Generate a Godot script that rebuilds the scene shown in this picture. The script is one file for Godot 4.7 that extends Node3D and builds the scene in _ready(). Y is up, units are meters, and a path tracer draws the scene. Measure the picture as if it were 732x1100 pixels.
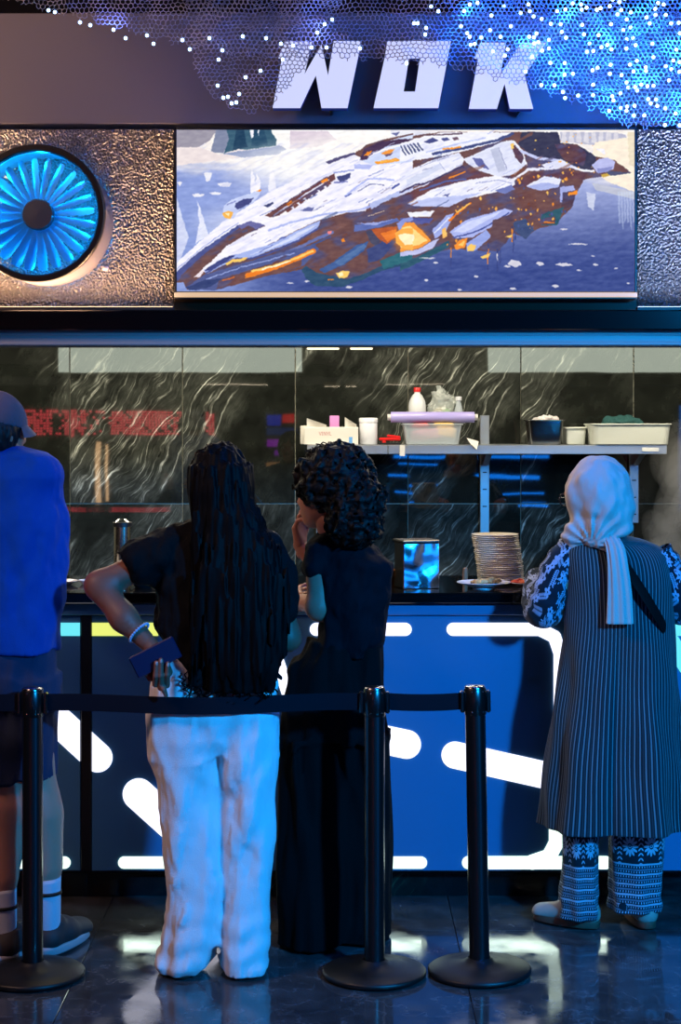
extends Node3D
# A food-court wok counter: fascia with sign and screen, kitchen wall behind, four guests and a belt barrier.

const FOCAL := 1850.0        # focal length in photo pixels (732 x 1100)
const MID_X := 366.0
const HORIZON := 455.0
const EYE := 1.7
var mats := {}
var names_used := {}

func _ready() -> void:
	set_camera_and_light()
	build_structure()
	build_fascia()
	build_counter()
	build_kitchen()
	build_shelf_goods()
	build_counter_goods()
	build_barrier()
	build_man()
	build_long_haired_woman()
	build_curly_woman()
	build_scarf_woman()
	build_net()
	build_hall_details()

# ---------------------------------------------------------------- camera, sky, lights
func set_camera_and_light() -> void:
	var cam := Camera3D.new()
	cam.name = "camera"
	cam.projection = Camera3D.PROJECTION_FRUSTUM
	cam.near = 0.05
	cam.far = 60.0
	cam.size = 1100.0 / FOCAL * cam.near
	cam.frustum_offset = Vector2(0, (HORIZON - 550.0) / FOCAL * cam.near)
	cam.position = Vector3(0, EYE, 0)
	add_child(cam)
	cam.current = true
	var we := WorldEnvironment.new()
	we.name = "environment"
	var e := Environment.new()
	e.background_mode = Environment.BG_COLOR
	e.background_color = Color(0.004, 0.005, 0.008)
	e.tonemap_mode = Environment.TONE_MAPPER_LINEAR
	e.tonemap_exposure = 1.0
	e.sdfgi_enabled = true
	e.ssao_enabled = true
	e.ssil_enabled = true
	e.volumetric_fog_enabled = true
	e.volumetric_fog_density = 0.0
	we.environment = e
	add_child(we)
	# the hall's lamps: a big blue wash panel on the right, a warm white one on the left, a weak cool one overhead
	lamp_panel("wall_wash_lamp", Vector3(4.5, 1.0, 0.0), Vector3(0.3, 1.0, -6.0), Vector2(1.9, 1.8), Color(0.05, 0.52, 1.0), 2.2, 0.9, "tall blue wash light panel standing to the right of the guests")
	flood_lamp(Vector3(2.7, 2.8, -0.9), Vector3(0.45, 0.75, -6.0), Color(0.06, 0.63, 1.0), 50.0, 22.0, "blue floodlight hung at the right aimed at the counter")
	lamp_panel("warm_ceiling_lamp", Vector3(-3.0, 3.8, -3.5), Vector3(-1.2, 1.8, -6.0), Vector2(1.2, 0.8), Color(1.0, 0.80, 0.71), 6.5, 0.9, "warm white light panel hung above the left of the hall")
	lamp_panel("cool_ceiling_lamp", Vector3(0.8, 4.3, -2.6), Vector3(0.5, 1.0, -5.4), Vector2(1.4, 0.9), Color(0.30, 0.55, 1.0), 1.0, 0.8, "cool blue white light panel hung under the hall ceiling")

func flood_lamp(at: Vector3, to: Vector3, color: Color, energy: float, angle: float, label: String) -> void:
	var root := Node3D.new()
	root.name = numbered("flood_lamp")
	add_child(root)
	root.look_at_from_position(at, to)
	tag(root, label, "floodlight")
	put(root, "housing", lathe([Vector2(0.0001, -0.25), Vector2(0.12, -0.25), Vector2(0.19, -0.16), Vector2(0.21, 0.0), Vector2(0.205, 0.0), Vector2(0.185, -0.15), Vector2(0.0001, -0.16)], 32), mat("lamp_housing", Color(0.05, 0.05, 0.055), 0.5), Vector3.ZERO, Vector3(-PI / 2, 0, 0))
	put(root, "light_lens", lathe([Vector2(0.0001, -0.02), Vector2(0.19, -0.03), Vector2(0.19, -0.04), Vector2(0.0001, -0.04)], 32), glow_mat("flood", color, 3.0), Vector3.ZERO, Vector3(-PI / 2, 0, 0))
	put(root, "stem", tube([Vector3(0, 0.15, 0.12), Vector3(0, 0.6, 0.12)], [0.015], 8), mat("lamp_housing"))
	var l := SpotLight3D.new()
	l.name = "flood_light"
	l.light_color = color
	l.light_energy = energy
	l.spot_angle = angle
	l.spot_angle_attenuation = 0.85
	l.spot_range = 30.0
	l.light_size = 0.18
	l.shadow_enabled = true
	l.position = Vector3(0, 0, -0.03)
	root.add_child(l)

func lamp_panel(called: String, at: Vector3, to: Vector3, size: Vector2, color: Color, energy: float, glow: float, label: String) -> void:
	var root := Node3D.new()
	root.name = called
	add_child(root)
	root.look_at_from_position(at, to)
	tag(root, label, "light panel")
	box(root, "housing", Vector3(0, 0, 0.04), Vector3(size.x + 0.06, size.y + 0.06, 0.06), mat("lamp_housing", Color(0.05, 0.05, 0.055), 0.5))
	box(root, "light_diffuser", Vector3(0, 0, 0.002), Vector3(size.x, size.y, 0.01), glow_mat(called, color, glow))
	var l := AreaLight3D.new()
	l.name = "panel_light"
	l.area_size = size
	l.light_color = color
	l.light_energy = energy
	l.area_range = 30.0
	l.shadow_enabled = true
	l.position = Vector3(0, 0, -0.02)
	root.add_child(l)

# ---------------------------------------------------------------- helpers
func px(x: float, y: float, d: float) -> Vector3:
	return Vector3((x - MID_X) * d / FOCAL, EYE - (y - HORIZON) * d / FOCAL, -d)

func tag(o: Node, label := "", category := "", group := "", kind := "") -> void:
	if label: o.set_meta("label", label)
	if category: o.set_meta("category", category)
	if group: o.set_meta("group", group)
	if kind: o.set_meta("kind", kind)

func numbered(called: String) -> String:
	var n: int = names_used.get(called, 0)
	names_used[called] = n + 1
	return called if n == 0 else "%s_%03d" % [called, n]

func thing(called: String, at: Vector3, label: String, category: String, group := "", turn := 0.0) -> Node3D:
	var o := Node3D.new()
	o.name = numbered(called)
	add_child(o)
	o.position = at
	o.rotation.y = turn
	tag(o, label, category, group)
	return o

func put(parent: Node, called: String, m: Mesh, material: Material, at := Vector3.ZERO, rot := Vector3.ZERO) -> MeshInstance3D:
	var o := MeshInstance3D.new()
	o.name = numbered(called) if parent == self else called
	o.mesh = m
	o.material_override = material
	o.position = at
	o.rotation = rot
	parent.add_child(o, true)
	return o

func copy_thing(o: Node3D, at: Vector3, turn := 0.0) -> Node3D:
	var c: Node3D = o.duplicate()
	var base := String(o.name)
	c.name = numbered(base)
	add_child(c)
	c.position = at
	c.rotation.y = turn
	return c

func mat(key: String, color := Color.GRAY, rough := 0.6, metal := 0.0, spec := 0.5) -> StandardMaterial3D:
	if mats.has(key): return mats[key]
	var m := StandardMaterial3D.new()
	m.resource_name = key
	m.albedo_color = color
	m.roughness = rough
	m.metallic = metal
	m.metallic_specular = spec
	mats[key] = m
	return m

func glow_mat(key: String, color: Color, energy: float) -> StandardMaterial3D:
	var k := key + "_glow"
	if mats.has(k): return mats[k]
	var m := StandardMaterial3D.new()
	m.resource_name = k
	m.albedo_color = Color(0.3, 0.3, 0.3)
	m.roughness = 0.4
	m.emission_enabled = true
	m.emission = color
	m.emission_energy_multiplier = energy
	mats[k] = m
	return m

func noise_tex(seed_: int, freq: float, size := 256, octaves := 3, normal := 0.0) -> NoiseTexture2D:
	var n := FastNoiseLite.new()
	n.seed = seed_
	n.frequency = freq
	n.fractal_octaves = octaves
	var t := NoiseTexture2D.new()
	t.width = size
	t.height = size
	t.seamless = true
	t.noise = n
	if normal > 0.0:
		t.as_normal_map = true
		t.bump_strength = normal
	return t

func cloth(key: String, color: Color, rough := 0.9, weave := 0.35, scale := 6.0) -> StandardMaterial3D:
	if mats.has(key): return mats[key]
	var m := mat(key, color, rough, 0.0, 0.25)
	if not mats.has("weave_tex"):
		mats["weave_tex"] = noise_tex(5, 0.09, 256, 3, 6.0)
	m.normal_enabled = true
	m.normal_texture = mats["weave_tex"]
	m.normal_scale = weave
	m.uv1_triplanar = true
	m.uv1_scale = Vector3(scale, scale, scale)
	m.rim_enabled = true
	m.rim = 0.25
	m.rim_tint = 1.0
	return m

# -- chamfered box
func box_mesh(size: Vector3, c := 0.0) -> ArrayMesh:
	var h := size * 0.5
	c = minf(c if c > 0.0 else minf(0.004, 0.2 * minf(size.x, minf(size.y, size.z))), 0.45 * minf(size.x, minf(size.y, size.z)))
	var st := SurfaceTool.new()
	st.begin(Mesh.PRIMITIVE_TRIANGLES)
	var corner := func(sx: float, sy: float, sz: float, axis: int) -> Vector3:
		var i := h - Vector3(c, c, c)
		i[axis] = h[axis]
		return Vector3(i.x * sx, i.y * sy, i.z * sz)
	for axis in 3:
		var u := (axis + 1) % 3
		var v := (axis + 2) % 3
		for s in [-1.0, 1.0]:
			var q := []
			for k in [[-1, -1], [1, -1], [1, 1], [-1, 1]]:
				var sg := Vector3.ZERO
				sg[axis] = s
				sg[u] = k[0]
				sg[v] = k[1]
				q.append(corner.call(sg.x, sg.y, sg.z, axis))
			face(st, q)
		# the four edges along this axis
		for k in [[-1, -1], [1, -1], [1, 1], [-1, 1]]:
			var q2 := []
			for e in [[u, -1.0], [u, 1.0], [v, 1.0], [v, -1.0]]:
				var sg2 := Vector3.ZERO
				sg2[u] = k[0]
				sg2[v] = k[1]
				sg2[axis] = e[1]
				q2.append(corner.call(sg2.x, sg2.y, sg2.z, e[0]))
			face(st, q2)
	for sx in [-1.0, 1.0]:
		for sy in [-1.0, 1.0]:
			for sz in [-1.0, 1.0]:
				face(st, [corner.call(sx, sy, sz, 0), corner.call(sx, sy, sz, 1), corner.call(sx, sy, sz, 2)])
	return st.commit()

# a convex face round the origin, wound so that its front looks outward
func face(st: SurfaceTool, q: Array) -> void:
	var a: Vector3 = q[0]
	var n: Vector3 = (q[1] - a).cross(q[2] - a)
	if n.length_squared() < 1e-16: return
	var mid := Vector3.ZERO
	for p in q: mid += p
	if n.dot(mid) > 0.0:
		q = q.duplicate()
		q.reverse()
		n = -n
	n = -n.normalized()
	for k in range(1, q.size() - 1):
		for p in [q[0], q[k], q[k + 1]]:
			st.set_normal(n)
			st.add_vertex(p)

func box(parent: Node, called: String, at: Vector3, size: Vector3, material: Material, c := 0.0, rot := Vector3.ZERO) -> MeshInstance3D:
	return put(parent, called, box_mesh(size, c), material, at, rot)

# -- mesh out of a grid of points (rows x columns), with uv
func grid_mesh(rows: Array, close_u: bool, uvs := [], flip := false) -> ArrayMesh:
	var nr := rows.size()
	var nc: int = rows[0].size()
	var v := PackedVector3Array()
	var uv := PackedVector2Array()
	for r in nr:
		for c in nc:
			v.append(rows[r][c])
			uv.append(uvs[r][c] if uvs.size() else Vector2(float(c) / (nc - 1), float(r) / (nr - 1)))
	var idx := PackedInt32Array()
	for r in nr - 1:
		for c in nc - 1:
			var a := r * nc + c
			var b := a + 1
			var d := a + nc
			var e := d + 1
			if flip: idx.append_array(PackedInt32Array([a, d, b, b, d, e]))
			else: idx.append_array(PackedInt32Array([a, b, d, b, e, d]))
	var nm := PackedVector3Array()
	nm.resize(v.size())
	for t in range(0, idx.size(), 3):
		var n := (v[idx[t + 2]] - v[idx[t]]).cross(v[idx[t + 1]] - v[idx[t]])
		nm[idx[t]] += n
		nm[idx[t + 1]] += n
		nm[idx[t + 2]] += n
	if close_u:
		for r in nr:
			var s := nm[r * nc] + nm[r * nc + nc - 1]
			nm[r * nc] = s
			nm[r * nc + nc - 1] = s
	for k in nm.size():
		nm[k] = nm[k].normalized() if nm[k].length_squared() > 1e-20 else Vector3.UP
	return array_mesh(v, nm, uv, idx)

func array_mesh(v: PackedVector3Array, n: PackedVector3Array, uv: PackedVector2Array, idx: PackedInt32Array, col := PackedColorArray()) -> ArrayMesh:
	var a := []
	a.resize(Mesh.ARRAY_MAX)
	a[Mesh.ARRAY_VERTEX] = v
	a[Mesh.ARRAY_NORMAL] = n
	if uv.size(): a[Mesh.ARRAY_TEX_UV] = uv
	if col.size(): a[Mesh.ARRAY_COLOR] = col
	a[Mesh.ARRAY_INDEX] = idx
	var m := ArrayMesh.new()
	m.add_surface_from_arrays(Mesh.PRIMITIVE_TRIANGLES, a)
	return m

# -- turned profile round the y axis; profile = [Vector2(radius, height), ...] from bottom to top; sharp corners doubled
func lathe(profile: Array, segs := 24, crease := 0.6) -> ArrayMesh:
	var st := SurfaceTool.new()
	st.begin(Mesh.PRIMITIVE_TRIANGLES)
	var area := 0.0
	var loop := profile.duplicate()
	loop.append(Vector2(0, profile[-1].y))
	loop.append(Vector2(0, profile[0].y))
	for k in loop.size():
		var p0: Vector2 = loop[k]
		var p1: Vector2 = loop[(k + 1) % loop.size()]
		area += p0.cross(p1)
	if area < 0.0:
		profile = profile.duplicate()
		profile.reverse()
	var n := profile.size()
	var seg_n := []
	for k in n - 1:
		var d: Vector2 = profile[k + 1] - profile[k]
		seg_n.append(Vector2(d.y, -d.x).normalized())
	for k in n - 1:
		var na: Vector2 = seg_n[k]
		var nb: Vector2 = seg_n[k]
		if k > 0 and seg_n[k - 1].dot(na) > crease: na = (na + seg_n[k - 1]).normalized()
		if k < n - 2 and seg_n[k + 1].dot(nb) > crease: nb = (nb + seg_n[k + 1]).normalized()
		var a: Vector2 = profile[k]
		var b: Vector2 = profile[k + 1]
		for s in segs:
			var t0 := TAU * s / segs
			var t1 := TAU * (s + 1) / segs
			var quad := [[a, na, t0, s], [a, na, t1, s + 1], [b, nb, t1, s + 1], [b, nb, t0, s]]
			for i in [0, 1, 2, 0, 2, 3]:
				var q: Array = quad[i]
				st.set_normal(Vector3(q[1].x * cos(q[2]), q[1].y, q[1].x * sin(q[2])))
				st.set_uv(Vector2(float(q[3]) / segs, q[0].y))
				st.add_vertex(Vector3(q[0].x * cos(q[2]), q[0].y, q[0].x * sin(q[2])))
	return st.commit()

# -- tube along points with a radius for each (flat: the second half-axis as a share of the first)
func tube(points: Array, radii: Array, segs := 8, flat := 1.0, up := Vector3.UP, capped := true) -> ArrayMesh:
	var rows := []
	var n := points.size()
	for k in n:
		var dir: Vector3 = (points[mini(k + 1, n - 1)] - points[maxi(k - 1, 0)]).normalized()
		var side := dir.cross(up)
		if side.length() < 0.05: side = dir.cross(Vector3.RIGHT)
		side = side.normalized()
		var other := side.cross(dir).normalized()
		var r: float = radii[mini(k, radii.size() - 1)]
		if k == 0 and capped: rows.append(ring(points[k], side * 0.001 * r, other * 0.001 * r, segs))
		rows.append(ring(points[k], side * r, other * r * flat, segs))
		if k == n - 1 and capped: rows.append(ring(points[k], side * 0.001 * r, other * 0.001 * r, segs))
	return grid_mesh(rows, true)

func ring(c: Vector3, a: Vector3, b: Vector3, segs: int) -> PackedVector3Array:
	var out := PackedVector3Array()
	for s in segs + 1:
		var t := TAU * s / segs
		out.append(c + a * cos(t) + b * sin(t))
	return out

# smooth curve through points
func smooth(points: Array, steps := 6) -> Array:
	var out := []
	var n := points.size()
	for k in n - 1:
		var p0: Vector3 = points[maxi(k - 1, 0)]
		var p1: Vector3 = points[k]
		var p2: Vector3 = points[k + 1]
		var p3: Vector3 = points[mini(k + 2, n - 1)]
		for s in steps:
			out.append(p1.cubic_interpolate(p2, p0, p3, float(s) / steps))
	out.append(points[n - 1])
	return out

# -- flat outline in x/y pushed to depth along z (front at +z); holes are cut with Geometry2D before
func plate(outline: PackedVector2Array, depth: float, bevel := 0.0) -> ArrayMesh:
	var poly := outline.duplicate()
	if not Geometry2D.is_polygon_clockwise(poly): poly.reverse()
	var st := SurfaceTool.new()
	st.begin(Mesh.PRIMITIVE_TRIANGLES)
	var front := poly
	if bevel > 0.0:
		var sh := Geometry2D.offset_polygon(poly, -bevel)
		if sh.size() == 1 and sh[0].size() == poly.size(): front = sh[0]
	var tri := Geometry2D.triangulate_polygon(poly)
	for side in [1, -1]:
		for t in range(0, tri.size(), 3):
			var a := poly[tri[t]]
			var b := poly[tri[t + 1]]
			var c := poly[tri[t + 2]]
			var cw := (b - a).cross(c - a) < 0.0
			var order := [a, b, c] if cw == (side == 1) else [a, c, b]
			for p in order:
				st.set_normal(Vector3(0, 0, side))
				st.set_uv(p)
				st.add_vertex(Vector3(p.x, p.y, depth * 0.5 * side))
	for k in poly.size():
		var a := poly[k]
		var b := poly[(k + 1) % poly.size()]
		var n2 := Vector2(-(b - a).y, (b - a).x).normalized()
		var n := Vector3(n2.x, n2.y, 0)
		var q := [Vector3(a.x, a.y, depth * 0.5), Vector3(b.x, b.y, depth * 0.5), Vector3(b.x, b.y, -depth * 0.5), Vector3(a.x, a.y, -depth * 0.5)]
		for i in [0, 2, 1, 0, 3, 2]:
			st.set_normal(n)
			st.set_uv(Vector2(q[i].x, q[i].y))
			st.add_vertex(q[i])
	return st.commit()

# ---------------------------------------------------------------- distance field -> mesh (bodies, clothes, hair)
class Field:
	var o: Vector3
	var h: float
	var nx: int
	var ny: int
	var nz: int
	var v: PackedFloat32Array
	func _init(lo: Vector3, hi: Vector3, cell: float) -> void:
		h = cell
		o = lo
		nx = int(ceil((hi.x - lo.x) / h)) + 1
		ny = int(ceil((hi.y - lo.y) / h)) + 1
		nz = int(ceil((hi.z - lo.z) / h)) + 1
		v = PackedFloat32Array()
		v.resize(nx * ny * nz)
		v.fill(1.0)
	func span(lo: Vector3, hi: Vector3) -> Array:
		return [maxi(0, int((lo.x - o.x) / h)), mini(nx - 1, int((hi.x - o.x) / h) + 1), maxi(0, int((lo.y - o.y) / h)), mini(ny - 1, int((hi.y - o.y) / h) + 1), maxi(0, int((lo.z - o.z) / h)), mini(nz - 1, int((hi.z - o.z) / h) + 1)]
	# tapered capsule; sq squeezes the distance across an axis (1 = round)
	func cap(a: Vector3, b: Vector3, ra: float, rb: float, k := 0.03, sq := Vector3.ONE) -> void:
		var m := maxf(ra, rb) * maxf(1.0 / minf(sq.x, minf(sq.y, sq.z)), 1.0) + k + 2.5 * h
		var s := span(a.min(b) - Vector3(m, m, m), a.max(b) + Vector3(m, m, m))
		var ab := b - a
		var l2 := maxf(ab.length_squared(), 1e-9)
		for z in range(s[4], s[5] + 1):
			for y in range(s[2], s[3] + 1):
				var i: int = (z * ny + y) * nx
				for x in range(s[0], s[1] + 1):
					var p := o + Vector3(x, y, z) * h - a
					var t := clampf(p.dot(ab) / l2, 0.0, 1.0)
					var d := ((p - ab * t) * sq).length() - (ra + (rb - ra) * t)
					var w := v[i + x]
					var g := maxf(k - absf(d - w), 0.0) / k
					v[i + x] = minf(d, w) - g * g * k * 0.25
	func chain(pts: Array, radii: Array, k := 0.03, sq := Vector3.ONE) -> void:
		for j in pts.size() - 1:
			cap(pts[j], pts[j + 1], radii[j], radii[j + 1], k, sq)
	func ell(c: Vector3, r: Vector3, k := 0.03, turn := Basis.IDENTITY) -> void:
		var m := maxf(r.x, maxf(r.y, r.z)) + k + 2.5 * h
		var s := span(c - Vector3(m, m, m), c + Vector3(m, m, m))
		var inv := turn.inverse()
		var low := minf(r.x, minf(r.y, r.z))
		for z in range(s[4], s[5] + 1):
			for y in range(s[2], s[3] + 1):
				var i: int = (z * ny + y) * nx
				for x in range(s[0], s[1] + 1):
					var p := inv * (o + Vector3(x, y, z) * h - c)
					var q := (p / r).length()
					var g2 := (p / (r * r)).length()
					var d := q * (q - 1.0) / maxf(g2, 1e-6) if g2 > 1e-5 else -low
					var w := v[i + x]
					var g := maxf(k - absf(d - w), 0.0) / k
					v[i + x] = minf(d, w) - g * g * k * 0.25
	# upright loft: rows [y, cx, cz, half_width, half_depth], from low to high, superellipse power n
	func loft(rows: Array, k := 0.03, n := 2.2) -> void:
		var lo := Vector3(99, rows[0][0], 99)
		var hi := Vector3(-99, rows[-1][0], -99)
		for r in rows:
			lo = Vector3(minf(lo.x, r[1] - r[3]), lo.y, minf(lo.z, r[2] - r[4]))
			hi = Vector3(maxf(hi.x, r[1] + r[3]), hi.y, maxf(hi.z, r[2] + r[4]))
		var m := k + 2.5 * h
		var s := span(lo - Vector3(m, m, m), hi + Vector3(m, m, m))
		var y0: float = rows[0][0]
		var y1: float = rows[-1][0]
		var seg := 0
		for y in range(s[2], s[3] + 1):
			var py := o.y + y * h
			var cy := clampf(py, y0, y1)
			seg = 0
			while seg < rows.size() - 2 and cy > rows[seg + 1][0]: seg += 1
			var t: float = (cy - rows[seg][0]) / maxf(rows[seg + 1][0] - rows[seg][0], 1e-6)
			var e := t * t * (3.0 - 2.0 * t) * 0.5 + t * 0.5
			var cx: float = lerpf(rows[seg][1], rows[seg + 1][1], e)
			var cz: float = lerpf(rows[seg][2], rows[seg + 1][2], e)
			var a: float = lerpf(rows[seg][3], rows[seg + 1][3], e)
			var b: float = lerpf(rows[seg][4], rows[seg + 1][4], e)
			var low := minf(a, b)
			var over := maxf(y0 - py, py - y1)
			for z in range(s[4], s[5] + 1):
				var i: int = (z * ny + y) * nx
				var dz := pow(absf(o.z + z * h - cz) / b, n)
				for x in range(s[0], s[1] + 1):
					var q := pow(pow(absf(o.x + x * h - cx) / a, n) + dz, 1.0 / n)
					var d := (q - 1.0) * low
					if over > 0.0: d = maxf(d, over) if d < over else d
					var w := v[i + x]
					var g := maxf(k - absf(d - w), 0.0) / k
					v[i + x] = minf(d, w) - g * g * k * 0.25
	# take away a ball or a half space
	func bite(c: Vector3, r: Vector3) -> void:
		var s := span(c - r - Vector3(h, h, h) * 2, c + r + Vector3(h, h, h) * 2)
		var low := minf(r.x, minf(r.y, r.z))
		for z in range(s[4], s[5] + 1):
			for y in range(s[2], s[3] + 1):
				var i: int = (z * ny + y) * nx
				for x in range(s[0], s[1] + 1):
					var d := (((o + Vector3(x, y, z) * h - c) / r).length() - 1.0) * low
					v[i + x] = maxf(v[i + x], -d)
	func cut(p: Vector3, n: Vector3) -> void:   # removes what lies on the side n points to
		for z in nz:
			for y in ny:
				var i := (z * ny + y) * nx
				for x in nx:
					var d := (o + Vector3(x, y, z) * h - p).dot(n)
					if d > v[i + x]: v[i + x] = d
	# folds: noise stretched along an axis, only near the surface
	func wrinkle(amp: float, freq: Vector3, seed_: int, octaves := 2) -> void:
		var n := FastNoiseLite.new()
		n.seed = seed_
		n.frequency = 1.0
		n.fractal_octaves = octaves
		for z in nz:
			for y in ny:
				var i := (z * ny + y) * nx
				for x in nx:
					if absf(v[i + x]) < 0.05:
						var p := (o + Vector3(x, y, z) * h) * freq
						v[i + x] += amp * n.get_noise_3d(p.x, p.y, p.z)
	func warp(f: Callable) -> void:   # f(point, value) -> value, near the surface
		for z in nz:
			for y in ny:
				var i := (z * ny + y) * nx
				for x in nx:
					if absf(v[i + x]) < 0.05:
						v[i + x] = f.call(o + Vector3(x, y, z) * h, v[i + x])
	# surface nets, appended to plain arrays
	func net(V: PackedVector3Array, N: PackedVector3Array, I: PackedInt32Array) -> void:
		var at := {}
		var sx := 1
		var sy := nx
		var sz := nx * ny
		var lim := 3.0 * h
		for z in nz - 1:
			for y in ny - 1:
				var row := (z * ny + y) * nx
				for x in nx - 1:
					var i := row + x
					var a := v[i]
					if a > lim or a < -lim: continue
					var b := v[i + 1]
					var c := v[i + sy]
					var d := v[i + sy + 1]
					var e := v[i + sz]
					var f := v[i + sz + 1]
					var g := v[i + sz + sy]
					var k := v[i + sz + sy + 1]
					var inside := int(a < 0) + int(b < 0) + int(c < 0) + int(d < 0) + int(e < 0) + int(f < 0) + int(g < 0) + int(k < 0)
					if inside == 0 or inside == 8: continue
					var sum := Vector3.ZERO
					var cnt := 0
					if (a < 0) != (b < 0): sum += Vector3(a / (a - b), 0, 0); cnt += 1
					if (c < 0) != (d < 0): sum += Vector3(c / (c - d), 1, 0); cnt += 1
					if (e < 0) != (f < 0): sum += Vector3(e / (e - f), 0, 1); cnt += 1
					if (g < 0) != (k < 0): sum += Vector3(g / (g - k), 1, 1); cnt += 1
					if (a < 0) != (c < 0): sum += Vector3(0, a / (a - c), 0); cnt += 1
					if (b < 0) != (d < 0): sum += Vector3(1, b / (b - d), 0); cnt += 1
					if (e < 0) != (g < 0): sum += Vector3(0, e / (e - g), 1); cnt += 1
					if (f < 0) != (k < 0): sum += Vector3(1, f / (f - k), 1); cnt += 1
					if (a < 0) != (e < 0): sum += Vector3(0, 0, a / (a - e)); cnt += 1
					if (b < 0) != (f < 0): sum += Vector3(1, 0, b / (b - f)); cnt += 1
					if (c < 0) != (g < 0): sum += Vector3(0, 1, c / (c - g)); cnt += 1
					if (d < 0) != (k < 0): sum += Vector3(1, 1, d / (d - k)); cnt += 1
					at[i] = V.size()
					V.append(o + (Vector3(x, y, z) + sum / cnt) * h)
					N.append(Vector3(b + d + f + k - a - c - e - g, c + d + g + k - a - b - e - f, e + f + g + k - a - b - c - d).normalized())
		for i: int in at:
			var a := v[i]
			var s := a < 0
			if s != (v[i + 1] < 0): quad(at, I, i, sy, sz, s)
			if s != (v[i + sy] < 0): quad(at, I, i, sz, sx, s)
			if s != (v[i + sz] < 0): quad(at, I, i, sx, sy, s)
	func quad(at: Dictionary, I: PackedInt32Array, i: int, u: int, w: int, s: bool) -> void:
		if not (at.has(i - u) and at.has(i - w) and at.has(i - u - w)): return
		var a: int = at[i - u - w]
		var b: int = at[i - w]
		var c: int = at[i]
		var d: int = at[i - u]
		if s: I.append_array(PackedInt32Array([a, c, b, a, d, c]))
		else: I.append_array(PackedInt32Array([a, b, c, a, c, d]))

func field_mesh(fields: Array) -> ArrayMesh:
	var V := PackedVector3Array()
	var N := PackedVector3Array()
	var I := PackedInt32Array()
	for f: Field in fields:
		# packed arrays are passed by reference inside an Array only; collect one field at a time
		var part := net_arrays(f, V.size())
		V.append_array(part[0])
		N.append_array(part[1])
		I.append_array(part[2])
	return array_mesh(V, N, PackedVector2Array(), I)

func net_arrays(f: Field, base: int) -> Array:
	var V := PackedVector3Array()
	var N := PackedVector3Array()
	var I := PackedInt32Array()
	f.net(V, N, I)
	if base:
		for k in I.size(): I[k] += base
	return [V, N, I]

# ---------------------------------------------------------------- materials computed here
func marble(key: String, base: Color, vein: Color, gold := 0.0) -> StandardMaterial3D:
	if mats.has(key): return mats[key]
	var w := 1024
	var n1 := FastNoiseLite.new()
	n1.seed = 11
	n1.frequency = 0.012
	n1.fractal_octaves = 5
	n1.fractal_gain = 0.55
	var n2 := FastNoiseLite.new()
	n2.seed = 23
	n2.frequency = 0.02
	n2.fractal_octaves = 4
	n2.fractal_gain = 0.6
	var n3 := FastNoiseLite.new()
	n3.seed = 31
	n3.frequency = 0.004
	n3.fractal_octaves = 3
	var im := Image.create(w, w, false, Image.FORMAT_RGB8)
	var cs := cos(0.98)
	var sn := sin(0.98)
	for y in w:
		for x in w:
			# along the vein (s) slow, across it (t) fast
			var s := x * cs - y * sn
			var t := x * sn + y * cs
			var wob := n3.get_noise_2d(x, y)
			var wob2 := n3.get_noise_2d(x * 4.0 + 77.0, y * 4.0)
			var tt := t + wob * 30.0 + wob2 * 5.0
			var a := n1.get_noise_2d(s * 0.045, tt * 0.9)
			var b := n2.get_noise_2d(s * 0.06 + 500.0, tt * 1.7)
			var fine := n2.get_noise_2d(s * 0.5, tt * 3.2 + 40.0)
			var patch := smoothstep(0.0, 0.42, n1.get_noise_2d(s * 0.06 + 300.0, t * 0.16) + 0.12)
			var v1 := pow(maxf(0.0, 1.0 - absf(a) * 9.0), 2.0) * pow(patch, 1.5)
			var v2 := pow(maxf(0.0, 1.0 - absf(b) * 12.0), 2.0) * (0.05 + 0.7 * patch * patch)
			var f := clampf((v1 * 0.75 + v2 * 0.55) * (0.7 + 1.3 * fine) + (0.16 + 0.12 * fine) * patch, 0.0, 1.0)
			var c := base.lerp(vein, f)
			var cl := 0.9 + 0.35 * n2.get_noise_2d(x * 0.5, y * 0.5)
			im.set_pixel(x, y, Color(c.r * cl, c.g * cl, c.b * cl))
	var m := mat(key, Color.WHITE, 0.02, 0.0, 0.55)
	m.albedo_texture = ImageTexture.create_from_image(im)
	m.normal_enabled = true
	m.normal_texture = noise_tex(91, 0.012, 256, 2, 4.0)
	m.normal_scale = 0.006
	return m

func dark_marble() -> StandardMaterial3D:
	return marble("kitchen_marble", Color(0.135, 0.145, 0.13), Color(0.84, 0.85, 0.80))

func steel(key := "brushed_steel", color := Color(0.72, 0.73, 0.75), rough := 0.28) -> StandardMaterial3D:
	return mat(key, color, rough, 1.0, 0.5)

# ---------------------------------------------------------------- the room
func structure(called: String, at: Vector3, size: Vector3, m: Material, label: String) -> MeshInstance3D:
	var o := box(self, called, at, size, m, 0.002)
	tag(o, label, "", "", "structure")
	return o

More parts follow.
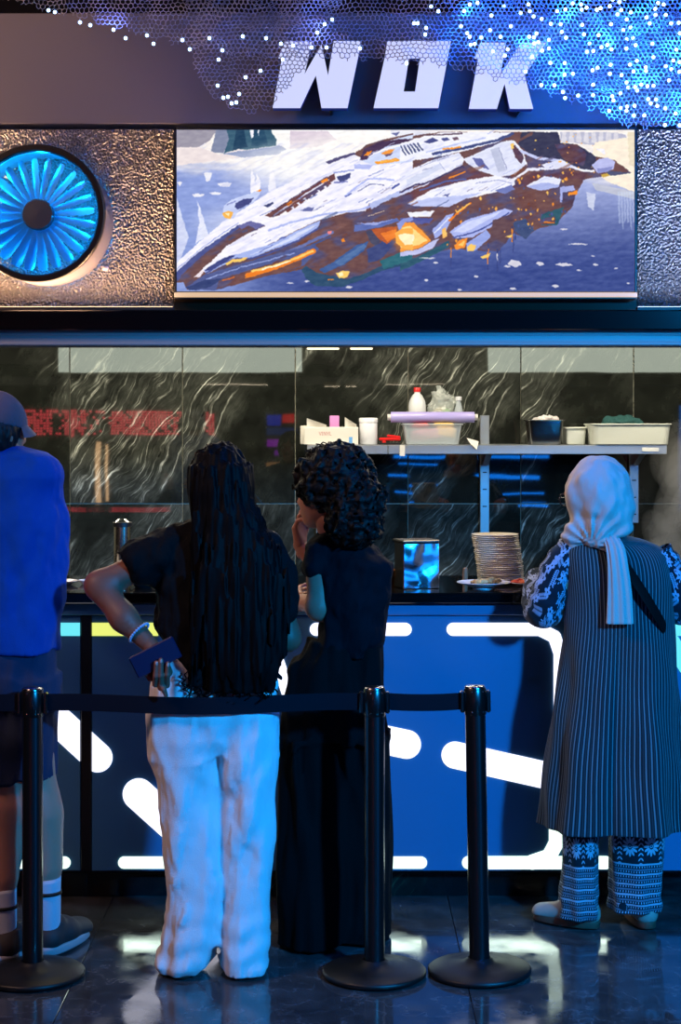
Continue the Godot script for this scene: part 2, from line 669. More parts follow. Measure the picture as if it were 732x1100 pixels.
func build_structure() -> void:
	var dark := mat("hall_paint", Color(0.10, 0.10, 0.115), 0.8)
	# floor: a bed with polished stone slabs, one by one where the camera sees them
	var stone := mat("floor_stone", Color.WHITE, 0.09, 0.0, 0.5)
	var fl := FastNoiseLite.new()
	fl.seed = 3
	fl.frequency = 0.012
	fl.fractal_octaves = 5
	var im := Image.create(512, 512, false, Image.FORMAT_RGB8)
	for y in 512:
		for x in 512:
			var a := 0.5 + 0.5 * fl.get_noise_2d(x, y)
			var r := pow(maxf(0.0, 1.0 - absf(fl.get_noise_2d(x * 1.3 + 900.0, y * 1.3)) * 9.0), 2.0)
			var g := 0.17 + 0.15 * a + 0.10 * r
			im.set_pixel(x, y, Color(g * 0.97, g, g * 1.05))
	stone.albedo_texture = ImageTexture.create_from_image(im)
	stone.uv1_triplanar = true
	stone.uv1_world_triplanar = true
	stone.uv1_scale = Vector3(0.8, 0.8, 0.8)
	mats["floor_speck"] = noise_tex(17, 0.03, 256, 4)
	stone.roughness_texture = mats["floor_speck"]
	stone.roughness = 0.22
	var bed := structure("floor", Vector3(0, -0.06, -2.2), Vector3(13, 0.1, 15.0), mat("floor_bed", Color(0.17, 0.175, 0.19), 0.3), "dark polished stone floor of the food hall")
	for i in range(-3, 4):
		for j in range(0, 5):
			var sl := box(bed, "slab", Vector3(0.385 + 0.6 + 1.2 * (i - 0.0) - 0.6 - 0.6, 0.055, -3.75 - 0.42 + 1.2 * j), Vector3(1.1975, 0.012, 1.1975), stone, 0.0008)
			sl.position += Vector3(0, 0, 0)
	# hall shell
	structure("ceiling", Vector3(0, 5.05, -2.2), Vector3(13, 0.1, 15.0), mat("hall_ceiling", Color(0.05, 0.05, 0.055), 0.9), "black ceiling of the food hall")
	structure("wall_left", Vector3(-6.45, 2.5, -2.2), Vector3(0.1, 5.2, 15.0), dark, "dark side wall of the hall")
	structure("wall_right", Vector3(6.45, 2.5, -2.2), Vector3(0.1, 5.2, 15.0), dark, "dark side wall of the hall beyond the blue lamp")
	structure("wall_opposite", Vector3(0, 2.5, 5.25), Vector3(13, 5.2, 0.1), dark, "dark wall across the hall from the counter")
	# kitchen shell
	var cream := mat("kitchen_paint", Color(0.55, 0.56, 0.52), 0.7)
	structure("wall_kitchen_left", Vector3(-4.0, 1.4, -7.9), Vector3(0.1, 2.8, 3.0), cream, "pale side wall of the kitchen")
	structure("wall_kitchen_right", Vector3(4.0, 1.4, -7.9), Vector3(0.1, 2.8, 3.0), cream, "pale side wall of the kitchen beyond the steam")
	structure("ceiling_kitchen", Vector3(0, 2.72, -7.8), Vector3(8.2, 0.08, 3.2), mat("kitchen_ceiling", Color(0.30, 0.31, 0.30), 0.8), "ceiling of the kitchen behind the bulkhead")
	structure("wall_above_kitchen", Vector3(0, 3.9, -9.6), Vector3(13, 2.5, 0.1), dark, "dark wall above the kitchen")
	var wall := structure("wall_back", Vector3(0, 1.35, -9.26), Vector3(8.2, 2.75, 0.16), mat("grout", Color(0.74, 0.73, 0.66), 0.8), "back wall of the kitchen clad in dark green veined marble")
	var m := dark_marble()
	var s := 9.17 / FOCAL
	var step := 121.2 * s
	for k in range(-3, 10):
		for r in 2:
			var x0 := (75.0 + 121.2 * k - MID_X) * s
			var y0 := EYE - (541.0 - HORIZON) * s - (0.0 if r == 0 else 1.2)
			var tile := tile_mesh(step - 0.0045, 1.2 - 0.0045, Vector2(0.19 + 0.62 * fposmod(k * 0.37 + r * 0.21, 1.0), 0.375 + 0.25 * fposmod(k * 0.53 + r * 0.4, 1.0)))
			put(wall, "marble_tile", tile, m, Vector3(x0 + step * 0.5, y0 + 0.6 - 1.35, 0.08))

# a thin slab with its own piece of the vein picture; front at z = +0.011
func tile_mesh(w: float, hgt: float, off: Vector2) -> ArrayMesh:
	var st := SurfaceTool.new()
	st.begin(Mesh.PRIMITIVE_TRIANGLES)
	var c := 0.0012
	var f := 0.011
	var rects := [[-w / 2 + c, -hgt / 2 + c, w / 2 - c, hgt / 2 - c, f], [-w / 2, -hgt / 2, w / 2, hgt / 2, f - c], [-w / 2, -hgt / 2, w / 2, hgt / 2, -0.002]]
	var pts := []
	for r in rects:
		pts.append([Vector3(r[0], r[1], r[4]), Vector3(r[2], r[1], r[4]), Vector3(r[2], r[3], r[4]), Vector3(r[0], r[3], r[4])])
	var add := func(a: Vector3, b: Vector3, d: Vector3, e: Vector3, n: Vector3) -> void:
		for p: Vector3 in [a, d, b, a, e, d]:
			st.set_normal(n)
			st.set_uv(Vector2(off.x + p.x * 0.62, off.y - p.y * 0.62))
			st.add_vertex(p)
	add.call(pts[0][0], pts[0][1], pts[0][2], pts[0][3], Vector3(0, 0, 1))
	var side := [Vector3(0, -1, 0), Vector3(1, 0, 0), Vector3(0, 1, 0), Vector3(-1, 0, 0)]
	for l in 2:
		for k in 4:
			var k2 := (k + 1) % 4
			add.call(pts[l + 1][k], pts[l + 1][k2], pts[l][k2], pts[l][k], (side[k] + (Vector3(0, 0, 1) if l == 0 else Vector3.ZERO)).normalized())
	return st.commit()

# ---------------------------------------------------------------- fascia: bulkhead, hammered panels, turbine, screen, sign
func fz(d: float) -> float:
	return d / FOCAL

func rect_px(parent: Node, called: String, x0: float, y0: float, x1: float, y1: float, d_front: float, thick: float, m: Material, bevel := 0.002) -> MeshInstance3D:
	var a := px(x0, y0, d_front)
	var b := px(x1, y1, d_front)
	var at := (a + b) * 0.5 - Vector3(0, 0, thick * 0.5)
	if parent is Node3D and parent != self: at -= (parent as Node3D).position
	return box(parent, called, at, Vector3(absf(b.x - a.x), absf(b.y - a.y), thick), m, bevel)

func build_fascia() -> void:
	# wall that carries everything above the opening
	var core := structure("wall_front", Vector3(0, 2.66, -6.27), Vector3(8.2, 1.1, 0.24), mat("fascia_core", Color(0.40, 0.385, 0.385), 0.7), "grey core of the bulkhead above the counter")
	core.position.y = 2.11 + 0.52
	core.mesh = box_mesh(Vector3(8.2, 1.04, 0.24), 0.002)
	var band := rect_px(self, "trim_1", -500, 14, 1230, 133, 6.05, 0.12, mat("bulkhead_paint", Color(0.47, 0.45, 0.45), 0.55), 0.003)
	tag(band, "plain grey bulkhead board behind the lit letters", "", "", "structure")
	# hammered silver panels
	var ham := mat("hammered_silver", Color(0.78, 0.76, 0.75), 0.30, 0.85, 0.5)
	var n := FastNoiseLite.new()
	n.seed = 7
	n.noise_type = FastNoiseLite.TYPE_SIMPLEX_SMOOTH
	n.frequency = 0.06
	n.fractal_octaves = 2
	n.fractal_gain = 0.35
	var nt := NoiseTexture2D.new()
	nt.width = 512
	nt.height = 512
	nt.seamless = true
	nt.noise = n
	nt.as_normal_map = true
	nt.bump_strength = 30.0
	ham.normal_enabled = true
	ham.normal_texture = nt
	ham.normal_scale = 2.2
	ham.uv1_triplanar = true
	ham.uv1_world_triplanar = true
	ham.uv1_scale = Vector3(2.9, 2.5, 2.9)
	var pl := rect_px(self, "trim_2", -500, 139, 186.5, 333, 6.06, 0.1, ham, 0.002)
	tag(pl, "hammered silver wall panel behind the turbine wheel", "", "", "structure")
	var pr := rect_px(self, "trim_3", 685, 139, 1230, 333, 6.06, 0.1, ham, 0.002)
	tag(pr, "hammered silver wall panel right of the screen", "", "", "structure")
	# strip of brown stone under the screen and the dark glossy beam
	var under := rect_px(self, "trim_4", 187, 320, 685, 333.5, 6.055, 0.1, mat("brown_stone", Color(0.16, 0.125, 0.09), 0.12), 0.002)
	tag(under, "narrow brown stone strip under the screen", "", "", "structure")
	var beam := rect_px(self, "trim_5", -500, 333, 1230, 354.5, 5.93, 0.13, mat("beam_gloss", Color(0.035, 0.037, 0.045), 0.1), 0.004)
	tag(beam, "dark glossy beam over the serving opening", "", "", "structure")
	# upward light strips lying on the beam, washing the hammered panels
	for s in [[-400.0, 186.0, Color(1.0, 0.78, 0.60), 1.0], [686.0, 1100.0, Color(0.72, 0.80, 1.0), 0.7]]:
		var a := px(s[0], 333, 5.93)
		var b := px(s[1], 333, 5.93)
		var root := thing("uplight_strip", Vector3((a.x + b.x) * 0.5, a.y, -5.965), "light strip on the beam washing up the %s hammered panel" % ("turbine's" if s[0] < 0 else "right"), "light strip")
		box(root, "channel", Vector3(0, 0.006, 0.0), Vector3(b.x - a.x, 0.012, 0.03), mat("lamp_housing"), 0.001)
		box(root, "light_diffuser", Vector3(0, 0.0125, 0.0), Vector3(b.x - a.x - 0.01, 0.003, 0.018), glow_mat("uplight%d" % int(s[1]), s[2], 3.0), 0.0005)
		var l := AreaLight3D.new()
		l.name = "strip_light"
		l.area_size = Vector2(b.x - a.x - 0.02, 0.02)
		l.light_color = s[2]
		l.light_energy = 0.9 * s[3] * (b.x - a.x)
		l.area_range = 12.0
		l.shadow_enabled = true
		l.position = Vector3(0, 0.02, 0)
		l.rotation = Vector3(PI / 2 + 0.18, 0, 0)
		root.add_child(l)
	build_turbine()
	build_screen()
	build_sign()

func build_turbine() -> void:
	var d := 5.8
	var c := px(38.7, 228.8, d)
	var t := thing("turbine_wheel", c, "decorative turbine wheel with glowing cyan blades in a black rim", "turbine")
	var k := d / FOCAL
	var ro := 74.0 * k
	var ri := 66.5 * k
	var black := mat("turbine_black", Color(0.035, 0.035, 0.04), 0.35)
	put(t, "rim", lathe([Vector2(ri, -0.03), Vector2(ro - 0.002, -0.03), Vector2(ro, -0.028), Vector2(ro, 0.0), Vector2(ro - 0.004, 0.006), Vector2(ri + 0.004, 0.006), Vector2(ri, 0.0), Vector2(ri, -0.03)], 96), black, Vector3.ZERO, Vector3(PI / 2, 0, 0))
	# outer sleeve from the rim back to the panel
	put(t, "sleeve", lathe([Vector2(ro - 0.008, -0.03), Vector2(ro - 0.008, -0.255), Vector2(ro - 0.004, -0.255), Vector2(ro - 0.004, -0.03)], 96), mat("sleeve_silver", Color(0.62, 0.61, 0.63), 0.35, 0.6), Vector3.ZERO, Vector3(PI / 2, 0, 0))
	var cy := Color(0.02, 0.62, 1.0)
	var lr := put(t, "light_ring", lathe([Vector2(ri + 0.002, -0.046), Vector2(ri + 0.010, -0.046), Vector2(ri + 0.010, -0.034), Vector2(ri + 0.002, -0.034), Vector2(ri + 0.002, -0.046)], 96), glow_mat("turbine_ring", cy, 2.5), Vector3.ZERO, Vector3(PI / 2, 0, 0))
	tag(lr, "cyan light ring hidden inside the rim")
	for q in 8:
		var o := OmniLight3D.new()
		o.name = "ring_light"
		o.light_color = cy
		o.light_energy = 0.05 if q < 5 else 0.015
		o.light_size = 0.012
		o.omni_range = 5.0
		o.shadow_enabled = true
		var a := TAU * q / 8.0 + 0.0
		o.position = Vector3(cos(a), sin(a), 0) * (ri - 0.03) + Vector3(0, 0, -0.09)
		t.add_child(o, true)
	var hub_r := 17.0 * k
	put(t, "hub", lathe([Vector2(0.0001, 0.004), Vector2(hub_r * 0.93, 0.002), Vector2(hub_r, -0.004), Vector2(hub_r, -0.10), Vector2(0.0001, -0.10)], 48), mat("hub_grey", Color(0.20, 0.22, 0.26), 0.45), Vector3(0, 0, -0.03), Vector3(PI / 2, 0, 0))
	put(t, "spindle", lathe([Vector2(0.012, 0.0), Vector2(0.012, -0.13)], 16), black, Vector3(0, 0, -0.125), Vector3(PI / 2, 0, 0))
	var blade_m := mat("blade_blue", Color(0.25, 0.58, 0.74), 0.4)
	blade_m.backlight_enabled = true
	blade_m.backlight = Color(0.30, 0.45, 0.5)
	var rows := []
	var nr := 9
	for i in nr:
		var f := float(i) / (nr - 1)
		var r := lerpf(hub_r * 0.95, ri - 0.018, f)
		var half := lerpf(0.008, 0.027, pow(f, 0.8)) * (1.0 if i < nr - 1 else 0.72)
		var tw := lerpf(0.55, 1.0, f)
		var row := PackedVector3Array()
		for s in 5:
			var e := (s / 4.0 - 0.5) * 2.0
			var cam := 0.006 * (1.0 - e * e) * f
			row.append(Vector3(r, half * e * cos(tw) + cam * sin(tw), -0.055 - half * e * sin(tw) + cam * cos(tw)))
		rows.append(row)
	var bm := grid_mesh(rows, false)
	for q in 24:
		var b := put(t, "blade", bm, blade_m)
		b.rotation.z = TAU * (q + 0.3) / 24.0
	# bolt beside the wheel
	var bolt := put(self, "panel_bolt", lathe([Vector2(0.0001, 0.0), Vector2(0.013, 0.0), Vector2(0.013, 0.012), Vector2(0.009, 0.02), Vector2(0.0001, 0.022)], 20), mat("sleeve_silver"), px(114, 288, 6.05), Vector3(PI / 2, 0, 0))
	tag(bolt, "round silver bolt in the panel beside the turbine wheel", "bolt")

func build_sign() -> void:
	var d := 5.93
	var z_back := -6.045
	var t := thing("letter_sign", Vector3(px(440, 80, d).x, px(440, 80, d).y, -5.98), "white lit channel letters reading WOK on the grey bulkhead", "sign")
	var to := func(list: Array) -> PackedVector2Array:
		var out := PackedVector2Array()
		for q in list:
			var p := px(280.0 + q[0] / 2.2875, 20.0 + q[1] / 2.2875, d) - t.position
			out.append(Vector2(p.x, p.y))
		return out
	var shapes := {
		"letter_w": [[[60, 56], [127, 56], [108, 138], [150, 64], [166, 140], [180, 56], [248, 56], [214, 220], [150, 220], [136, 140], [98, 220], [30, 220], [53, 98], [44, 98]]],
		"letter_o": [[[312, 56], [468, 56], [440, 205], [380, 180], [392, 98], [365, 98], [305, 98]], [[305, 98], [365, 98], [352, 180], [380, 180], [440, 205], [437, 220], [278, 220]]],
		"letter_k": [[[540, 60], [603, 60], [590, 138], [640, 60], [702, 60], [649, 140], [670, 222], [613, 222], [600, 160], [581, 222], [512, 222], [535, 100], [525, 98]]],
	}
	var side := mat("letter_side", Color(0.10, 0.22, 0.62), 0.4)
	var face_m := glow_mat("letter_face", Color(0.82, 0.84, 1.0), 0.98)
	for key in shapes:
		var body := SurfaceTool.new()
		var front := SurfaceTool.new()
		for outline in shapes[key]:
			var p: PackedVector2Array = to.call(outline)
			body.append_from(plate(p, 0.05), 0, Transform3D(Basis(), Vector3(0, 0, 0.025)))
			front.append_from(plate(p, 0.006), 0, Transform3D(Basis(), Vector3(0, 0, 0.0535)))
		var b := put(t, key, body.commit(), side)
		put(b, "light_face", front.commit(), face_m)
		# two stand-off pins into the board
		var mid := Vector2.ZERO
		var first: PackedVector2Array = to.call(shapes[key][0])
		for s in [0, first.size() / 2]:
			mid = first[s].lerp(Vector2(first[s].x * 0.0 + first[(s + 3) % first.size()].x, first[(s + 3) % first.size()].y), 0.35)
			put(b, "standoff_pin", tube([Vector3(mid.x, mid.y, 0.0), Vector3(mid.x, mid.y, z_back + 5.98 - 0.004)], [0.006], 8), mat("turbine_black"))
		var l := AreaLight3D.new()
		l.name = "letter_light"
		l.area_size = Vector2(0.26, 0.2)
		l.light_color = Color(0.3, 0.5, 1.0)
		l.light_energy = 0.02
		l.area_range = 6.0
		l.shadow_enabled = true
		var lo := 9.0
		var hi := -9.0
		for q in first:
			lo = minf(lo, q.x)
			hi = maxf(hi, q.x)
		l.position = Vector3((lo + hi) * 0.5, 0, 0.06)
		l.rotation.y = PI
		b.add_child(l)

# ---------------------------------------------------------------- the picture on the screen
var art: Image
const ART_S := 2.2
func ax(x: float) -> float: return (x - 190.0) * ART_S
func ay(y: float) -> float: return (y - 139.5) * ART_S

# fills a polygon given in photo pixels (flat print on the screen)
func ink(points: Array, c: Color, share := 1.0) -> void:
	var p := []
	var y0 := 1e9
	var y1 := -1e9
	for k in range(0, points.size(), 2):
		var q := Vector2(ax(points[k]), ay(points[k + 1]))
		p.append(q)
		y0 = minf(y0, q.y)
		y1 = maxf(y1, q.y)
	var n := p.size()
	for y in range(maxi(0, int(y0)), mini(art.get_height() - 1, int(y1)) + 1):
		var xs := []
		var fy := y + 0.5
		for k in n:
			var a: Vector2 = p[k]
			var b: Vector2 = p[(k + 1) % n]
			if (a.y <= fy) != (b.y <= fy):
				xs.append(a.x + (fy - a.y) / (b.y - a.y) * (b.x - a.x))
		xs.sort()
		for k in range(0, xs.size() - 1, 2):
			var u := maxi(0, int(round(xs[k])))
			var w := mini(art.get_width(), int(round(xs[k + 1])))
			if w <= u: continue
			if share >= 1.0:
				art.fill_rect(Rect2i(u, y, w - u, 1), c)
			else:
				for x in range(u, w):
					art.set_pixel(x, y, art.get_pixel(x, y).lerp(c, share))

func stroke(points: Array, wide: float, c: Color, share := 1.0) -> void:
	var line := PackedVector2Array()
	for k in range(0, points.size(), 2): line.append(Vector2(points[k], points[k + 1]))
	for poly in Geometry2D.offset_polyline(line, wide * 0.5, Geometry2D.JOIN_ROUND, Geometry2D.END_ROUND):
		var flat := []
		for q in poly: flat.append_array([q.x, q.y])
		ink(flat, c, share)

# the same with points measured in two enlargements of the screen (left half, right half)
func ink_l(points: Array, c: Color, share := 1.0) -> void: ink(enlarged(points, 183.0), c, share)
func ink_r(points: Array, c: Color, share := 1.0) -> void: ink(enlarged(points, 430.0), c, share)
func line_l(points: Array, wide: float, c: Color, share := 1.0) -> void: stroke(enlarged(points, 183.0), wide / 2.837, c, share)
func line_r(points: Array, wide: float, c: Color, share := 1.0) -> void: stroke(enlarged(points, 430.0), wide / 2.837, c, share)
func enlarged(points: Array, x0: float) -> Array:
	var out := []
	for k in range(0, points.size(), 2): out.append_array([x0 + points[k] / 2.837, 134.0 + points[k + 1] / 2.837])
	return out

# soft round dab
func dab(x: float, y: float, rx: float, ry: float, c: Color, share: float) -> void:
	for v in range(maxi(0, int(ay(y - ry))), mini(art.get_height() - 1, int(ay(y + ry))) + 1):
		for u in range(maxi(0, int(ax(x - rx))), mini(art.get_width() - 1, int(ax(x + rx))) + 1):
			var q := Vector2((u - ax(x)) / (rx * ART_S), (v - ay(y)) / (ry * ART_S)).length()
			if q < 1.0: art.set_pixel(u, v, art.get_pixel(u, v).lerp(c, share * (1.0 - q * q) * (1.0 - q * q)))

func paint_art() -> Image:
	var W := int((682.0 - 190.0) * ART_S)
	var H := int((313.0 - 139.5) * ART_S)
	art = Image.create(W, H, false, Image.FORMAT_RGB8)
	var nz := FastNoiseLite.new()
	nz.seed = 2
	nz.frequency = 0.012
	nz.fractal_octaves = 4
	var sky := Color(0.98, 0.95, 0.93)
	for y in H:
		var py := 139.5 + y / ART_S
		for x in W:
			var pxx := 190.0 + x / ART_S
			# pale shore light at the top, lake from lilac to deep blue at the lower right
			var f := smoothstep(186.0, 305.0, py + 0.06 * (pxx - 430.0))
			var c := Color(0.68, 0.72, 0.90).lerp(Color(0.25, 0.31, 0.56), f)
			c = c.lerp(Color(0.56, 0.63, 0.86), smoothstep(330.0, 210.0, pxx))
			var shore := 172.0 + (7.0 if pxx < 420.0 else 14.0 + (pxx - 640.0) * 0.25)
			var s := 1.0 - smoothstep(shore - 10.0, shore + 14.0, py + 10.0 * nz.get_noise_2d(x * 0.6, y * 3.0))
			c = c.lerp(sky, s)
			# light column over the middle
			c = c.lerp(Color(1, 1, 1), smoothstep(110.0, 20.0, absf(pxx - 350.0 + (py - 170.0) * 0.4)) * smoothstep(215.0, 165.0, py) * 0.9)
			var g := nz.get_noise_2d(x * 0.8, y * 5.0) * 0.05
			art.set_pixel(x, y, Color(c.r + g, c.g + g, c.b + g))
	var white := Color(0.97, 0.96, 1.0)
	var pale := Color(0.84, 0.86, 0.96)
	var lilac := Color(0.66, 0.69, 0.90)
	var blue := Color(0.36, 0.42, 0.72)
	var navy := Color(0.17, 0.20, 0.42)
	var brown := Color(0.42, 0.30, 0.31)
	var rust := Color(0.50, 0.26, 0.16)
	var teal := Color(0.16, 0.33, 0.40)
	var orange := Color(0.98, 0.56, 0.18)
	var amber := Color(1.0, 0.80, 0.42)
	# left shore: hills, firs, snow
	ink([190, 139, 234, 139, 226, 150, 214, 158, 200, 160, 190, 158], Color(0.62, 0.60, 0.66))
	ink([232, 139, 246, 139, 248, 150, 240, 164, 226, 164, 230, 152], Color(0.52, 0.55, 0.66))
	ink([244, 139, 291, 139, 297, 150, 297, 156, 270, 160, 240, 166, 246, 150], Color(0.24, 0.38, 0.47))
	ink([254, 139, 262, 139, 266, 158, 250, 162], Color(0.15, 0.27, 0.38))
	ink([272, 139, 284, 139, 288, 156, 270, 157], Color(0.18, 0.31, 0.42))
	ink([269, 139, 273, 139, 272, 148, 270, 149], white)
	ink([277, 139, 279, 139, 278, 146], white)
	ink([190, 158, 214, 158, 236, 166, 256, 160, 275, 162, 280, 166, 252, 170, 220, 174, 190, 178], Color(0.93, 0.88, 0.88))
	ink([240, 165, 275, 160, 300, 156, 308, 160, 298, 166, 262, 169], Color(0.55, 0.60, 0.76))
	ink([312, 141, 352, 141, 362, 150, 340, 158, 312, 160], Color(0.86, 0.80, 0.86))
	ink([316, 168, 352, 166, 346, 185, 322, 190], Color(0.86, 0.84, 0.93), 0.7)
	# right shore: pale cliffs
	ink([602, 142, 650, 142, 672, 144, 674, 152, 640, 156, 602, 152], Color(0.74, 0.74, 0.82))
	for k in 8: ink([604 + k * 8, 142, 608 + k * 8, 142, 609 + k * 8, 154, 603 + k * 8, 153], Color(0.86, 0.85, 0.89))
	ink([640, 153, 682, 146, 682, 206, 655, 196, 630, 180], Color(0.99, 0.94, 0.86))
	ink([674, 142, 682, 142, 682, 180, 676, 176], Color(0.93, 0.88, 0.78))
	ink([636, 196, 682, 206, 682, 214, 640, 204], Color(0.76, 0.77, 0.84))
	ink([630, 206, 640, 208, 638, 226, 632, 222], Color(0.86, 0.88, 0.95), 0.8)
	for k in 6: ink([664 + k * 3, 206, 666 + k * 3, 206, 667 + k * 3, 240 + 8 * sin(k * 2.0), 665 + k * 3, 240], Color(0.80, 0.85, 0.95), 0.45)
	# floes and splashes on the left
	for q in [[206, 209, 220, 211], [225, 207, 238, 209], [234, 197, 249, 200], [219, 186, 228, 194], [190, 196, 196, 199]]:
		ink([q[0], q[1], (q[0] + q[2]) * 0.5, q[1] - 1.2, q[2], q[1] - 0.6, q[2] - 2, q[3], q[0] + 3, q[3] + 0.6], Color(0.96, 0.95, 0.97), 0.9)
	ink([190, 212, 197, 236, 203, 255, 190, 290], Color(0.92, 0.93, 0.99), 0.75)
	ink([212, 215, 218, 232, 224, 252, 210, 262, 214, 240], Color(0.95, 0.95, 1.0), 0.85)
	ink([270, 182, 274, 190, 275, 205, 269, 208], white)
	ink([276, 185, 280, 195, 279, 206, 274, 206], white)
	ink([291, 178, 296, 192, 297, 206, 288, 206], white, 0.8)
	ink([640, 160, 650, 160, 650, 166], white)
	# mist behind the ship
	dab(330, 178, 110, 34, Color(1, 0.99, 0.98), 0.95)
	dab(400, 158, 120, 26, Color(1, 0.98, 0.96), 0.9)
	dab(250, 240, 60, 26, Color(0.93, 0.94, 1.0), 0.5)
	# hull: the dark mass first
	ink_l([15, 425, 80, 365, 160, 297, 250, 240, 300, 207, 400, 160, 490, 112, 560, 88, 600, 60, 650, 45, 740, 26, 740, 400, 640, 440, 580, 470, 520, 492, 440, 488, 415, 465, 400, 440, 240, 470, 140, 502, 50, 502, 40, 480, 15, 480], brown)
	ink_r([0, 40, 120, 22, 480, 22, 490, 55, 540, 60, 590, 95, 655, 108, 705, 147, 600, 160, 560, 168, 540, 205, 520, 255, 470, 305, 415, 318, 385, 345, 345, 330, 300, 385, 262, 385, 230, 382, 160, 378, 60, 398, 0, 422], brown)
	ink_r([370, 22, 480, 22, 490, 55, 540, 60, 595, 95, 600, 130, 560, 142, 500, 112, 400, 92, 360, 60], Color(0.24, 0.24, 0.34))
	ink_r([470, 60, 540, 60, 570, 90, 560, 125, 500, 110], Color(0.36, 0.25, 0.30))
	# underside of the left half: blue and teal planes in the brown
	ink_l([455, 440, 500, 415, 570, 365, 605, 355, 590, 385, 530, 425, 470, 452], Color(0.27, 0.38, 0.60))
	ink_l([500, 420, 590, 362, 600, 372, 520, 428], Color(0.34, 0.46, 0.66))
	ink_l([400, 440, 415, 430, 445, 450, 540, 470, 600, 450, 680, 412, 740, 385, 740, 420, 640, 446, 580, 474, 520, 494, 440, 490, 414, 468], Color(0.20, 0.32, 0.44))
	ink_l([640, 415, 740, 370, 740, 410, 650, 440], Color(0.20, 0.42, 0.48))
	ink_l([560, 305, 610, 300, 690, 285, 700, 292, 640, 312, 560, 326], Color(0.38, 0.44, 0.70))
	ink_l([570, 300, 640, 296, 690, 286, 620, 306], Color(0.62, 0.66, 0.88))
	ink_l([596, 325, 614, 320, 640, 352, 632, 372, 612, 360], Color(0.30, 0.30, 0.40))
	ink_l([600, 380, 660, 350, 690, 355, 640, 412, 604, 420], Color(0.26, 0.30, 0.50))
	ink_l([612, 318, 690, 308, 692, 340, 660, 362, 634, 346], Color(0.72, 0.36, 0.20))
	ink_l([640, 330, 690, 318, 686, 344, 662, 356], Color(0.93, 0.50, 0.20))
	ink_l([430, 330, 520, 300, 540, 305, 480, 335, 430, 348], Color(0.48, 0.34, 0.34))
	line_l([345, 392, 400, 370, 450, 345, 495, 327], 9.0, Color(0.42, 0.46, 0.68))
	line_l([395, 384, 455, 356, 490, 340], 5.0, Color(0.30, 0.35, 0.56))
	ink_l([480, 325, 490, 322, 490, 332, 482, 333], Color(0.95, 0.52, 0.52))
	line_l([604, 278, 640, 266, 652, 262], 2.0, Color(0.90, 0.80, 0.70))
	ink_l([520, 348, 530, 344, 532, 354, 524, 356], orange)
	# long lower prong with the burning slot
	ink_l([45, 496, 100, 458, 200, 428, 300, 398, 440, 364, 452, 378, 405, 430, 300, 458, 180, 492, 140, 503, 60, 503], Color(0.33, 0.37, 0.58))
	ink_l([150, 470, 250, 440, 330, 415, 400, 402, 400, 430, 300, 458, 190, 490, 140, 500], Color(0.44, 0.30, 0.30))
	ink_l([46, 495, 110, 470, 160, 468, 120, 495, 60, 504], Color(0.22, 0.27, 0.46))
	line_l([110, 470, 220, 432, 300, 412, 380, 390], 3.0, Color(0.62, 0.68, 0.90))
	line_l([236, 458, 300, 440, 380, 410, 436, 384], 15.0, Color(0.95, 0.52, 0.18))
	line_l([250, 446, 320, 428, 390, 404, 434, 384], 7.0, Color(1.0, 0.80, 0.42))
	line_l([280, 440, 330, 427, 365, 414], 4.0, Color(1.0, 0.98, 0.84))
	line_l([228, 466, 262, 458], 3.0, orange)
	line_l([160, 474, 196, 464], 3.0, Color(0.90, 0.46, 0.18))
	ink_l([505, 452, 525, 444, 548, 446, 540, 464, 515, 468], amber)
	ink_l([512, 452, 525, 448, 528, 458, 516, 462], Color(1.0, 0.95, 0.75))
	line_l([480, 470, 498, 472], 3.0, orange)
	# upper deck, white
	ink_l([15, 424, 80, 364, 160, 296, 250, 239, 300, 206, 400, 159, 490, 111, 560, 92, 600, 105, 740, 88, 740, 196, 690, 214, 605, 240, 596, 262, 540, 268, 455, 290, 420, 305, 330, 350, 300, 365, 240, 398, 180, 398, 95, 446, 60, 470, 20, 450], white)
	ink_l([24, 472, 60, 425, 100, 392, 160, 345, 212, 306, 250, 296, 292, 308, 238, 330, 172, 368, 140, 402, 96, 440, 60, 482, 34, 480], brown)
	ink_l([18, 448, 80, 392, 160, 338, 205, 306, 214, 312, 160, 350, 100, 396, 40, 452, 22, 476], Color(0.32, 0.35, 0.58))
	ink_l([205, 306, 246, 294, 292, 306, 262, 318, 240, 306, 218, 318], Color(0.42, 0.42, 0.64))
	line_l([20, 440, 90, 380, 160, 330, 208, 298], 2.4, Color(0.62, 0.66, 0.88))
	# side of the second prong
	ink_l([95, 446, 180, 400, 300, 366, 420, 306, 458, 291, 452, 312, 385, 352, 255, 402, 200, 414, 160, 428, 112, 454], Color(0.66, 0.72, 0.93))
	ink_l([230, 400, 320, 366, 430, 308, 450, 304, 384, 346, 300, 380], Color(0.84, 0.87, 0.98))
	line_l([110, 452, 160, 420, 205, 406, 240, 408, 300, 392, 390, 352, 450, 316], 5.0, Color(0.30, 0.33, 0.58))
	line_l([335, 348, 350, 342], 5.0, Color(0.40, 0.44, 0.70))
	ink_l([168, 422, 190, 410, 236, 403, 226, 413, 190, 420, 172, 428], amber)
	ink_l([96, 448, 150, 412, 176, 400, 200, 398, 166, 418, 120, 442], Color(0.26, 0.29, 0.52))
	ink_l([72, 464, 96, 442, 104, 446, 92, 462], Color(0.96, 0.90, 0.92))
	# shading and lines on the deck
	line_l([300, 322, 360, 300, 420, 284, 470, 272, 560, 262, 600, 252], 6.0, Color(0.70, 0.74, 0.94))
	line_l([600, 252, 660, 222, 732, 190], 7.0, Color(0.62, 0.66, 0.90))
	ink_l([606, 240, 690, 206, 740, 184, 740, 200, 660, 232, 612, 258], Color(0.72, 0.76, 0.93))
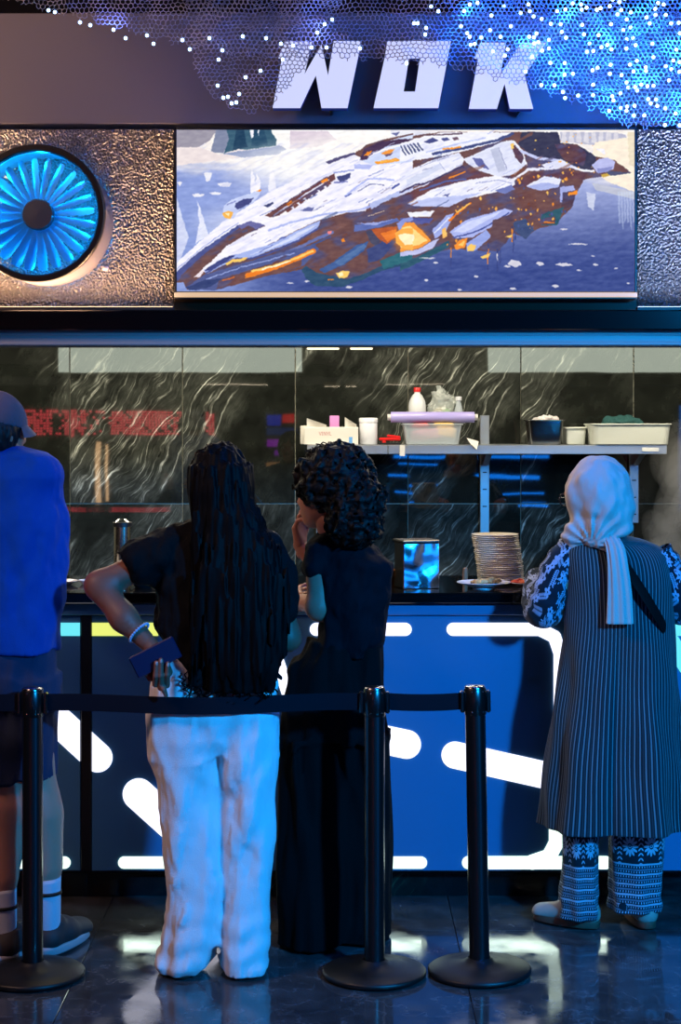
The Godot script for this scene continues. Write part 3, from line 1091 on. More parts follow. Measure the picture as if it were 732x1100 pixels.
	ink_l([288, 276, 312, 262, 400, 208, 470, 164, 500, 148, 504, 166, 440, 206, 380, 242, 332, 276, 304, 282], Color(0.42, 0.27, 0.30))
	line_l([316, 276, 380, 232, 440, 194, 482, 168], 4.0, Color(0.88, 0.88, 0.97))
	for k in 7: ink_l([352 + k * 20, 262 - k * 13, 364 + k * 20, 252 - k * 13, 372 + k * 20, 256 - k * 13, 358 + k * 20, 268 - k * 13], Color(0.46, 0.28, 0.28))
	line_l([312, 262, 400, 206, 478, 158], 2.0, Color(0.30, 0.26, 0.42))
	ink_l([458, 172, 478, 162, 482, 170, 464, 180], orange)
	ink_l([354, 240, 370, 230, 372, 238, 358, 248], orange)
	ink_l([508, 158, 550, 146, 548, 162, 518, 176], Color(0.28, 0.30, 0.50))
	line_l([500, 146, 560, 138], 4.0, Color(0.58, 0.62, 0.86))
	line_l([500, 176, 540, 172], 4.0, Color(0.48, 0.50, 0.74))
	ink_l([284, 246, 312, 236, 316, 240, 298, 252], Color(0.26, 0.28, 0.46))
	ink_l([396, 262, 420, 250, 440, 252, 432, 264], Color(0.42, 0.44, 0.66))
	line_l([436, 262, 470, 246], 1.6, Color(0.45, 0.46, 0.66))
	line_l([532, 216, 560, 196, 602, 165, 640, 164, 682, 168], 5.0, Color(0.70, 0.74, 0.95))
	line_l([534, 218, 552, 210], 5.0, Color(0.36, 0.40, 0.68))
	line_l([572, 204, 610, 180, 652, 183], 2.4, Color(0.46, 0.48, 0.68))
	line_l([676, 194, 696, 180], 6.0, Color(0.34, 0.38, 0.66))
	line_l([632, 206, 650, 196], 2.0, Color(0.56, 0.58, 0.80))
	# cockpit
	ink_l([560, 120, 620, 122, 606, 136, 562, 134], Color(0.72, 0.75, 0.95))
	ink_l([580, 106, 592, 76, 640, 55, 740, 30, 740, 112, 690, 118, 620, 124], Color(0.82, 0.86, 0.98))
	ink_l([578, 108, 590, 74, 640, 52, 700, 44, 740, 42, 740, 50, 660, 66, 620, 86, 600, 104], Color(0.30, 0.22, 0.34))
	line_l([604, 98, 650, 76, 740, 52], 5.0, Color(0.99, 0.98, 1.0))
	ink_l([590, 94, 600, 84, 618, 80, 606, 92], orange)
	ink_l([622, 113, 660, 106, 690, 102, 706, 109, 660, 117, 630, 120], Color(0.98, 0.62, 0.20))
	line_l([640, 113, 690, 107], 2.4, amber)
	ink_l([644, 88, 664, 76, 686, 74, 676, 84, 656, 94], Color(0.96, 0.60, 0.26))
	ink_l([652, 92, 680, 84, 672, 92, 656, 98], Color(0.40, 0.34, 0.46))
	ink_l([474, 113, 500, 102, 560, 84, 566, 90, 520, 104, 482, 120], Color(0.34, 0.32, 0.48))
	ink_l([672, 26, 700, 22, 690, 34], Color(0.42, 0.44, 0.64))
	# little engine on the far side
	ink_l([158, 276, 164, 246, 190, 226, 240, 210, 280, 198, 258, 234, 216, 252, 192, 286], Color(0.80, 0.84, 0.97))
	ink_l([200, 238, 224, 226, 256, 222, 240, 242, 206, 258, 196, 252], Color(0.28, 0.30, 0.52))
	line_l([172, 244, 200, 232], 4.0, Color(0.55, 0.58, 0.80))
	ink_l([158, 268, 176, 262, 192, 266, 186, 286, 166, 284], Color(0.98, 0.72, 0.34))
	ink_l([166, 270, 182, 268, 178, 280], Color(1.0, 0.94, 0.72))
	ink_l([262, 202, 280, 197, 276, 204], orange)
	for k in 9: line_l([236.0 + k * 52.0, 262.0 - k * 24.0, 268.0 + k * 52.0, 246.0 - k * 24.0], 1.6, Color(0.78, 0.80, 0.94))
	# right half: plates, beams and pods
	ink_r([0, 58, 60, 38, 120, 24, 250, 22, 345, 24, 300, 52, 150, 92, 60, 106, 0, 112], Color(0.95, 0.95, 1.0))
	for k in 6: line_r([2 + k * 10, 66 - k * 2, 18 + k * 10, 92 - k * 3], 5.0, Color(0.30, 0.33, 0.50))
	ink_r([72, 52, 100, 40, 116, 48, 92, 58], Color(0.30, 0.32, 0.54))
	ink_r([124, 44, 142, 38, 152, 46, 134, 50], Color(0.32, 0.34, 0.56))
	ink_r([158, 40, 172, 37, 180, 44, 166, 48], Color(0.44, 0.36, 0.44))
	line_r([60, 32, 130, 30, 190, 27], 4.0, Color(0.34, 0.27, 0.36))
	line_r([100, 88, 190, 72, 300, 46, 345, 26], 8.0, Color(0.28, 0.32, 0.52))
	line_r([80, 84, 160, 62, 260, 40], 4.0, Color(0.74, 0.78, 0.95))
	line_r([132, 74, 184, 68], 5.0, Color(0.97, 0.60, 0.22))
	ink_r([0, 152, 90, 110, 180, 85, 196, 104, 190, 122, 100, 166, 40, 190, 0, 206], Color(0.94, 0.94, 0.99))
	ink_r([20, 168, 90, 132, 120, 118, 130, 130, 70, 164, 20, 188], Color(0.84, 0.86, 0.95))
	line_r([60, 128, 110, 108, 150, 98], 2.0, Color(0.58, 0.60, 0.76))
	line_r([68, 140, 100, 128], 2.0, Color(0.64, 0.66, 0.80))
	line_r([120, 116, 138, 140], 2.0, Color(0.70, 0.72, 0.86))
	line_r([0, 206, 48, 182, 80, 178, 190, 126, 216, 150], 5.0, Color(0.30, 0.27, 0.42))
	line_r([0, 214, 60, 188, 110, 172], 4.0, Color(0.86, 0.86, 0.96))
	ink_r([190, 106, 250, 80, 310, 52, 345, 46, 366, 74, 384, 120, 352, 150, 300, 160, 232, 136], Color(0.89, 0.90, 0.98))
	ink_r([218, 100, 248, 104, 272, 136, 236, 126], Color(0.40, 0.42, 0.66))
	ink_r([276, 76, 300, 68, 322, 140, 300, 146], Color(0.76, 0.78, 0.88))
	line_r([300, 70, 326, 138], 2.0, Color(0.56, 0.58, 0.74))
	ink_r([338, 62, 350, 60, 378, 98, 370, 120, 352, 100], Color(0.36, 0.26, 0.34))
	ink_r([336, 58, 346, 56, 348, 72, 340, 74], amber)
	line_r([345, 48, 372, 78, 386, 122], 4.0, Color(0.96, 0.96, 1.0))
	ink_r([60, 192, 190, 132, 232, 142, 280, 160, 200, 170, 120, 196, 40, 232, 0, 250, 0, 222], Color(0.42, 0.27, 0.30))
	line_r([150, 162, 200, 142], 4.0, orange)
	line_r([60, 200, 140, 172, 200, 166], 5.0, Color(0.36, 0.40, 0.64))
	ink_r([22, 238, 100, 196, 200, 170, 290, 155, 345, 165, 352, 186, 290, 206, 200, 226, 150, 250, 40, 248], Color(0.95, 0.95, 1.0))
	ink_r([22, 240, 90, 222, 180, 216, 250, 206, 200, 226, 150, 250, 40, 248], Color(0.76, 0.79, 0.96))
	ink_r([128, 216, 154, 208, 146, 218], Color(0.42, 0.44, 0.66))
	line_r([230, 178, 300, 168, 340, 178], 3.0, Color(0.66, 0.68, 0.84))
	ink_r([290, 200, 340, 182, 350, 196, 318, 212], Color(0.46, 0.50, 0.74))
	ink_r([340, 190, 400, 146, 570, 144, 560, 166, 480, 164, 390, 186], Color(0.38, 0.25, 0.30))
	line_r([368, 80, 420, 102, 480, 108, 540, 135], 9.0, Color(0.78, 0.80, 0.96))
	line_r([340, 172, 390, 137, 470, 132, 512, 126], 8.0, Color(0.92, 0.92, 1.0))
	ink_r([430, 122, 490, 104, 520, 124, 450, 138], Color(0.90, 0.90, 0.98))
	line_r([520, 128, 560, 140, 590, 140], 7.0, Color(0.95, 0.95, 1.0))
	ink_r([584, 122, 606, 104, 634, 100, 656, 112, 650, 136, 600, 146], Color(0.74, 0.75, 0.93))
	ink_r([600, 134, 650, 128, 640, 142, 604, 148], Color(0.56, 0.58, 0.80))
	ink_r([640, 140, 706, 147, 652, 154, 610, 156], Color(0.32, 0.34, 0.46))
	ink_r([612, 152, 632, 146, 640, 154, 620, 160], Color(0.80, 0.66, 0.30))
	ink_r([384, 186, 440, 156, 492, 164, 482, 190, 430, 202], Color(0.90, 0.91, 0.99))
	ink_r([384, 188, 440, 176, 486, 182, 482, 190, 430, 202], Color(0.68, 0.72, 0.92))
	ink_r([488, 190, 530, 184, 538, 214, 512, 242, 488, 236], Color(0.66, 0.69, 0.90))
	ink_r([496, 206, 540, 198, 524, 250, 490, 258], Color(0.34, 0.24, 0.28))
	ink_r([512, 206, 540, 199, 540, 212, 518, 214], orange)
	ink_r([430, 272, 500, 250, 480, 306, 430, 306], Color(0.20, 0.36, 0.42))
	ink_r([426, 288, 470, 278, 474, 300, 430, 304], Color(0.46, 0.28, 0.24))
	line_r([440, 296, 470, 298], 4.0, orange)
	ink_r([358, 208, 410, 200, 420, 280, 382, 290], Color(0.42, 0.28, 0.28))
	ink_r([340, 300, 380, 286, 410, 320, 384, 348, 356, 330], Color(0.26, 0.32, 0.48))
	# nacelles
	ink_r([150, 326, 200, 290, 320, 255, 345, 262, 300, 300, 220, 342, 170, 346], Color(0.68, 0.72, 0.94))
	ink_r([160, 326, 210, 294, 310, 262, 280, 284, 200, 326], Color(0.82, 0.85, 0.99))
	line_r([160, 344, 230, 326, 300, 290, 330, 268], 4.0, Color(0.30, 0.34, 0.60))
	ink_r([200, 362, 262, 320, 278, 340, 232, 382, 204, 386], Color(0.60, 0.66, 0.90))
	ink_r([96, 322, 142, 276, 164, 268, 142, 322, 108, 346], Color(0.64, 0.69, 0.92))
	line_r([104, 330, 150, 282], 4.0, Color(0.90, 0.92, 1.0))
	ink_r([20, 266, 106, 262, 92, 280, 30, 281], Color(0.95, 0.95, 1.0))
	ink_r([0, 284, 100, 284, 90, 300, 0, 306], Color(0.34, 0.36, 0.62))
	ink_r([284, 290, 342, 270, 348, 330, 300, 384, 268, 370], Color(0.36, 0.28, 0.34))
	ink_r([0, 424, 60, 398, 150, 352, 150, 372, 60, 418, 0, 446], Color(0.20, 0.36, 0.44))
	dab(440, 255, 26, 20, Color(1.0, 0.60, 0.22), 0.9)
	ink_r([0, 300, 40, 296, 74, 330, 96, 352, 60, 376, 0, 388], Color(0.98, 0.62, 0.26))
	ink_r([0, 316, 30, 306, 56, 330, 84, 352, 50, 368, 0, 374], Color(1.0, 0.86, 0.54))
	ink_r([0, 330, 24, 318, 44, 338, 40, 356, 10, 366, 0, 362], Color(1.0, 0.98, 0.86))
	ink_l([690, 300, 710, 286, 740, 280, 740, 290, 712, 300, 700, 330], Color(0.56, 0.60, 0.86))
	ink_l([684, 330, 706, 316, 740, 314, 740, 384, 712, 378, 690, 360], Color(1.0, 0.70, 0.32))
	ink_l([694, 338, 712, 330, 740, 334, 740, 364, 714, 366], Color(1.0, 0.96, 0.78))
	ink_r([0, 388, 60, 378, 96, 354, 120, 346, 100, 376, 60, 392, 0, 402], Color(0.76, 0.77, 0.93))
	ink_r([128, 318, 140, 312, 142, 340, 130, 346], Color(1.0, 0.76, 0.42))
	ink_r([164, 366, 182, 350, 206, 344, 196, 374, 170, 382], Color(0.97, 0.58, 0.22))
	ink_r([176, 366, 198, 352, 192, 370], amber)
	ink_r([204, 372, 218, 362, 232, 368, 224, 384, 206, 384], amber)
	line_r([150, 292, 182, 262, 215, 238], 6.0, Color(0.93, 0.50, 0.18))
	line_r([172, 266, 212, 240], 4.0, amber)
	# masts and drips
	for q in [[155, 372, 155, 432], [268, 360, 267, 446], [296, 378, 297, 448], [306, 384, 305, 420], [342, 310, 346, 386], [350, 320, 350, 350]]:
		line_r(q, 3.0, Color(0.24, 0.28, 0.50))
	line_r([155, 374, 155, 404], 3.0, orange)
	line_r([268, 378, 267, 424], 3.0, orange)
	line_r([341, 316, 342, 356], 3.0, orange)
	ink_r([244, 402, 276, 390, 270, 404, 250, 408], amber)
	ink_r([320, 340, 344, 334, 338, 346], amber)
	line_r([295, 392, 296, 412], 2.4, Color(0.95, 0.92, 0.90))
	var rng := RandomNumberGenerator.new()
	rng.seed = 4
	for k in 120:
		var x := rng.randf_range(478, 622)
		var y := rng.randf_range(190, 250) - (x - 550.0) * 0.25
		var here := art.get_pixel(clampi(int(ax(x)), 0, W - 1), clampi(int(ay(y)), 0, H - 1))
		if here.b > 0.55: continue
		var s := rng.randf_range(0.6, 1.6)
		var c2 := orange.lerp(amber, rng.randf()) if rng.randf() < 0.6 else (rust if rng.randf() < 0.5 else Color(0.30, 0.36, 0.58))
		ink([x - s, y, x, y - s * 1.4, x + s, y, x, y + s * 1.6], c2)
	for k in 26:
		var x := rng.randf_range(560, 640)
		var y := rng.randf_range(144, 186)
		var s := rng.randf_range(0.5, 1.2)
		ink([x - s, y, x, y - s, x + s, y, x, y + s], orange.lerp(amber, rng.randf()))
	# floes lower right
	for q in [[553, 283, 16, 7], [580, 283, 10, 4], [606, 284, 20, 3.4], [640, 284, 7, 2.4], [597, 307, 8, 3], [512, 297, 6, 2.6], [494, 311, 6, 2], [551, 310, 8, 2], [458, 301, 5, 2], [468, 282, 6, 2], [622, 290, 6, 1.6], [637, 275, 5, 1.6], [662, 288, 5, 1.4], [622, 262, 22, 1.8], [606, 246, 10, 1.6], [460, 277, 20, 1.4], [675, 304, 4, 1.6], [312, 304, 8, 2], [330, 302, 6, 2], [375, 308, 9, 2.2], [545, 286, 8, 2.4]]:
		ink([q[0] - q[2] * 0.5, q[1], q[0] - q[2] * 0.2, q[1] - q[3] * 0.6, q[0] + q[2] * 0.3, q[1] - q[3] * 0.4, q[0] + q[2] * 0.5, q[1] + q[3] * 0.2, q[0], q[1] + q[3] * 0.6], Color(0.93, 0.91, 0.93), 0.85)
	# panel lines and scratches on the pale hull, running along the ship
	for k in 130:
		var x := rng.randf_range(240, 640)
		var y := lerpf(268.0, 150.0, (x - 240.0) / 330.0) + rng.randf_range(-26, 44)
		if y < 142.0 or y > 300.0: continue
		var c := art.get_pixel(clampi(int(ax(x)), 0, W - 1), clampi(int(ay(y)), 0, H - 1))
		var l := rng.randf_range(3.0, 16.0)
		var sl := rng.randf_range(-0.62, -0.40)
		if c.r > 0.78 and c.b > 0.9: stroke([x, y, x + l, y + l * sl], rng.randf_range(0.4, 0.9), [lilac, blue, Color(0.50, 0.46, 0.58), Color(0.74, 0.76, 0.9)][k % 4], 0.8)
		elif absf(c.r - brown.r) < 0.06 and c.g < 0.34: stroke([x, y, x + l * 1.3, y + l * 1.3 * sl], rng.randf_range(0.8, 3.0), [Color(0.30, 0.28, 0.42), rust, Color(0.50, 0.33, 0.30), Color(0.27, 0.33, 0.52)][k % 4], 0.6)
	# brush-like grain: streaks along the ship, pixels pulled about a little, then softened
	var src: Image = art.duplicate()
	var jx := FastNoiseLite.new()
	jx.seed = 41
	jx.frequency = 0.05
	jx.fractal_octaves = 2
	var gx := FastNoiseLite.new()
	gx.seed = 43
	gx.frequency = 0.02
	gx.fractal_octaves = 3
	for y in H:
		for x in W:
			var u := clampi(x + int(round(1.7 * jx.get_noise_2d(x, y))), 0, W - 1)
			var v := clampi(y + int(round(1.4 * jx.get_noise_2d(x + 700.0, y))), 0, H - 1)
			var c := src.get_pixel(u, v)
			var along := gx.get_noise_2d((x - y * 0.4) * 0.6, (y + x * 0.5) * 3.0)
			var low := gx.get_noise_2d(x * 0.5 + 300.0, y * 0.7)
			if c.b > 0.88 and c.r > 0.80 and y > 30: c = c.lerp(lilac, clampf(along * 0.55, 0.0, 0.3))
			elif c.r < 0.55 and c.r > c.b * 0.9: c = c.lerp(Color(0.30, 0.34, 0.55), clampf(low * 1.3 + along * 0.5, 0.0, 0.6)).lerp(Color(0.50, 0.34, 0.29), clampf(-low * 0.9, 0.0, 0.3))
			var g := 0.05 * nz.get_noise_2d(x * 3.0 + y * 2.0, y * 7.0)
			art.set_pixel(x, y, Color(clampf(c.r + g, 0, 1), clampf(c.g + g, 0, 1), clampf(c.b + g * 0.8, 0, 1)))
	art.resize(W / 2, H / 2, Image.INTERPOLATE_LANCZOS)
	art.resize(W, H, Image.INTERPOLATE_CUBIC)
	return art

func build_screen() -> void:
	var a := px(190, 139.5, 6.0)
	var b := px(682, 313, 6.0)
	var c := (a + b) * 0.5
	var t := thing("display_screen", Vector3(c.x, b.y, -6.03), "wide lit screen showing a starship over an icy lake", "screen")
	var w := b.x - a.x
	var h := a.y - b.y
	var pm := StandardMaterial3D.new()
	pm.resource_name = "screen_picture"
	pm.albedo_color = Color(0.02, 0.02, 0.02)
	pm.roughness = 0.7
	pm.metallic_specular = 0.1
	pm.emission_enabled = true
	pm.emission = Color.WHITE
	pm.emission_operator = BaseMaterial3D.EMISSION_OP_MULTIPLY
	pm.emission_texture = ImageTexture.create_from_image(paint_art())
	pm.emission_energy_multiplier = 1.05
	var q := []
	for r in 2:
		q.append(PackedVector3Array([Vector3(-w / 2, h * (1 - r), 0.03), Vector3(w / 2, h * (1 - r), 0.03)]))
	put(t, "picture", grid_mesh(q, false), pm)
	box(t, "casing", Vector3(0, h / 2, 0.003), Vector3(w + 0.004, h + 0.004, 0.05), mat("turbine_black"), 0.001)
	var bz := mat("screen_bezel", Color(0.04, 0.04, 0.05), 0.4)
	for s in [-1.0, 1.0]:
		box(t, "bezel_side", Vector3(s * (w / 2 + 0.004), h / 2, 0.006), Vector3(0.007, h + 0.012, 0.06), bz, 0.001)
	box(t, "bezel_top", Vector3(0, h + 0.004, 0.006), Vector3(w + 0.012, 0.006, 0.06), bz, 0.001)
	var led := box(t, "light_ledge", Vector3(0, -0.013, 0.012), Vector3(w + 0.015, 0.017, 0.07), glow_mat("ledge", Color(1.0, 0.83, 0.62), 0.72), 0.002)
	tag(led, "warm glowing ledge along the bottom of the screen")
	box(t, "ledge_cap", Vector3(0, -0.0245, 0.012), Vector3(w + 0.015, 0.005, 0.07), mat("screen_bezel"), 0.001)
	var l := AreaLight3D.new()
	l.name = "screen_light"
	l.area_size = Vector2(w, h)
	l.light_color = Color(0.72, 0.78, 1.0)
	l.light_energy = 0.10
	l.area_range = 15.0
	l.shadow_enabled = true
	l.position = Vector3(0, h / 2, 0.04)
	l.rotation.y = PI
	t.add_child(l)

# ---------------------------------------------------------------- the serving counter
func rounded_line(line: PackedVector2Array, half: float, ends: int) -> Array:
	var big := PackedVector2Array()
	for p in line: big.append(p * 2000.0)
	var out := []
	for poly in Geometry2D.offset_polyline(big, half * 2000.0, Geometry2D.JOIN_ROUND, ends):
		var small := PackedVector2Array()
		for p in poly: small.append(p / 2000.0)
		out.append(small)
	return out

func build_counter() -> void:
	var d := 6.10
	var root := thing("service_counter", Vector3(0, 0, -6.1), "long dark blue serving counter with black top and glowing line pattern", "counter")
	var paint := mat("counter_blue", Color(0.24, 0.44, 0.60), 0.42, 0.0, 0.4)
	var black := mat("counter_top_black", Color(0.035, 0.036, 0.04), 0.07, 0.0, 0.5)
	# top with a softened front edge
	var yt := px(0, 637, 6.05).y
	var yb := px(0, 648.5, 6.05).y
	box(root, "worktop", Vector3(0, (yt + yb) * 0.5, -0.35 + 0.05), Vector3(7.8, yt - yb, 0.70), black, 0.004)
	rect_px(root, "apron", -800, 649, 1530, 661, 6.085, 0.06, paint, 0.003)
	# front panels either side of the pilasters
	var y0 := 661.5
	var y1 := 935.5
	var seams := [-700.0, -255.0, 86.5, 98.5, 1430.0]
	rect_px(root, "front_panel", -700, y0, 86.5, y1, d, 0.04, paint, 0.002)
	rect_px(root, "pilaster", 87, y0, 98, y1, d - 0.004, 0.04, mat("pilaster_black", Color(0.04, 0.04, 0.05), 0.35), 0.002)
	rect_px(root, "front_panel", 98.5, y0, 1500, y1, d, 0.04, paint, 0.002)
	box(root, "carcass", Vector3(0, 0.56, -0.36), Vector3(7.8, 0.95, 0.55), mat("carcass_dark", Color(0.05, 0.05, 0.06), 0.6), 0.003)
	var pm := marble("plinth_marble_src", Color(0.10, 0.10, 0.11), Color(0.72, 0.58, 0.36))
	pm.uv1_triplanar = true
	pm.uv1_world_triplanar = true
	pm.uv1_scale = Vector3(0.5, 0.5, 0.5)
	var yp := px(0, 935.5, 6.2).y
	box(root, "plinth", Vector3(0, 0.06, -0.12), Vector3(7.8, 0.12, 0.05), pm, 0.002)
	# glowing lines let into the panels
	var white := glow_mat("strip_white", Color(0.93, 0.93, 1.0), 1.6)
	var mint := glow_mat("strip_mint", Color(0.90, 1.0, 0.93), 1.5)
	var cyan := glow_mat("strip_cyan", Color(0.42, 0.93, 0.98), 1.0)
	var lime := glow_mat("strip_lime", Color(0.93, 0.97, 0.48), 1.0)
	# [material, half width, flat ends?, points]
	var lines := [
		[cyan, 7.0, true, [30, 676, 86, 676]],
		[lime, 7.0, true, [99, 676, 170, 676]],
		[white, 7.0, false, [182, 676, 262, 676, 297, 706, 310, 745]],
		[white, 7.0, false, [340, 676, 435.5, 676]],
		[white, 16.0, true, [24, 739, 86, 796]],
		[white, 16.0, false, [99, 808, 105, 813.5]],
		[white, 17.0, false, [149, 853, 222, 919]],
		[mint, 6.5, false, [20, 926.5, 69.5, 926.5]],
		[mint, 6.5, false, [133.5, 926.5, 229, 926.5]],
		[white, 15.5, false, [330, 777, 437, 799.5]],
		[mint, 6.5, false, [340, 926.5, 452.5, 926.5]],
		[white, 14.5, false, [489, 811, 592, 834]],
		[white, 7.0, false, [487, 676, 580, 676, 596, 684, 602, 702, 602, 760]],
		[mint, 7.0, false, [503.5, 926.5, 651, 926.5]],
		[mint, 8.0, false, [598, 820, 598, 905, 590, 920, 572, 926]],
		[cyan, 7.0, true, [690, 676, 800, 676]],
		[cyan, 9.0, false, [700, 676, 722, 690, 738, 716]],
	]
	var k := d / FOCAL
	for s in lines:
		var pl := PackedVector2Array()
		for i in range(0, s[3].size(), 2):
			var p := px(s[3][i], s[3][i + 1], d) - root.position
			pl.append(Vector2(p.x, p.y))
		var polys := rounded_line(pl, s[1] * k, Geometry2D.END_BUTT if s[2] else Geometry2D.END_ROUND)
		var poly: PackedVector2Array = polys[0]
		if s[1] == 16.0:   # cut square by the pilaster
			var x0 := px(-200 if s[2] else 99, 0, d).x
			var x1 := px(86 if s[2] else 400, 0, d).x
			var cutter := PackedVector2Array([Vector2(x0, 0), Vector2(x1, 0), Vector2(x1, 2), Vector2(x0, 2)])
			if s[2]:
				var ext := rounded_line(PackedVector2Array([pl[0], pl[1] + (pl[1] - pl[0]) * 0.4]), s[1] * k, Geometry2D.END_BUTT)
				poly = ext[0]
			else:
				var ext2 := rounded_line(PackedVector2Array([pl[0] - (pl[1] - pl[0]) * 3.0, pl[1]]), s[1] * k, Geometry2D.END_ROUND)
				poly = ext2[0]
			poly = Geometry2D.intersect_polygons(poly, cutter)[0]
		put(root, "light_strip", plate(poly, 0.006), s[0], Vector3(0, 0, 0.001))
		if s[1] < 8.0 and s[3].size() == 4:
			var l := AreaLight3D.new()
			l.name = "strip_light"
			l.area_size = Vector2(absf(pl[1].x - pl[0].x), s[1] * 2.0 * k)
			l.light_color = (s[0] as StandardMaterial3D).emission
			l.light_energy = 0.06 * absf(pl[1].x - pl[0].x)
			l.area_range = 8.0
			l.shadow_enabled = true
			l.position = Vector3((pl[0].x + pl[1].x) * 0.5, pl[0].y, 0.02)
			l.rotation.y = PI
			root.add_child(l, true)

# ---------------------------------------------------------------- kitchen: hood, lamps, shelf
func build_kitchen() -> void:
	var hood := thing("extractor_hood", Vector3(0, px(0, 373, 6.08).y, -6.08), "long stainless steel extractor hood edge over the serving opening", "hood")
	var st := steel("shelf_steel", Color(0.70, 0.71, 0.72), 0.33)
	st.metallic = 0.75
	var hh := px(0, 353, 6.08).y - px(0, 373, 6.08).y
	var hs := steel("hood_steel", Color(0.56, 0.57, 0.58), 0.5)
	hs.metallic = 0.1
	box(hood, "lip", Vector3(0, hh * 0.5, 0.03), Vector3(7.8, hh, 0.14), hs, 0.006)
	box(hood, "drip_rail", Vector3(0, hh * 0.62, 0.102), Vector3(7.8, 0.008, 0.012), hs, 0.003)
	box(hood, "drip_rail", Vector3(0, 0.008, 0.101), Vector3(7.8, 0.012, 0.010), hs, 0.003)
	var inner := mat("hood_inner", Color(0.80, 0.83, 0.80), 0.45, 0.3)
	for s in [[-1.95, -0.27], [1.02, 2.6]]:
		box(hood, "inner_panel", Vector3((s[0] + s[1]) * 0.5, 0.19, -0.335), Vector3(s[1] - s[0] + 0.03, 0.23, 0.02), inner, 0.004)
		box(hood, "light_diffuser", Vector3((s[0] + s[1]) * 0.5, 0.185, -0.347), Vector3(s[1] - s[0], 0.20, 0.006), glow_mat("hood_lamp", Color(0.95, 1.0, 0.92), 2.2), 0.001)
		var hl := AreaLight3D.new()
		hl.name = "hood_light"
		hl.area_size = Vector2(s[1] - s[0], 0.20)
		hl.light_color = Color(0.95, 1.0, 0.92)
		hl.light_energy = 0.5
		hl.area_range = 8.0
		hl.shadow_enabled = true
		hl.position = Vector3((s[0] + s[1]) * 0.5, 0.185, -0.36)
		hood.add_child(hl, true)
	for s in [[-0.135, 0.01], [0.02, 0.13], [0.3, 0.75], [-1.0, -0.5]]:
		var up := 0.0 if absf(s[0]) < 0.2 else 0.014
		box(hood, "lamp_housing", Vector3((s[0] + s[1]) * 0.5, 0.012 + up, -0.09), Vector3(s[1] - s[0] - 0.02, 0.02, 0.06), mat("tray_cream", Color(0.8, 0.76, 0.66), 0.5), 0.004)
		box(hood, "light_tube", Vector3((s[0] + s[1]) * 0.5, -0.001 + up, -0.09), Vector3(s[1] - s[0] - 0.03, 0.006, 0.04), glow_mat("under_hood", Color(1.0, 0.92, 0.78), 2.0), 0.002)
		var ul := AreaLight3D.new()
		ul.name = "under_hood_light"
		ul.area_size = Vector2(s[1] - s[0] - 0.03, 0.04)
		ul.light_color = Color(1.0, 0.92, 0.78)
		ul.light_energy = 0.55 * (s[1] - s[0])
		ul.area_range = 6.0
		ul.shadow_enabled = true
		ul.position = Vector3((s[0] + s[1]) * 0.5, -0.008 + up, -0.09)
		ul.rotation.x = -PI / 2
		hood.add_child(ul, true)
	for x in [-2.1, -0.2, 1.7]:
		var lamp := thing("kitchen_lamp", Vector3(x, 2.68, -8.05), "flat white light fixture on the kitchen ceiling", "lamp", "lights on the kitchen ceiling")
		box(lamp, "housing", Vector3(0, -0.02, 0), Vector3(1.3, 0.04, 0.34), mat("lamp_white", Color(0.8, 0.8, 0.8), 0.5), 0.004)
		box(lamp, "light_diffuser", Vector3(0, -0.043, 0), Vector3(1.24, 0.006, 0.28), glow_mat("kitchen_lamp", Color(1.0, 0.96, 0.86), 4.0), 0.001)
		var l := AreaLight3D.new()
		l.name = "fixture_light"
		l.area_size = Vector2(1.24, 0.28)
		l.light_color = Color(1.0, 0.95, 0.84)
		l.light_energy = 3.5
		l.area_range = 12.0
		l.shadow_enabled = true
		l.position = Vector3(0, -0.055, 0)
		l.rotation.x = -PI / 2
		lamp.add_child(l)
	# wall shelf on two slotted uprights
	var y := px(0, 478, 8.75).y
	var xl := px(330, 0, 8.75).x
	var xr := px(717, 0, 8.75).x
	var xj := px(417, 0, 8.75).x
	var sh := thing("wall_shelf", Vector3(0, y, -8.95), "long stainless steel wall shelf on slotted uprights", "shelf")
	for s in [[xl, xj - 0.001], [xj + 0.001, xr]]:
		var b := box(sh, "shelf_board", Vector3((s[0] + s[1]) * 0.5, -0.004, 0.0), Vector3(s[1] - s[0], 0.008, 0.40), st, 0.002)
		box(b, "front_edge", Vector3(0, -0.021, 0.196), Vector3(s[1] - s[0], 0.044, 0.008), st, 0.003)
	box(sh, "label_holder", Vector3(px(699, 0, 8.75).x, -0.024, 0.203), Vector3(0.085, 0.02, 0.004), mat("label_white", Color(0.85, 0.85, 0.85), 0.5), 0.001)
	for q in [[521.0, 446.0, 577.0], [681.5, 478.0, 562.0], [345.0, 470.0, 577.0]]:
		var a := px(q[0], q[1], 9.13)
		var b2 := px(q[0], q[2], 9.13)
		var up := box(sh, "upright", Vector3(a.x, (a.y + b2.y) * 0.5 - y, -0.19), Vector3(0.05, a.y - b2.y, 0.025), st, 0.003)
		for r in 4:
			box(up, "slot", Vector3(0, -0.16 + 0.09 * r, 0.0125), Vector3(0.022, 0.006, 0.002), mat("slot_dark", Color(0.03, 0.03, 0.04), 0.6), 0.0004)
		var arm := PackedVector2Array([Vector2(0, 0), Vector2(0.33, 0), Vector2(0.33, -0.02), Vector2(0.05, -0.10), Vector2(0, -0.10)])
		var ar := put(sh, "bracket_arm", plate(arm, 0.03), st, Vector3(a.x, -0.012, -0.18), Vector3(0, -PI / 2, 0))
	# steam rising at the right
	var fm := FogMaterial.new()
	fm.resource_name = "steam"
	fm.density = 0.34
	fm.albedo = Color(0.95, 0.95, 0.95)
	var rng := RandomNumberGenerator.new()
	rng.seed = 12
	var cloud := thing("steam", px(725, 560, 8.45), "white steam drifting up in front of the marble wall", "steam")
	tag(cloud, "", "", "", "stuff")
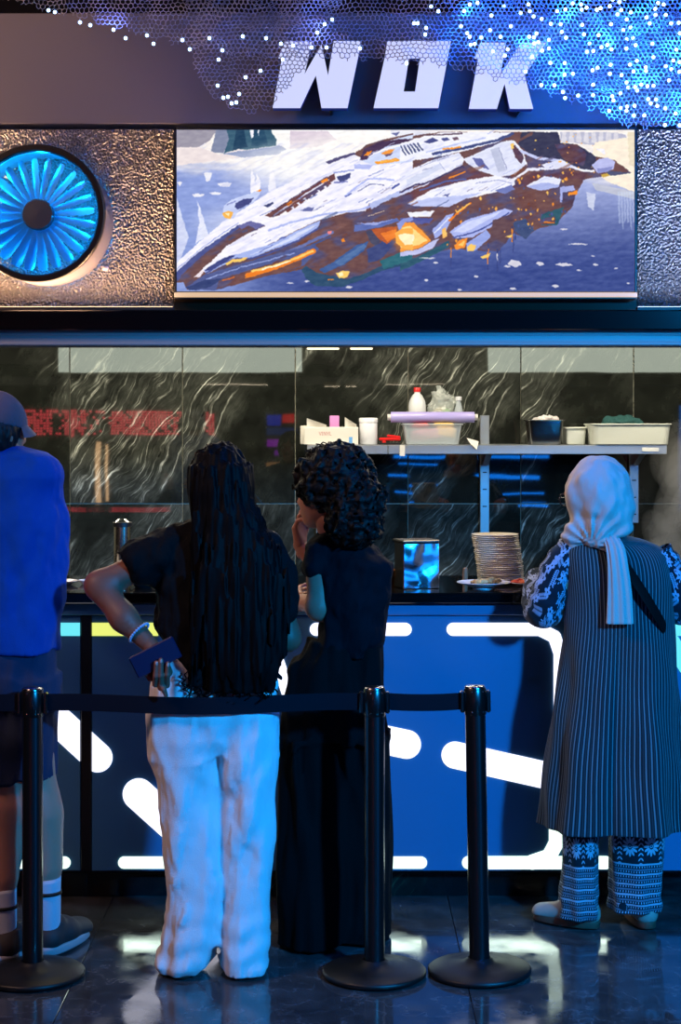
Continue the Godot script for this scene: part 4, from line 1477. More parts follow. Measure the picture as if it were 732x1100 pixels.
	for k in 16:
		var f := FogVolume.new()
		f.name = "steam_puff"
		f.shape = RenderingServer.FOG_VOLUME_SHAPE_ELLIPSOID
		var e := k / 15.0
		f.size = Vector3(rng.randf_range(0.14, 0.30), rng.randf_range(0.2, 0.42), 0.24)
		f.material = fm
		f.position = px(lerpf(716.0, 742.0, e) + rng.randf_range(-14.0, 14.0), lerpf(620.0, 490.0, e) + rng.randf_range(-10.0, 10.0), 8.45 + rng.randf_range(-0.12, 0.12)) - cloud.position
		f.rotation.z = rng.randf_range(-0.6, 0.6)
		cloud.add_child(f, true)

# ---------------------------------------------------------------- goods on the wall shelf
func tub_mesh(w0: float, d0: float, w1: float, d1: float, hgt: float, wall := 0.004, rim := 0.008) -> ArrayMesh:
	# open tapered tub: outside, rim, inside, floor
	var rows := []
	var rect := func(w: float, d: float, y: float) -> PackedVector3Array:
		var out := PackedVector3Array()
		var r := minf(w, d) * 0.12
		for c in [[1, 1, 0.0], [-1, 1, 0.25], [-1, -1, 0.5], [1, -1, 0.75]]:
			for s in 4:
				var t: float = TAU * (c[2] + s / 12.0)
				out.append(Vector3(c[0] * (w * 0.5 - r) + r * cos(t), y, c[1] * (d * 0.5 - r) + r * sin(t)))
		out.append(out[0])
		return out
	rows.append(rect.call(0.002, 0.002, 0.0))
	rows.append(rect.call(w0 - 0.006, d0 - 0.006, 0.0))
	rows.append(rect.call(w0, d0, 0.005))
	rows.append(rect.call(w1, d1, hgt - rim))
	rows.append(rect.call(w1 + rim * 2, d1 + rim * 2, hgt - rim))
	rows.append(rect.call(w1 + rim * 2, d1 + rim * 2, hgt - 0.002))
	rows.append(rect.call(w1 + rim * 1.6, d1 + rim * 1.6, hgt))
	rows.append(rect.call(w1 - wall, d1 - wall, hgt))
	rows.append(rect.call(w0 - wall * 2, d0 - wall * 2, wall))
	rows.append(rect.call(0.002, 0.002, wall))
	return grid_mesh(rows, true, [], true)

func lettering(parent: Node, called: String, text: String, height: float, at: Vector3, color: Color, wide := 1.0) -> void:
	var tm := TextMesh.new()
	var f := SystemFont.new()
	f.font_names = PackedStringArray(["Droid Sans"])
	tm.font = f
	tm.text = text
	tm.font_size = 32
	tm.pixel_size = height / 32.0 * 1.3
	tm.depth = 0.0006
	var o := put(parent, called, tm, mat("ink_" + color.to_html(), color, 0.6), at)
	o.scale = Vector3(wide, 1, 1)

func build_shelf_goods() -> void:
	var y := px(0, 478, 8.75).y + 0.0005
	var K := 8.87 / FOCAL
	var at := func(x: float, d := 8.87) -> Vector3: return Vector3((x - MID_X) * d / FOCAL, y, -d)
	var card := mat("card_white", Color(0.84, 0.82, 0.79), 0.7)
	# two glove boxes, one behind the other, with torn flaps
	for s in [[356.0, 8.84, 58.0, 19.0, "white glove box with torn flaps and red print beside the white jar"], [331.0, 8.98, 16.0, 20.0, "plain white carton end behind the printed glove box"]]:
		var w: float = s[2] * s[1] / FOCAL
		var h: float = s[3] * s[1] / FOCAL
		var b := thing("glove_box" if s[2] > 20 else "carton", at.call(s[0], s[1]), s[4], "box")
		box(b, "body", Vector3(0, h * 0.5, 0), Vector3(w, h, 0.12 if s[2] > 20 else 0.10), card, 0.003)
		if s[2] > 20:
			for f in [[-0.075, 0.10, 0.045], [0.10, 0.06, 0.05]]:
				var rows := []
				for i in 5:
					var e := i / 4.0
					var row := PackedVector3Array()
					for j in 4:
						var g := j / 3.0
						row.append(Vector3(f[0] + f[1] * (e - 0.5), h + f[2] * g * (1.0 - e * 0.75), 0.015 + 0.03 * g * sin(e * 3.0)))
					rows.append(row)
				put(b, "flap", grid_mesh(rows, false), card)
			lettering(b, "print", "VINYL", 0.019, Vector3(-0.03, h * 0.62, 0.0605), Color(0.72, 0.40, 0.40))
			box(b, "blue_print", Vector3(0.10, h * 0.25, 0.0601), Vector3(0.018, 0.035, 0.0006), mat("print_blue", Color(0.35, 0.6, 0.85), 0.6), 0.0001)
	var pink := put(self, "pink_carton", box_mesh(Vector3(10.5 * K, 0.15, 0.06), 0.003), mat("carton_pink", Color(0.85, 0.55, 0.80), 0.6), at.call(359.5, 9.0) + Vector3(0, 0.075, 0))
	tag(pink, "narrow pink carton standing behind the glove box", "carton")
	# white jar with lid
	var jar := thing("plastic_jar", at.call(396.0, 8.87), "round white plastic jar with a screw lid on the shelf", "jar")
	var r := 9.6 * K
	put(jar, "body", lathe([Vector2(0.0001, 0), Vector2(r - 0.004, 0), Vector2(r, 0.004), Vector2(r, 0.11), Vector2(r - 0.003, 0.115)], 32), mat("jar_white", Color(0.86, 0.86, 0.88), 0.35))
	put(jar, "lid", lathe([Vector2(r + 0.002, 0.114), Vector2(r + 0.002, 0.134), Vector2(r - 0.002, 0.138), Vector2(0.0001, 0.138)], 32), mat("jar_white"))
	# red stapler-like cutter
	var cut := thing("hand_tool", at.call(419.0, 8.86), "red and black hand tool lying beside the white jar", "tool")
	var red := mat("tool_red", Color(0.80, 0.07, 0.06), 0.4)
	box(cut, "body", Vector3(0.0, 0.028, 0), Vector3(0.11, 0.016, 0.04), red, 0.005)
	box(cut, "frame", Vector3(-0.03, 0.018, 0), Vector3(0.018, 0.036, 0.036), red, 0.004, Vector3(0, 0, 0.25))
	box(cut, "base", Vector3(0.0, 0.005, 0), Vector3(0.115, 0.010, 0.042), mat("tool_black", Color(0.03, 0.03, 0.035), 0.5), 0.003)
	box(cut, "handle", Vector3(0.02, 0.042, 0), Vector3(0.07, 0.012, 0.03), red, 0.004, Vector3(0, 0, -0.12))
	# clear tub with packets
	var clear := StandardMaterial3D.new()
	clear.resource_name = "clear_plastic"
	clear.albedo_color = Color(0.86, 0.90, 0.93, 0.42)
	clear.transparency = BaseMaterial3D.TRANSPARENCY_ALPHA
	clear.roughness = 0.3
	mats["clear_plastic"] = clear
	var tub := thing("clear_tub", at.call(464.0, 8.88), "milky clear plastic tub of food packets on the shelf", "tub")
	put(tub, "shell", tub_mesh(56 * K, 0.20, 62 * K, 0.22, 0.108), clear)
	for s in [[-0.03, 0.05, 0.0, 0.15, 0.06, 0.12, Color(0.72, 0.42, 0.50), 0.1], [0.075, 0.065, 0.01, 0.10, 0.06, 0.1, Color(0.88, 0.68, 0.30), -0.12], [-0.06, 0.095, 0.0, 0.09, 0.03, 0.1, Color(0.78, 0.16, 0.08), 0.05], [0.06, 0.10, 0.0, 0.11, 0.025, 0.1, Color(0.80, 0.66, 0.25), 0.0]]:
		box(tub, "packet", Vector3(s[0], s[1], s[2]), Vector3(s[3], s[4], s[5]), mat("packet" + str(s[0]), s[6], 0.45), 0.012, Vector3(0, s[7], s[7]))
	# cling film roll lying across the tub
	var roll := thing("film_roll", at.call(465.0, 8.86) + Vector3(0, 0.113 + 0.028, 0), "long lilac tinted cling film roll lying across the clear tub", "roll")
	var film := mat("film_lilac", Color(0.66, 0.62, 0.86), 0.18)
	put(roll, "film", lathe([Vector2(0.0001, -0.215), Vector2(0.027, -0.215), Vector2(0.028, -0.213), Vector2(0.028, 0.213), Vector2(0.027, 0.215), Vector2(0.0001, 0.215)], 28), film, Vector3.ZERO, Vector3(0, 0, PI / 2))
	put(roll, "core", lathe([Vector2(0.0001, -0.232), Vector2(0.016, -0.232), Vector2(0.016, 0.232), Vector2(0.0001, 0.232)], 20), mat("card_white"), Vector3.ZERO, Vector3(0, 0, PI / 2))
	# bottle, bag and small bottle stand on the tub's lid board behind the roll
	var lidb := put(self, "tub_lid", box_mesh(Vector3(0.32, 0.006, 0.16), 0.002), mat("lid_clear", Color(0.70, 0.72, 0.75), 0.3), at.call(466.0, 9.0) + Vector3(0, 0.112, 0))
	tag(lidb, "flat plastic lid on the clear tub under the bottle", "lid")
	var lid_y := Vector3(0, 0.1155, 0)
	var bo := thing("sauce_bottle", at.call(448.5, 8.99) + lid_y, "white plastic bottle with a red cap behind the film roll", "bottle")
	put(bo, "body", lathe([Vector2(0.0001, 0), Vector2(0.042, 0), Vector2(0.045, 0.004), Vector2(0.045, 0.085), Vector2(0.041, 0.11), Vector2(0.026, 0.140), Vector2(0.015, 0.150), Vector2(0.015, 0.162)], 28), mat("bottle_milk", Color(0.86, 0.87, 0.88), 0.35))
	put(bo, "cap", lathe([Vector2(0.018, 0.158), Vector2(0.018, 0.178), Vector2(0.016, 0.181), Vector2(0.0001, 0.181)], 24), mat("cap_red", Color(0.82, 0.05, 0.07), 0.35))
	build_bag(at.call(475.0, 8.99) + lid_y)
	var sb := thing("squeeze_bottle", at.call(493.0, 8.93) + lid_y, "small clear bottle with a white cap beside the plastic bag", "bottle")
	put(sb, "body", lathe([Vector2(0.0001, 0), Vector2(0.021, 0), Vector2(0.022, 0.06), Vector2(0.012, 0.10), Vector2(0.009, 0.115)], 20), clear)
	put(sb, "cap", lathe([Vector2(0.015, 0.112), Vector2(0.016, 0.132), Vector2(0.0001, 0.134)], 20), mat("jar_white"))
	# paper scrap and hanging tag
	var scrap := put(self, "paper_scrap", grid_mesh([PackedVector3Array([Vector3(-0.03, 0.03, 0), Vector3(0.03, 0.012, 0.01)]), PackedVector3Array([Vector3(-0.012, 0.0, 0.02), Vector3(0.02, -0.03, 0.03)])], false), card, Vector3((508.0 - 366.0) * 8.75 / FOCAL, y + 0.006, -8.755))
	tag(scrap, "scrap of white paper on the shelf beside the clear tub", "paper")
	var tagp := put(self, "price_tag", box_mesh(Vector3(5.5 * K, 0.056, 0.001), 0.0003), card, px(432.5, 484, 8.735))
	tag(tagp, "blank white paper tag stuck to the shelf edge", "tag")
	# steel insert pan
	var pan := thing("steel_pan", at.call(585.0, 8.87), "small stainless steel food pan with white wrap inside", "pan")
	put(pan, "shell", tub_mesh(33 * K, 0.14, 38 * K, 0.17, 0.128, 0.003, 0.007), steel("pan_steel", Color(0.45, 0.45, 0.45), 0.22))
	var wrap := Field.new(Vector3(-0.07, 0.09, -0.06), Vector3(0.09, 0.17, 0.06), 0.008)
	wrap.ell(Vector3(-0.02, 0.12, 0), Vector3(0.045, 0.02, 0.04), 0.02)
	wrap.ell(Vector3(0.01, 0.135, 0), Vector3(0.035, 0.016, 0.03), 0.02)
	wrap.ell(Vector3(0.05, 0.128, 0), Vector3(0.025, 0.018, 0.03), 0.02)
	wrap.wrinkle(0.012, Vector3(40, 40, 40), 6)
	put(pan, "wrap", field_mesh([wrap]), mat("wrap_white", Color(0.82, 0.80, 0.80), 0.4))
	# big white tub and the smaller one behind it
	var tw := mat("tub_white", Color(0.86, 0.87, 0.83), 0.4)
	var t2 := thing("storage_tub", at.call(616.5, 8.98), "smaller white plastic tub behind the large one", "tub")
	put(t2, "shell", tub_mesh(20 * K, 0.18, 22 * K, 0.19, 0.09), tw)
	var t3 := thing("storage_tub", at.call(674.0, 8.87), "large white plastic tub with a rolled rim on the shelf", "tub")
	put(t3, "shell", tub_mesh(80 * K, 0.26, 84 * K, 0.29, 0.108, 0.004, 0.006), tw)
	var cl := Field.new(Vector3(-0.13, 0.02, -0.09), Vector3(0.13, 0.17, 0.09), 0.009)
	cl.ell(Vector3(-0.06, 0.1, 0), Vector3(0.04, 0.04, 0.05), 0.02)
	cl.ell(Vector3(0.02, 0.1, 0.01), Vector3(0.07, 0.045, 0.05), 0.02)
	cl.ell(Vector3(0.08, 0.09, -0.01), Vector3(0.04, 0.04, 0.05), 0.02)
	cl.wrinkle(0.015, Vector3(25, 25, 25), 9)
	var clo := put(self, "cloth_bundle", field_mesh([cl]), cloth("bundle_teal", Color(0.16, 0.30, 0.30), 0.8), at.call(667.0, 8.87) + Vector3(0, 0.006, 0))
	tag(clo, "crumpled dark teal cloth lying in the large white tub", "cloth")

func build_bag(at: Vector3) -> void:
	var bag := thing("plastic_bag", at, "clear plastic bag of vegetables behind the film roll", "bag")
	var f := Field.new(Vector3(-0.11, -0.01, -0.07), Vector3(0.11, 0.21, 0.07), 0.008)
	f.loft([[0.0, 0.0, 0.0, 0.05, 0.035], [0.05, -0.005, 0.0, 0.075, 0.045], [0.11, 0.0, 0.0, 0.06, 0.03], [0.16, -0.01, 0.0, 0.035, 0.015], [0.19, -0.02, 0.0, 0.012, 0.006]], 0.01)
	f.cap(Vector3(0.02, 0.13, 0), Vector3(0.08, 0.105, 0), 0.02, 0.008, 0.02)
	f.wrinkle(0.014, Vector3(22, 16, 22), 8)
	var film := StandardMaterial3D.new()
	film.resource_name = "bag_film"
	film.albedo_color = Color(0.85, 0.88, 0.86, 0.30)
	film.transparency = BaseMaterial3D.TRANSPARENCY_ALPHA
	film.roughness = 0.22
	put(bag, "film", field_mesh([f]), film)
	for s in [[-0.03, 0.035, Color(0.62, 0.46, 0.32)], [0.02, 0.05, Color(0.30, 0.62, 0.16)], [0.035, 0.03, Color(0.78, 0.72, 0.42)], [0.0, 0.03, Color(0.82, 0.80, 0.72)], [-0.01, 0.06, Color(0.66, 0.62, 0.52)]]:
		var g := Field.new(Vector3(-0.04, -0.035, -0.03), Vector3(0.04, 0.035, 0.03), 0.007)
		g.ell(Vector3.ZERO, Vector3(0.03, 0.02, 0.02), 0.01)
		g.wrinkle(0.012, Vector3(40, 40, 40), int(s[0] * 1000.0))
		put(bag, "vegetable", field_mesh([g]), mat("veg" + str(s[0]), s[2], 0.5), Vector3(s[0], s[1], 0.0))

# ---------------------------------------------------------------- goods on the counter
func plate_profile(r: float) -> Array:
	return [Vector2(0.0001, 0.0), Vector2(r * 0.58, 0.0), Vector2(r * 0.62, 0.003), Vector2(r * 0.97, 0.0125), Vector2(r, 0.0145), Vector2(r * 0.985, 0.0160), Vector2(r * 0.66, 0.0075), Vector2(r * 0.6, 0.0055), Vector2(0.0001, 0.0050)]

func build_counter_goods() -> void:
	var y := px(0, 637, 6.05).y + 0.0005
	var at := func(x: float, d: float) -> Vector3: return Vector3((x - MID_X) * d / FOCAL, y, -d)
	var china := mat("china_cream", Color(0.86, 0.82, 0.74), 0.25)
	var china_w := mat("china_white", Color(0.86, 0.86, 0.88), 0.2)
	# napkin dispenser
	var nd := thing("napkin_dispenser", at.call(452.0, 6.20), "polished steel napkin dispenser glowing blue on the counter", "dispenser", "", 0.28)
	var mirror := steel("mirror_steel", Color(0.85, 0.86, 0.88), 0.16)
	mats["dent"] = noise_tex(44, 0.01, 256, 2, 8.0)
	mirror.normal_enabled = true
	mirror.normal_texture = mats["dent"]
	mirror.normal_scale = 0.9
	mirror.uv1_triplanar = true
	mirror.uv1_scale = Vector3(3, 3, 3)
	box(nd, "body", Vector3(0, 0.083, -0.055), Vector3(0.128, 0.166, 0.11), steel("dark_steel", Color(0.35, 0.34, 0.33), 0.25), 0.004)
	box(nd, "front_plate", Vector3(0.002, 0.082, 0.003), Vector3(0.136, 0.164, 0.006), mirror, 0.003)
	box(nd, "lid", Vector3(0, 0.170, -0.052), Vector3(0.14, 0.010, 0.124), steel("dark_steel"), 0.003)
	# stack of plates
	var proto: Node3D
	var rng := RandomNumberGenerator.new()
	rng.seed = 9
	for i in 24:
		var o: MeshInstance3D
		var r := 0.088
		if i == 0:
			o = put(self, "dinner_plate", lathe(plate_profile(r), 40), china)
			tag(o, "cream plate in the tall stack on the counter", "plate", "plates in the tall stack")
			proto = o
			o.position = at.call(538.0, 6.42)
		else:
			o = copy_thing(proto, at.call(538.0, 6.42))
		var lean := -0.022 * pow(i / 23.0, 1.6)
		o.position += Vector3(lean + rng.randf_range(-0.0018, 0.0018), 0.0073 * i, rng.randf_range(-0.002, 0.002))
	# served plates with food
	for s in [[520.0, 6.22, 0.098, "white plate of half eaten food in front of the plate stack"], [567.0, 6.20, 0.060, "small grey plate of red food beside the patterned sleeve"]]:
		var p := thing("served_plate", at.call(s[0], s[1]), s[3], "plate")
		put(p, "foot", lathe([Vector2(s[2] * 0.42, 0.0), Vector2(s[2] * 0.40, 0.012)], 32), china_w)
		var dish := put(p, "dish", lathe(plate_profile(s[2]), 40), china_w if s[2] > 0.09 else mat("china_grey", Color(0.62, 0.60, 0.58), 0.3))
		dish.position.y = 0.008
	for s in [[512.0, 6.22, Color(0.62, 0.46, 0.26), 0.016, "brown piece of food on the white plate"], [518.0, 6.20, Color(0.74, 0.62, 0.42), 0.019, "tan piece of food on the white plate"], [526.0, 6.22, Color(0.66, 0.52, 0.32), 0.020, "golden piece of food on the white plate"], [533.0, 6.24, Color(0.55, 0.47, 0.30), 0.018, "olive piece of food on the white plate"], [556.0, 6.20, Color(0.80, 0.24, 0.10), 0.018, "red piece of food on the small grey plate"], [562.0, 6.19, Color(0.82, 0.36, 0.14), 0.016, "orange piece of food on the small grey plate"]]:
		var g := Field.new(Vector3(-0.03, -0.02, -0.03), Vector3(0.03, 0.03, 0.03), 0.005)
		g.ell(Vector3(-0.006, 0, 0), Vector3(s[3], s[3] * 0.5, s[3] * 0.8), 0.008)
		g.ell(Vector3(0.01, 0.006, 0.004), Vector3(s[3] * 0.6, s[3] * 0.5, s[3] * 0.5), 0.008)
		g.wrinkle(0.008, Vector3(60, 60, 60), int(s[0]))
		var o := put(self, "food_piece", field_mesh([g]), mat("food%d" % int(s[0]), s[2], 0.55), at.call(s[0], s[1]) + Vector3(0, 0.0135 + s[3] * 0.5, 0))
		tag(o, s[4], "food")
	# wooden stick holder, golden bowl, steel cup, left plates
	var stick := put(self, "wooden_pestle", lathe([Vector2(0.0001, 0), Vector2(0.009, 0), Vector2(0.010, 0.03), Vector2(0.008, 0.058), Vector2(0.0001, 0.060)], 14), mat("wood_tan", Color(0.62, 0.42, 0.30), 0.6), at.call(500.0, 6.40))
	tag(stick, "short tan wooden handle standing left of the plate stack", "utensil")
	var bowl := put(self, "brass_bowl", lathe([Vector2(0.0001, 0), Vector2(0.022, 0), Vector2(0.024, 0.006), Vector2(0.042, 0.03), Vector2(0.046, 0.055), Vector2(0.043, 0.055), Vector2(0.038, 0.03), Vector2(0.0001, 0.012)], 28), mat("brass", Color(0.80, 0.60, 0.34), 0.25, 1.0), at.call(421.0, 6.36))
	tag(bowl, "small brass bowl beside the napkin dispenser", "bowl")
	var cup := thing("chopstick_holder", at.call(131.5, 6.50), "tall brushed steel cup with a dark rim on the counter", "cup")
	put(cup, "body", lathe([Vector2(0.0001, 0), Vector2(0.030, 0), Vector2(0.032, 0.004), Vector2(0.032, 0.215), Vector2(0.030, 0.215), Vector2(0.029, 0.01), Vector2(0.0001, 0.008)], 32), steel("cup_steel", Color(0.80, 0.76, 0.68), 0.25))
	put(cup, "rim_band", lathe([Vector2(0.0325, 0.205), Vector2(0.036, 0.207), Vector2(0.036, 0.222), Vector2(0.0325, 0.224), Vector2(0.0325, 0.205)], 32), mat("tool_black"))
	put(cup, "lid", lathe([Vector2(0.030, 0.222), Vector2(0.018, 0.234), Vector2(0.0001, 0.236)], 24), mat("mirror_steel"))
	for s in [[66.0, 6.36, 0.062, "white saucer beside the man in the blue shirt"], [94.0, 6.38, 0.034, "small white dish behind the bent elbow"], [154.0, 6.26, 0.05, "dark shallow dish on the counter under the bent arm"]]:
		var m := china_w if s[0] < 120 else mat("dish_dark", Color(0.12, 0.12, 0.13), 0.3)
		var o := put(self, "saucer", lathe(plate_profile(s[2]), 32), m, at.call(s[0], s[1]))
		tag(o, s[3], "dish")

# ---------------------------------------------------------------- belt barrier
func build_barrier() -> void:
	var posts := [Vector3((35.0 - MID_X) * 5.286 / FOCAL, 0, -5.286), Vector3((402.5 - MID_X) * 5.30 / FOCAL, 0, -5.30), Vector3((515.5 - MID_X) * 5.32 / FOCAL, 0, -5.32)]
	var says := ["black belt barrier post beside the man in the blue shirt", "black belt barrier post behind the woman in black, belts on both sides", "slightly tilted black belt barrier post where the belt ends"]
	var coat := mat("post_black", Color(0.045, 0.046, 0.05), 0.28, 0.0, 0.6)
	var rough := mat("post_base", Color(0.04, 0.04, 0.042), 0.45)
	var belt_m := cloth("belt_web", Color(0.05, 0.06, 0.10), 0.8, 0.5, 20.0)
	var tops := []
	var roots := []
	for i in 3:
		var t := thing("barrier_post", posts[i] + Vector3(0, 0.0065, 0), says[i], "barrier post")
		put(t, "base", lathe([Vector2(0.0001, 0.0), Vector2(0.156, 0.0), Vector2(0.16, 0.003), Vector2(0.16, 0.012), Vector2(0.155, 0.016), Vector2(0.10, 0.026), Vector2(0.048, 0.034), Vector2(0.040, 0.042), Vector2(0.034, 0.046)], 56), rough)
		put(t, "pole", lathe([Vector2(0.0315, 0.036), Vector2(0.0315, 0.80)], 32), coat)
		put(t, "head", lathe([Vector2(0.0325, 0.795), Vector2(0.034, 0.797), Vector2(0.034, 0.874), Vector2(0.031, 0.879)], 32), coat)
		put(t, "cap", lathe([Vector2(0.032, 0.876), Vector2(0.032, 0.880), Vector2(0.029, 0.884), Vector2(0.0001, 0.885)], 32), mat("cap_chrome", Color(0.6, 0.6, 0.62), 0.2, 1.0))
		for s in [[-0.012, 0.868], [0.022, 0.868], [-0.012, 0.806], [0.022, 0.806]]:
			put(t, "rivet", lathe([Vector2(0.0001, 0.0), Vector2(0.003, 0.0), Vector2(0.002, 0.002), Vector2(0.0001, 0.0022)], 10), mat("cap_chrome"), Vector3(s[0], s[1], sqrt(0.034 * 0.034 - s[0] * s[0])), Vector3(PI / 2, 0, 0))
		if i == 2: t.rotation.z = 0.0165
		for s in [-1.0, 1.0]:
			box(t, "belt_clip", Vector3(s * 0.040, 0.836, 0.0), Vector3(0.014, 0.066, 0.03), coat, 0.004)
		roots.append(t)
		tops.append(Vector3(0, 0.838, 0))
	for b in [[0, Vector3(0.047, 0.838, 0.0), posts[1] - posts[0] + Vector3(-0.047, 0.838, 0), 0.10, -0.004], [1, Vector3(0.047, 0.838, 0.0), posts[2] - posts[1] + Vector3(-0.060, 0.836, 0), 0.0, 0.004], [0, Vector3(-0.047, 0.838, 0.0), Vector3(-0.9, 0.838, 0.02), 0.0, 0.006]]:
		var rows := []
		for k in 33:
			var e := k / 32.0
			var p: Vector3 = b[1].lerp(b[2], e)
			p.y -= b[4] * 4.0 * e * (1.0 - e)
			p.z += b[3] * pow(sin(PI * e), 2.0)
			rows.append(PackedVector3Array([p + Vector3(0, 0.026, -0.0008), p + Vector3(0, 0.026, 0.0008), p + Vector3(0, -0.026, 0.0008), p + Vector3(0, -0.026, -0.0008), p + Vector3(0, 0.026, -0.0008)]))
		put(roots[b[0]], "belt", grid_mesh(rows, true), belt_m)

# ---------------------------------------------------------------- people
var skin_ready := false
func skin(key: String, c: Color) -> StandardMaterial3D:
	var m := mat(key, c, 0.5, 0.0, 0.4)
	m.subsurf_scatter_enabled = true
	m.subsurf_scatter_strength = 0.12
	return m

# head with face; c = middle of the skull, s = half height, look = basis whose -z is where the person looks
func add_head(f: Field, c: Vector3, s: float, look: Basis) -> void:
	var p := func(x: float, y: float, z: float) -> Vector3: return c + look * (Vector3(x, y, z) * s)
	f.ell(p.call(0, 0.22, 0.08), Vector3(0.70, 0.78, 0.86) * s, 0.02, look)
	f.ell(p.call(0, -0.30, -0.22), Vector3(0.52, 0.66, 0.56) * s, 0.04, look)
	f.ell(p.call(0, -0.80, -0.50), Vector3(0.24, 0.16, 0.18) * s, 0.03, look)      # chin
	f.cap(p.call(0, 0.08, -0.72), p.call(0, -0.22, -0.90), 0.055 * s, 0.11 * s, 0.02)   # nose
	f.cap(p.call(-0.10, -0.26, -0.78), p.call(0.10, -0.26, -0.78), 0.07 * s, 0.07 * s, 0.015)
	f.cap(p.call(-0.32, 0.20, -0.66), p.call(0.32, 0.20, -0.66), 0.07 * s, 0.07 * s, 0.03)  # brow
	f.cap(p.call(-0.17, -0.49, -0.70), p.call(0.17, -0.49, -0.70), 0.06 * s, 0.06 * s, 0.012)
	f.cap(p.call(-0.13, -0.57, -0.69), p.call(0.13, -0.57, -0.69), 0.065 * s, 0.065 * s, 0.012)
	f.bite(p.call(-0.30, 0.04, -0.82), Vector3(0.15, 0.10, 0.13) * s)
	f.bite(p.call(0.30, 0.04, -0.82), Vector3(0.15, 0.10, 0.13) * s)
	for e in [-1.0, 1.0]:
		f.ell(p.call(0.70 * e, -0.06, 0.06), Vector3(0.09, 0.26, 0.17) * s, 0.01, look)   # ear

func add_eyes(parent: Node3D, c: Vector3, s: float, look: Basis) -> void:
	for e in [-1.0, 1.0]:
		var sm := SphereMesh.new()
		sm.radius = 0.125 * s
		sm.height = 0.25 * s
		sm.radial_segments = 16
		sm.rings = 8
		var o := put(parent, "eye", sm, mat("eye_white", Color(0.8, 0.79, 0.77), 0.2), c + look * (Vector3(0.30 * e, 0.04, -0.66) * s))
		var im := SphereMesh.new()
		im.radius = 0.06 * s
		im.height = 0.12 * s
		im.radial_segments = 12
		im.rings = 6
		put(o, "iris", im, mat("iris_brown", Color(0.10, 0.05, 0.03), 0.2), look * (Vector3(0, 0, -0.085) * s))

# hand: w = wrist, d = towards the fingers, n = the way the palm looks, s = +1 / -1 which side the thumb is on, curl = bend of each finger at each joint
func add_hand(f: Field, w: Vector3, d: Vector3, n: Vector3, s: float, curl: Array, size := 1.0, thumb := 0.5) -> void:
	d = d.normalized()
	n = (n - d * n.dot(d)).normalized()
	var a := d.cross(n) * s          # towards the thumb
	var knuckle := [0.030, 0.010, -0.010, -0.028]
	var reach := [0.082, 0.086, 0.081, 0.073]
	var lens := [[0.038, 0.024, 0.020], [0.042, 0.027, 0.021], [0.038, 0.025, 0.020], [0.030, 0.019, 0.018]]
	var rad := [0.0088, 0.0090, 0.0086, 0.0078]
	f.cap(w - d * 0.03 * size, w + d * 0.012 * size, 0.021 * size, 0.020 * size, 0.015)
	for q in 4:
		var k0: Vector3 = w + (d * 0.012 + a * knuckle[q] * 0.55) * size
		var k1: Vector3 = w + (d * reach[q] + a * knuckle[q]) * size
		f.cap(k0, k1, 0.0145 * size, 0.0115 * size, 0.012)
		var dir := d
		var side := a
		var at := k1
		var bend: float = 0.0
		for j in 3:
			bend += curl[q] * (0.8 if j == 0 else 1.0)
			dir = (d * cos(bend) + n * sin(bend)).normalized()
			var to: Vector3 = at + (dir * lens[q][j] + a * knuckle[q] * 0.06) * size
			f.cap(at, to, (rad[q] - 0.0004 * j) * size, (rad[q] - 0.0004 * (j + 1)) * size, 0.003)
			at = to
	var t0 := w + (d * 0.020 + a * 0.018) * size
	var t1 := t0 + (d * 0.030 + a * 0.026 + n * 0.012 * thumb) * size
	var t2 := t1 + (d * 0.030 + a * (0.014 - 0.014 * thumb) + n * 0.022 * thumb) * size
	var t3 := t2 + (d * 0.024 + a * (0.004 - 0.014 * thumb) + n * 0.018 * thumb) * size
	f.cap(t0, t1, 0.0135 * size, 0.0115 * size, 0.012)
	f.cap(t1, t2, 0.0110 * size, 0.0100 * size, 0.004)
	f.cap(t2, t3, 0.0100 * size, 0.0085 * size, 0.004)

func hand_field(w: Vector3, cell := 0.0036, span := 0.19) -> Field:
	var r := Vector3(span, span, span)
	return Field.new(w - r, w + r, cell)

# rows [y, cx, cz, a, b] interpolated smoothly; the cloth sheet carries uv (around, along)
func cloth_loft(rows: Array, steps: int, segs: int, fold: Callable, power := 2.3, hem_in := 0.02) -> ArrayMesh:
	var grid := []
	var uvs := []
	var n := rows.size()
	var run := 0.0
	var list := []
	for k in n - 1:
		var cnt := maxi(1, int(round(steps * absf(rows[k + 1][0] - rows[k][0]) / absf(rows[-1][0] - rows[0][0]))))
		for s in cnt:
			var e := float(s) / cnt
			var r := []
			for q in 5:
				r.append(cubic_interpolate(rows[k][q], rows[k + 1][q], rows[maxi(k - 1, 0)][q], rows[mini(k + 2, n - 1)][q], e))
			list.append(r)
	list.append(rows[-1])
	var total: float = absf(rows[-1][0] - rows[0][0])
	for i in list.size():
		var r: Array = list[i]
		var v: float = absf(r[0] - rows[0][0]) / total
		grid.append(sheet_ring(r, segs, v, fold, power, 0.0))
		uvs.append(ring_uv(segs, v))
	if hem_in > 0.0:
		for q in [[0.004, 0.0], [0.006, 0.006], [hem_in, 0.06]]:
			var r2: Array = list[-1].duplicate()
			r2[0] += q[1] * (1.0 if rows[0][0] > rows[-1][0] else -1.0)
			grid.append(sheet_ring(r2, segs, 1.0, fold, power, q[0]))
			uvs.append(ring_uv(segs, 1.0))
	return grid_mesh(grid, true, uvs, rows[0][0] < rows[-1][0])

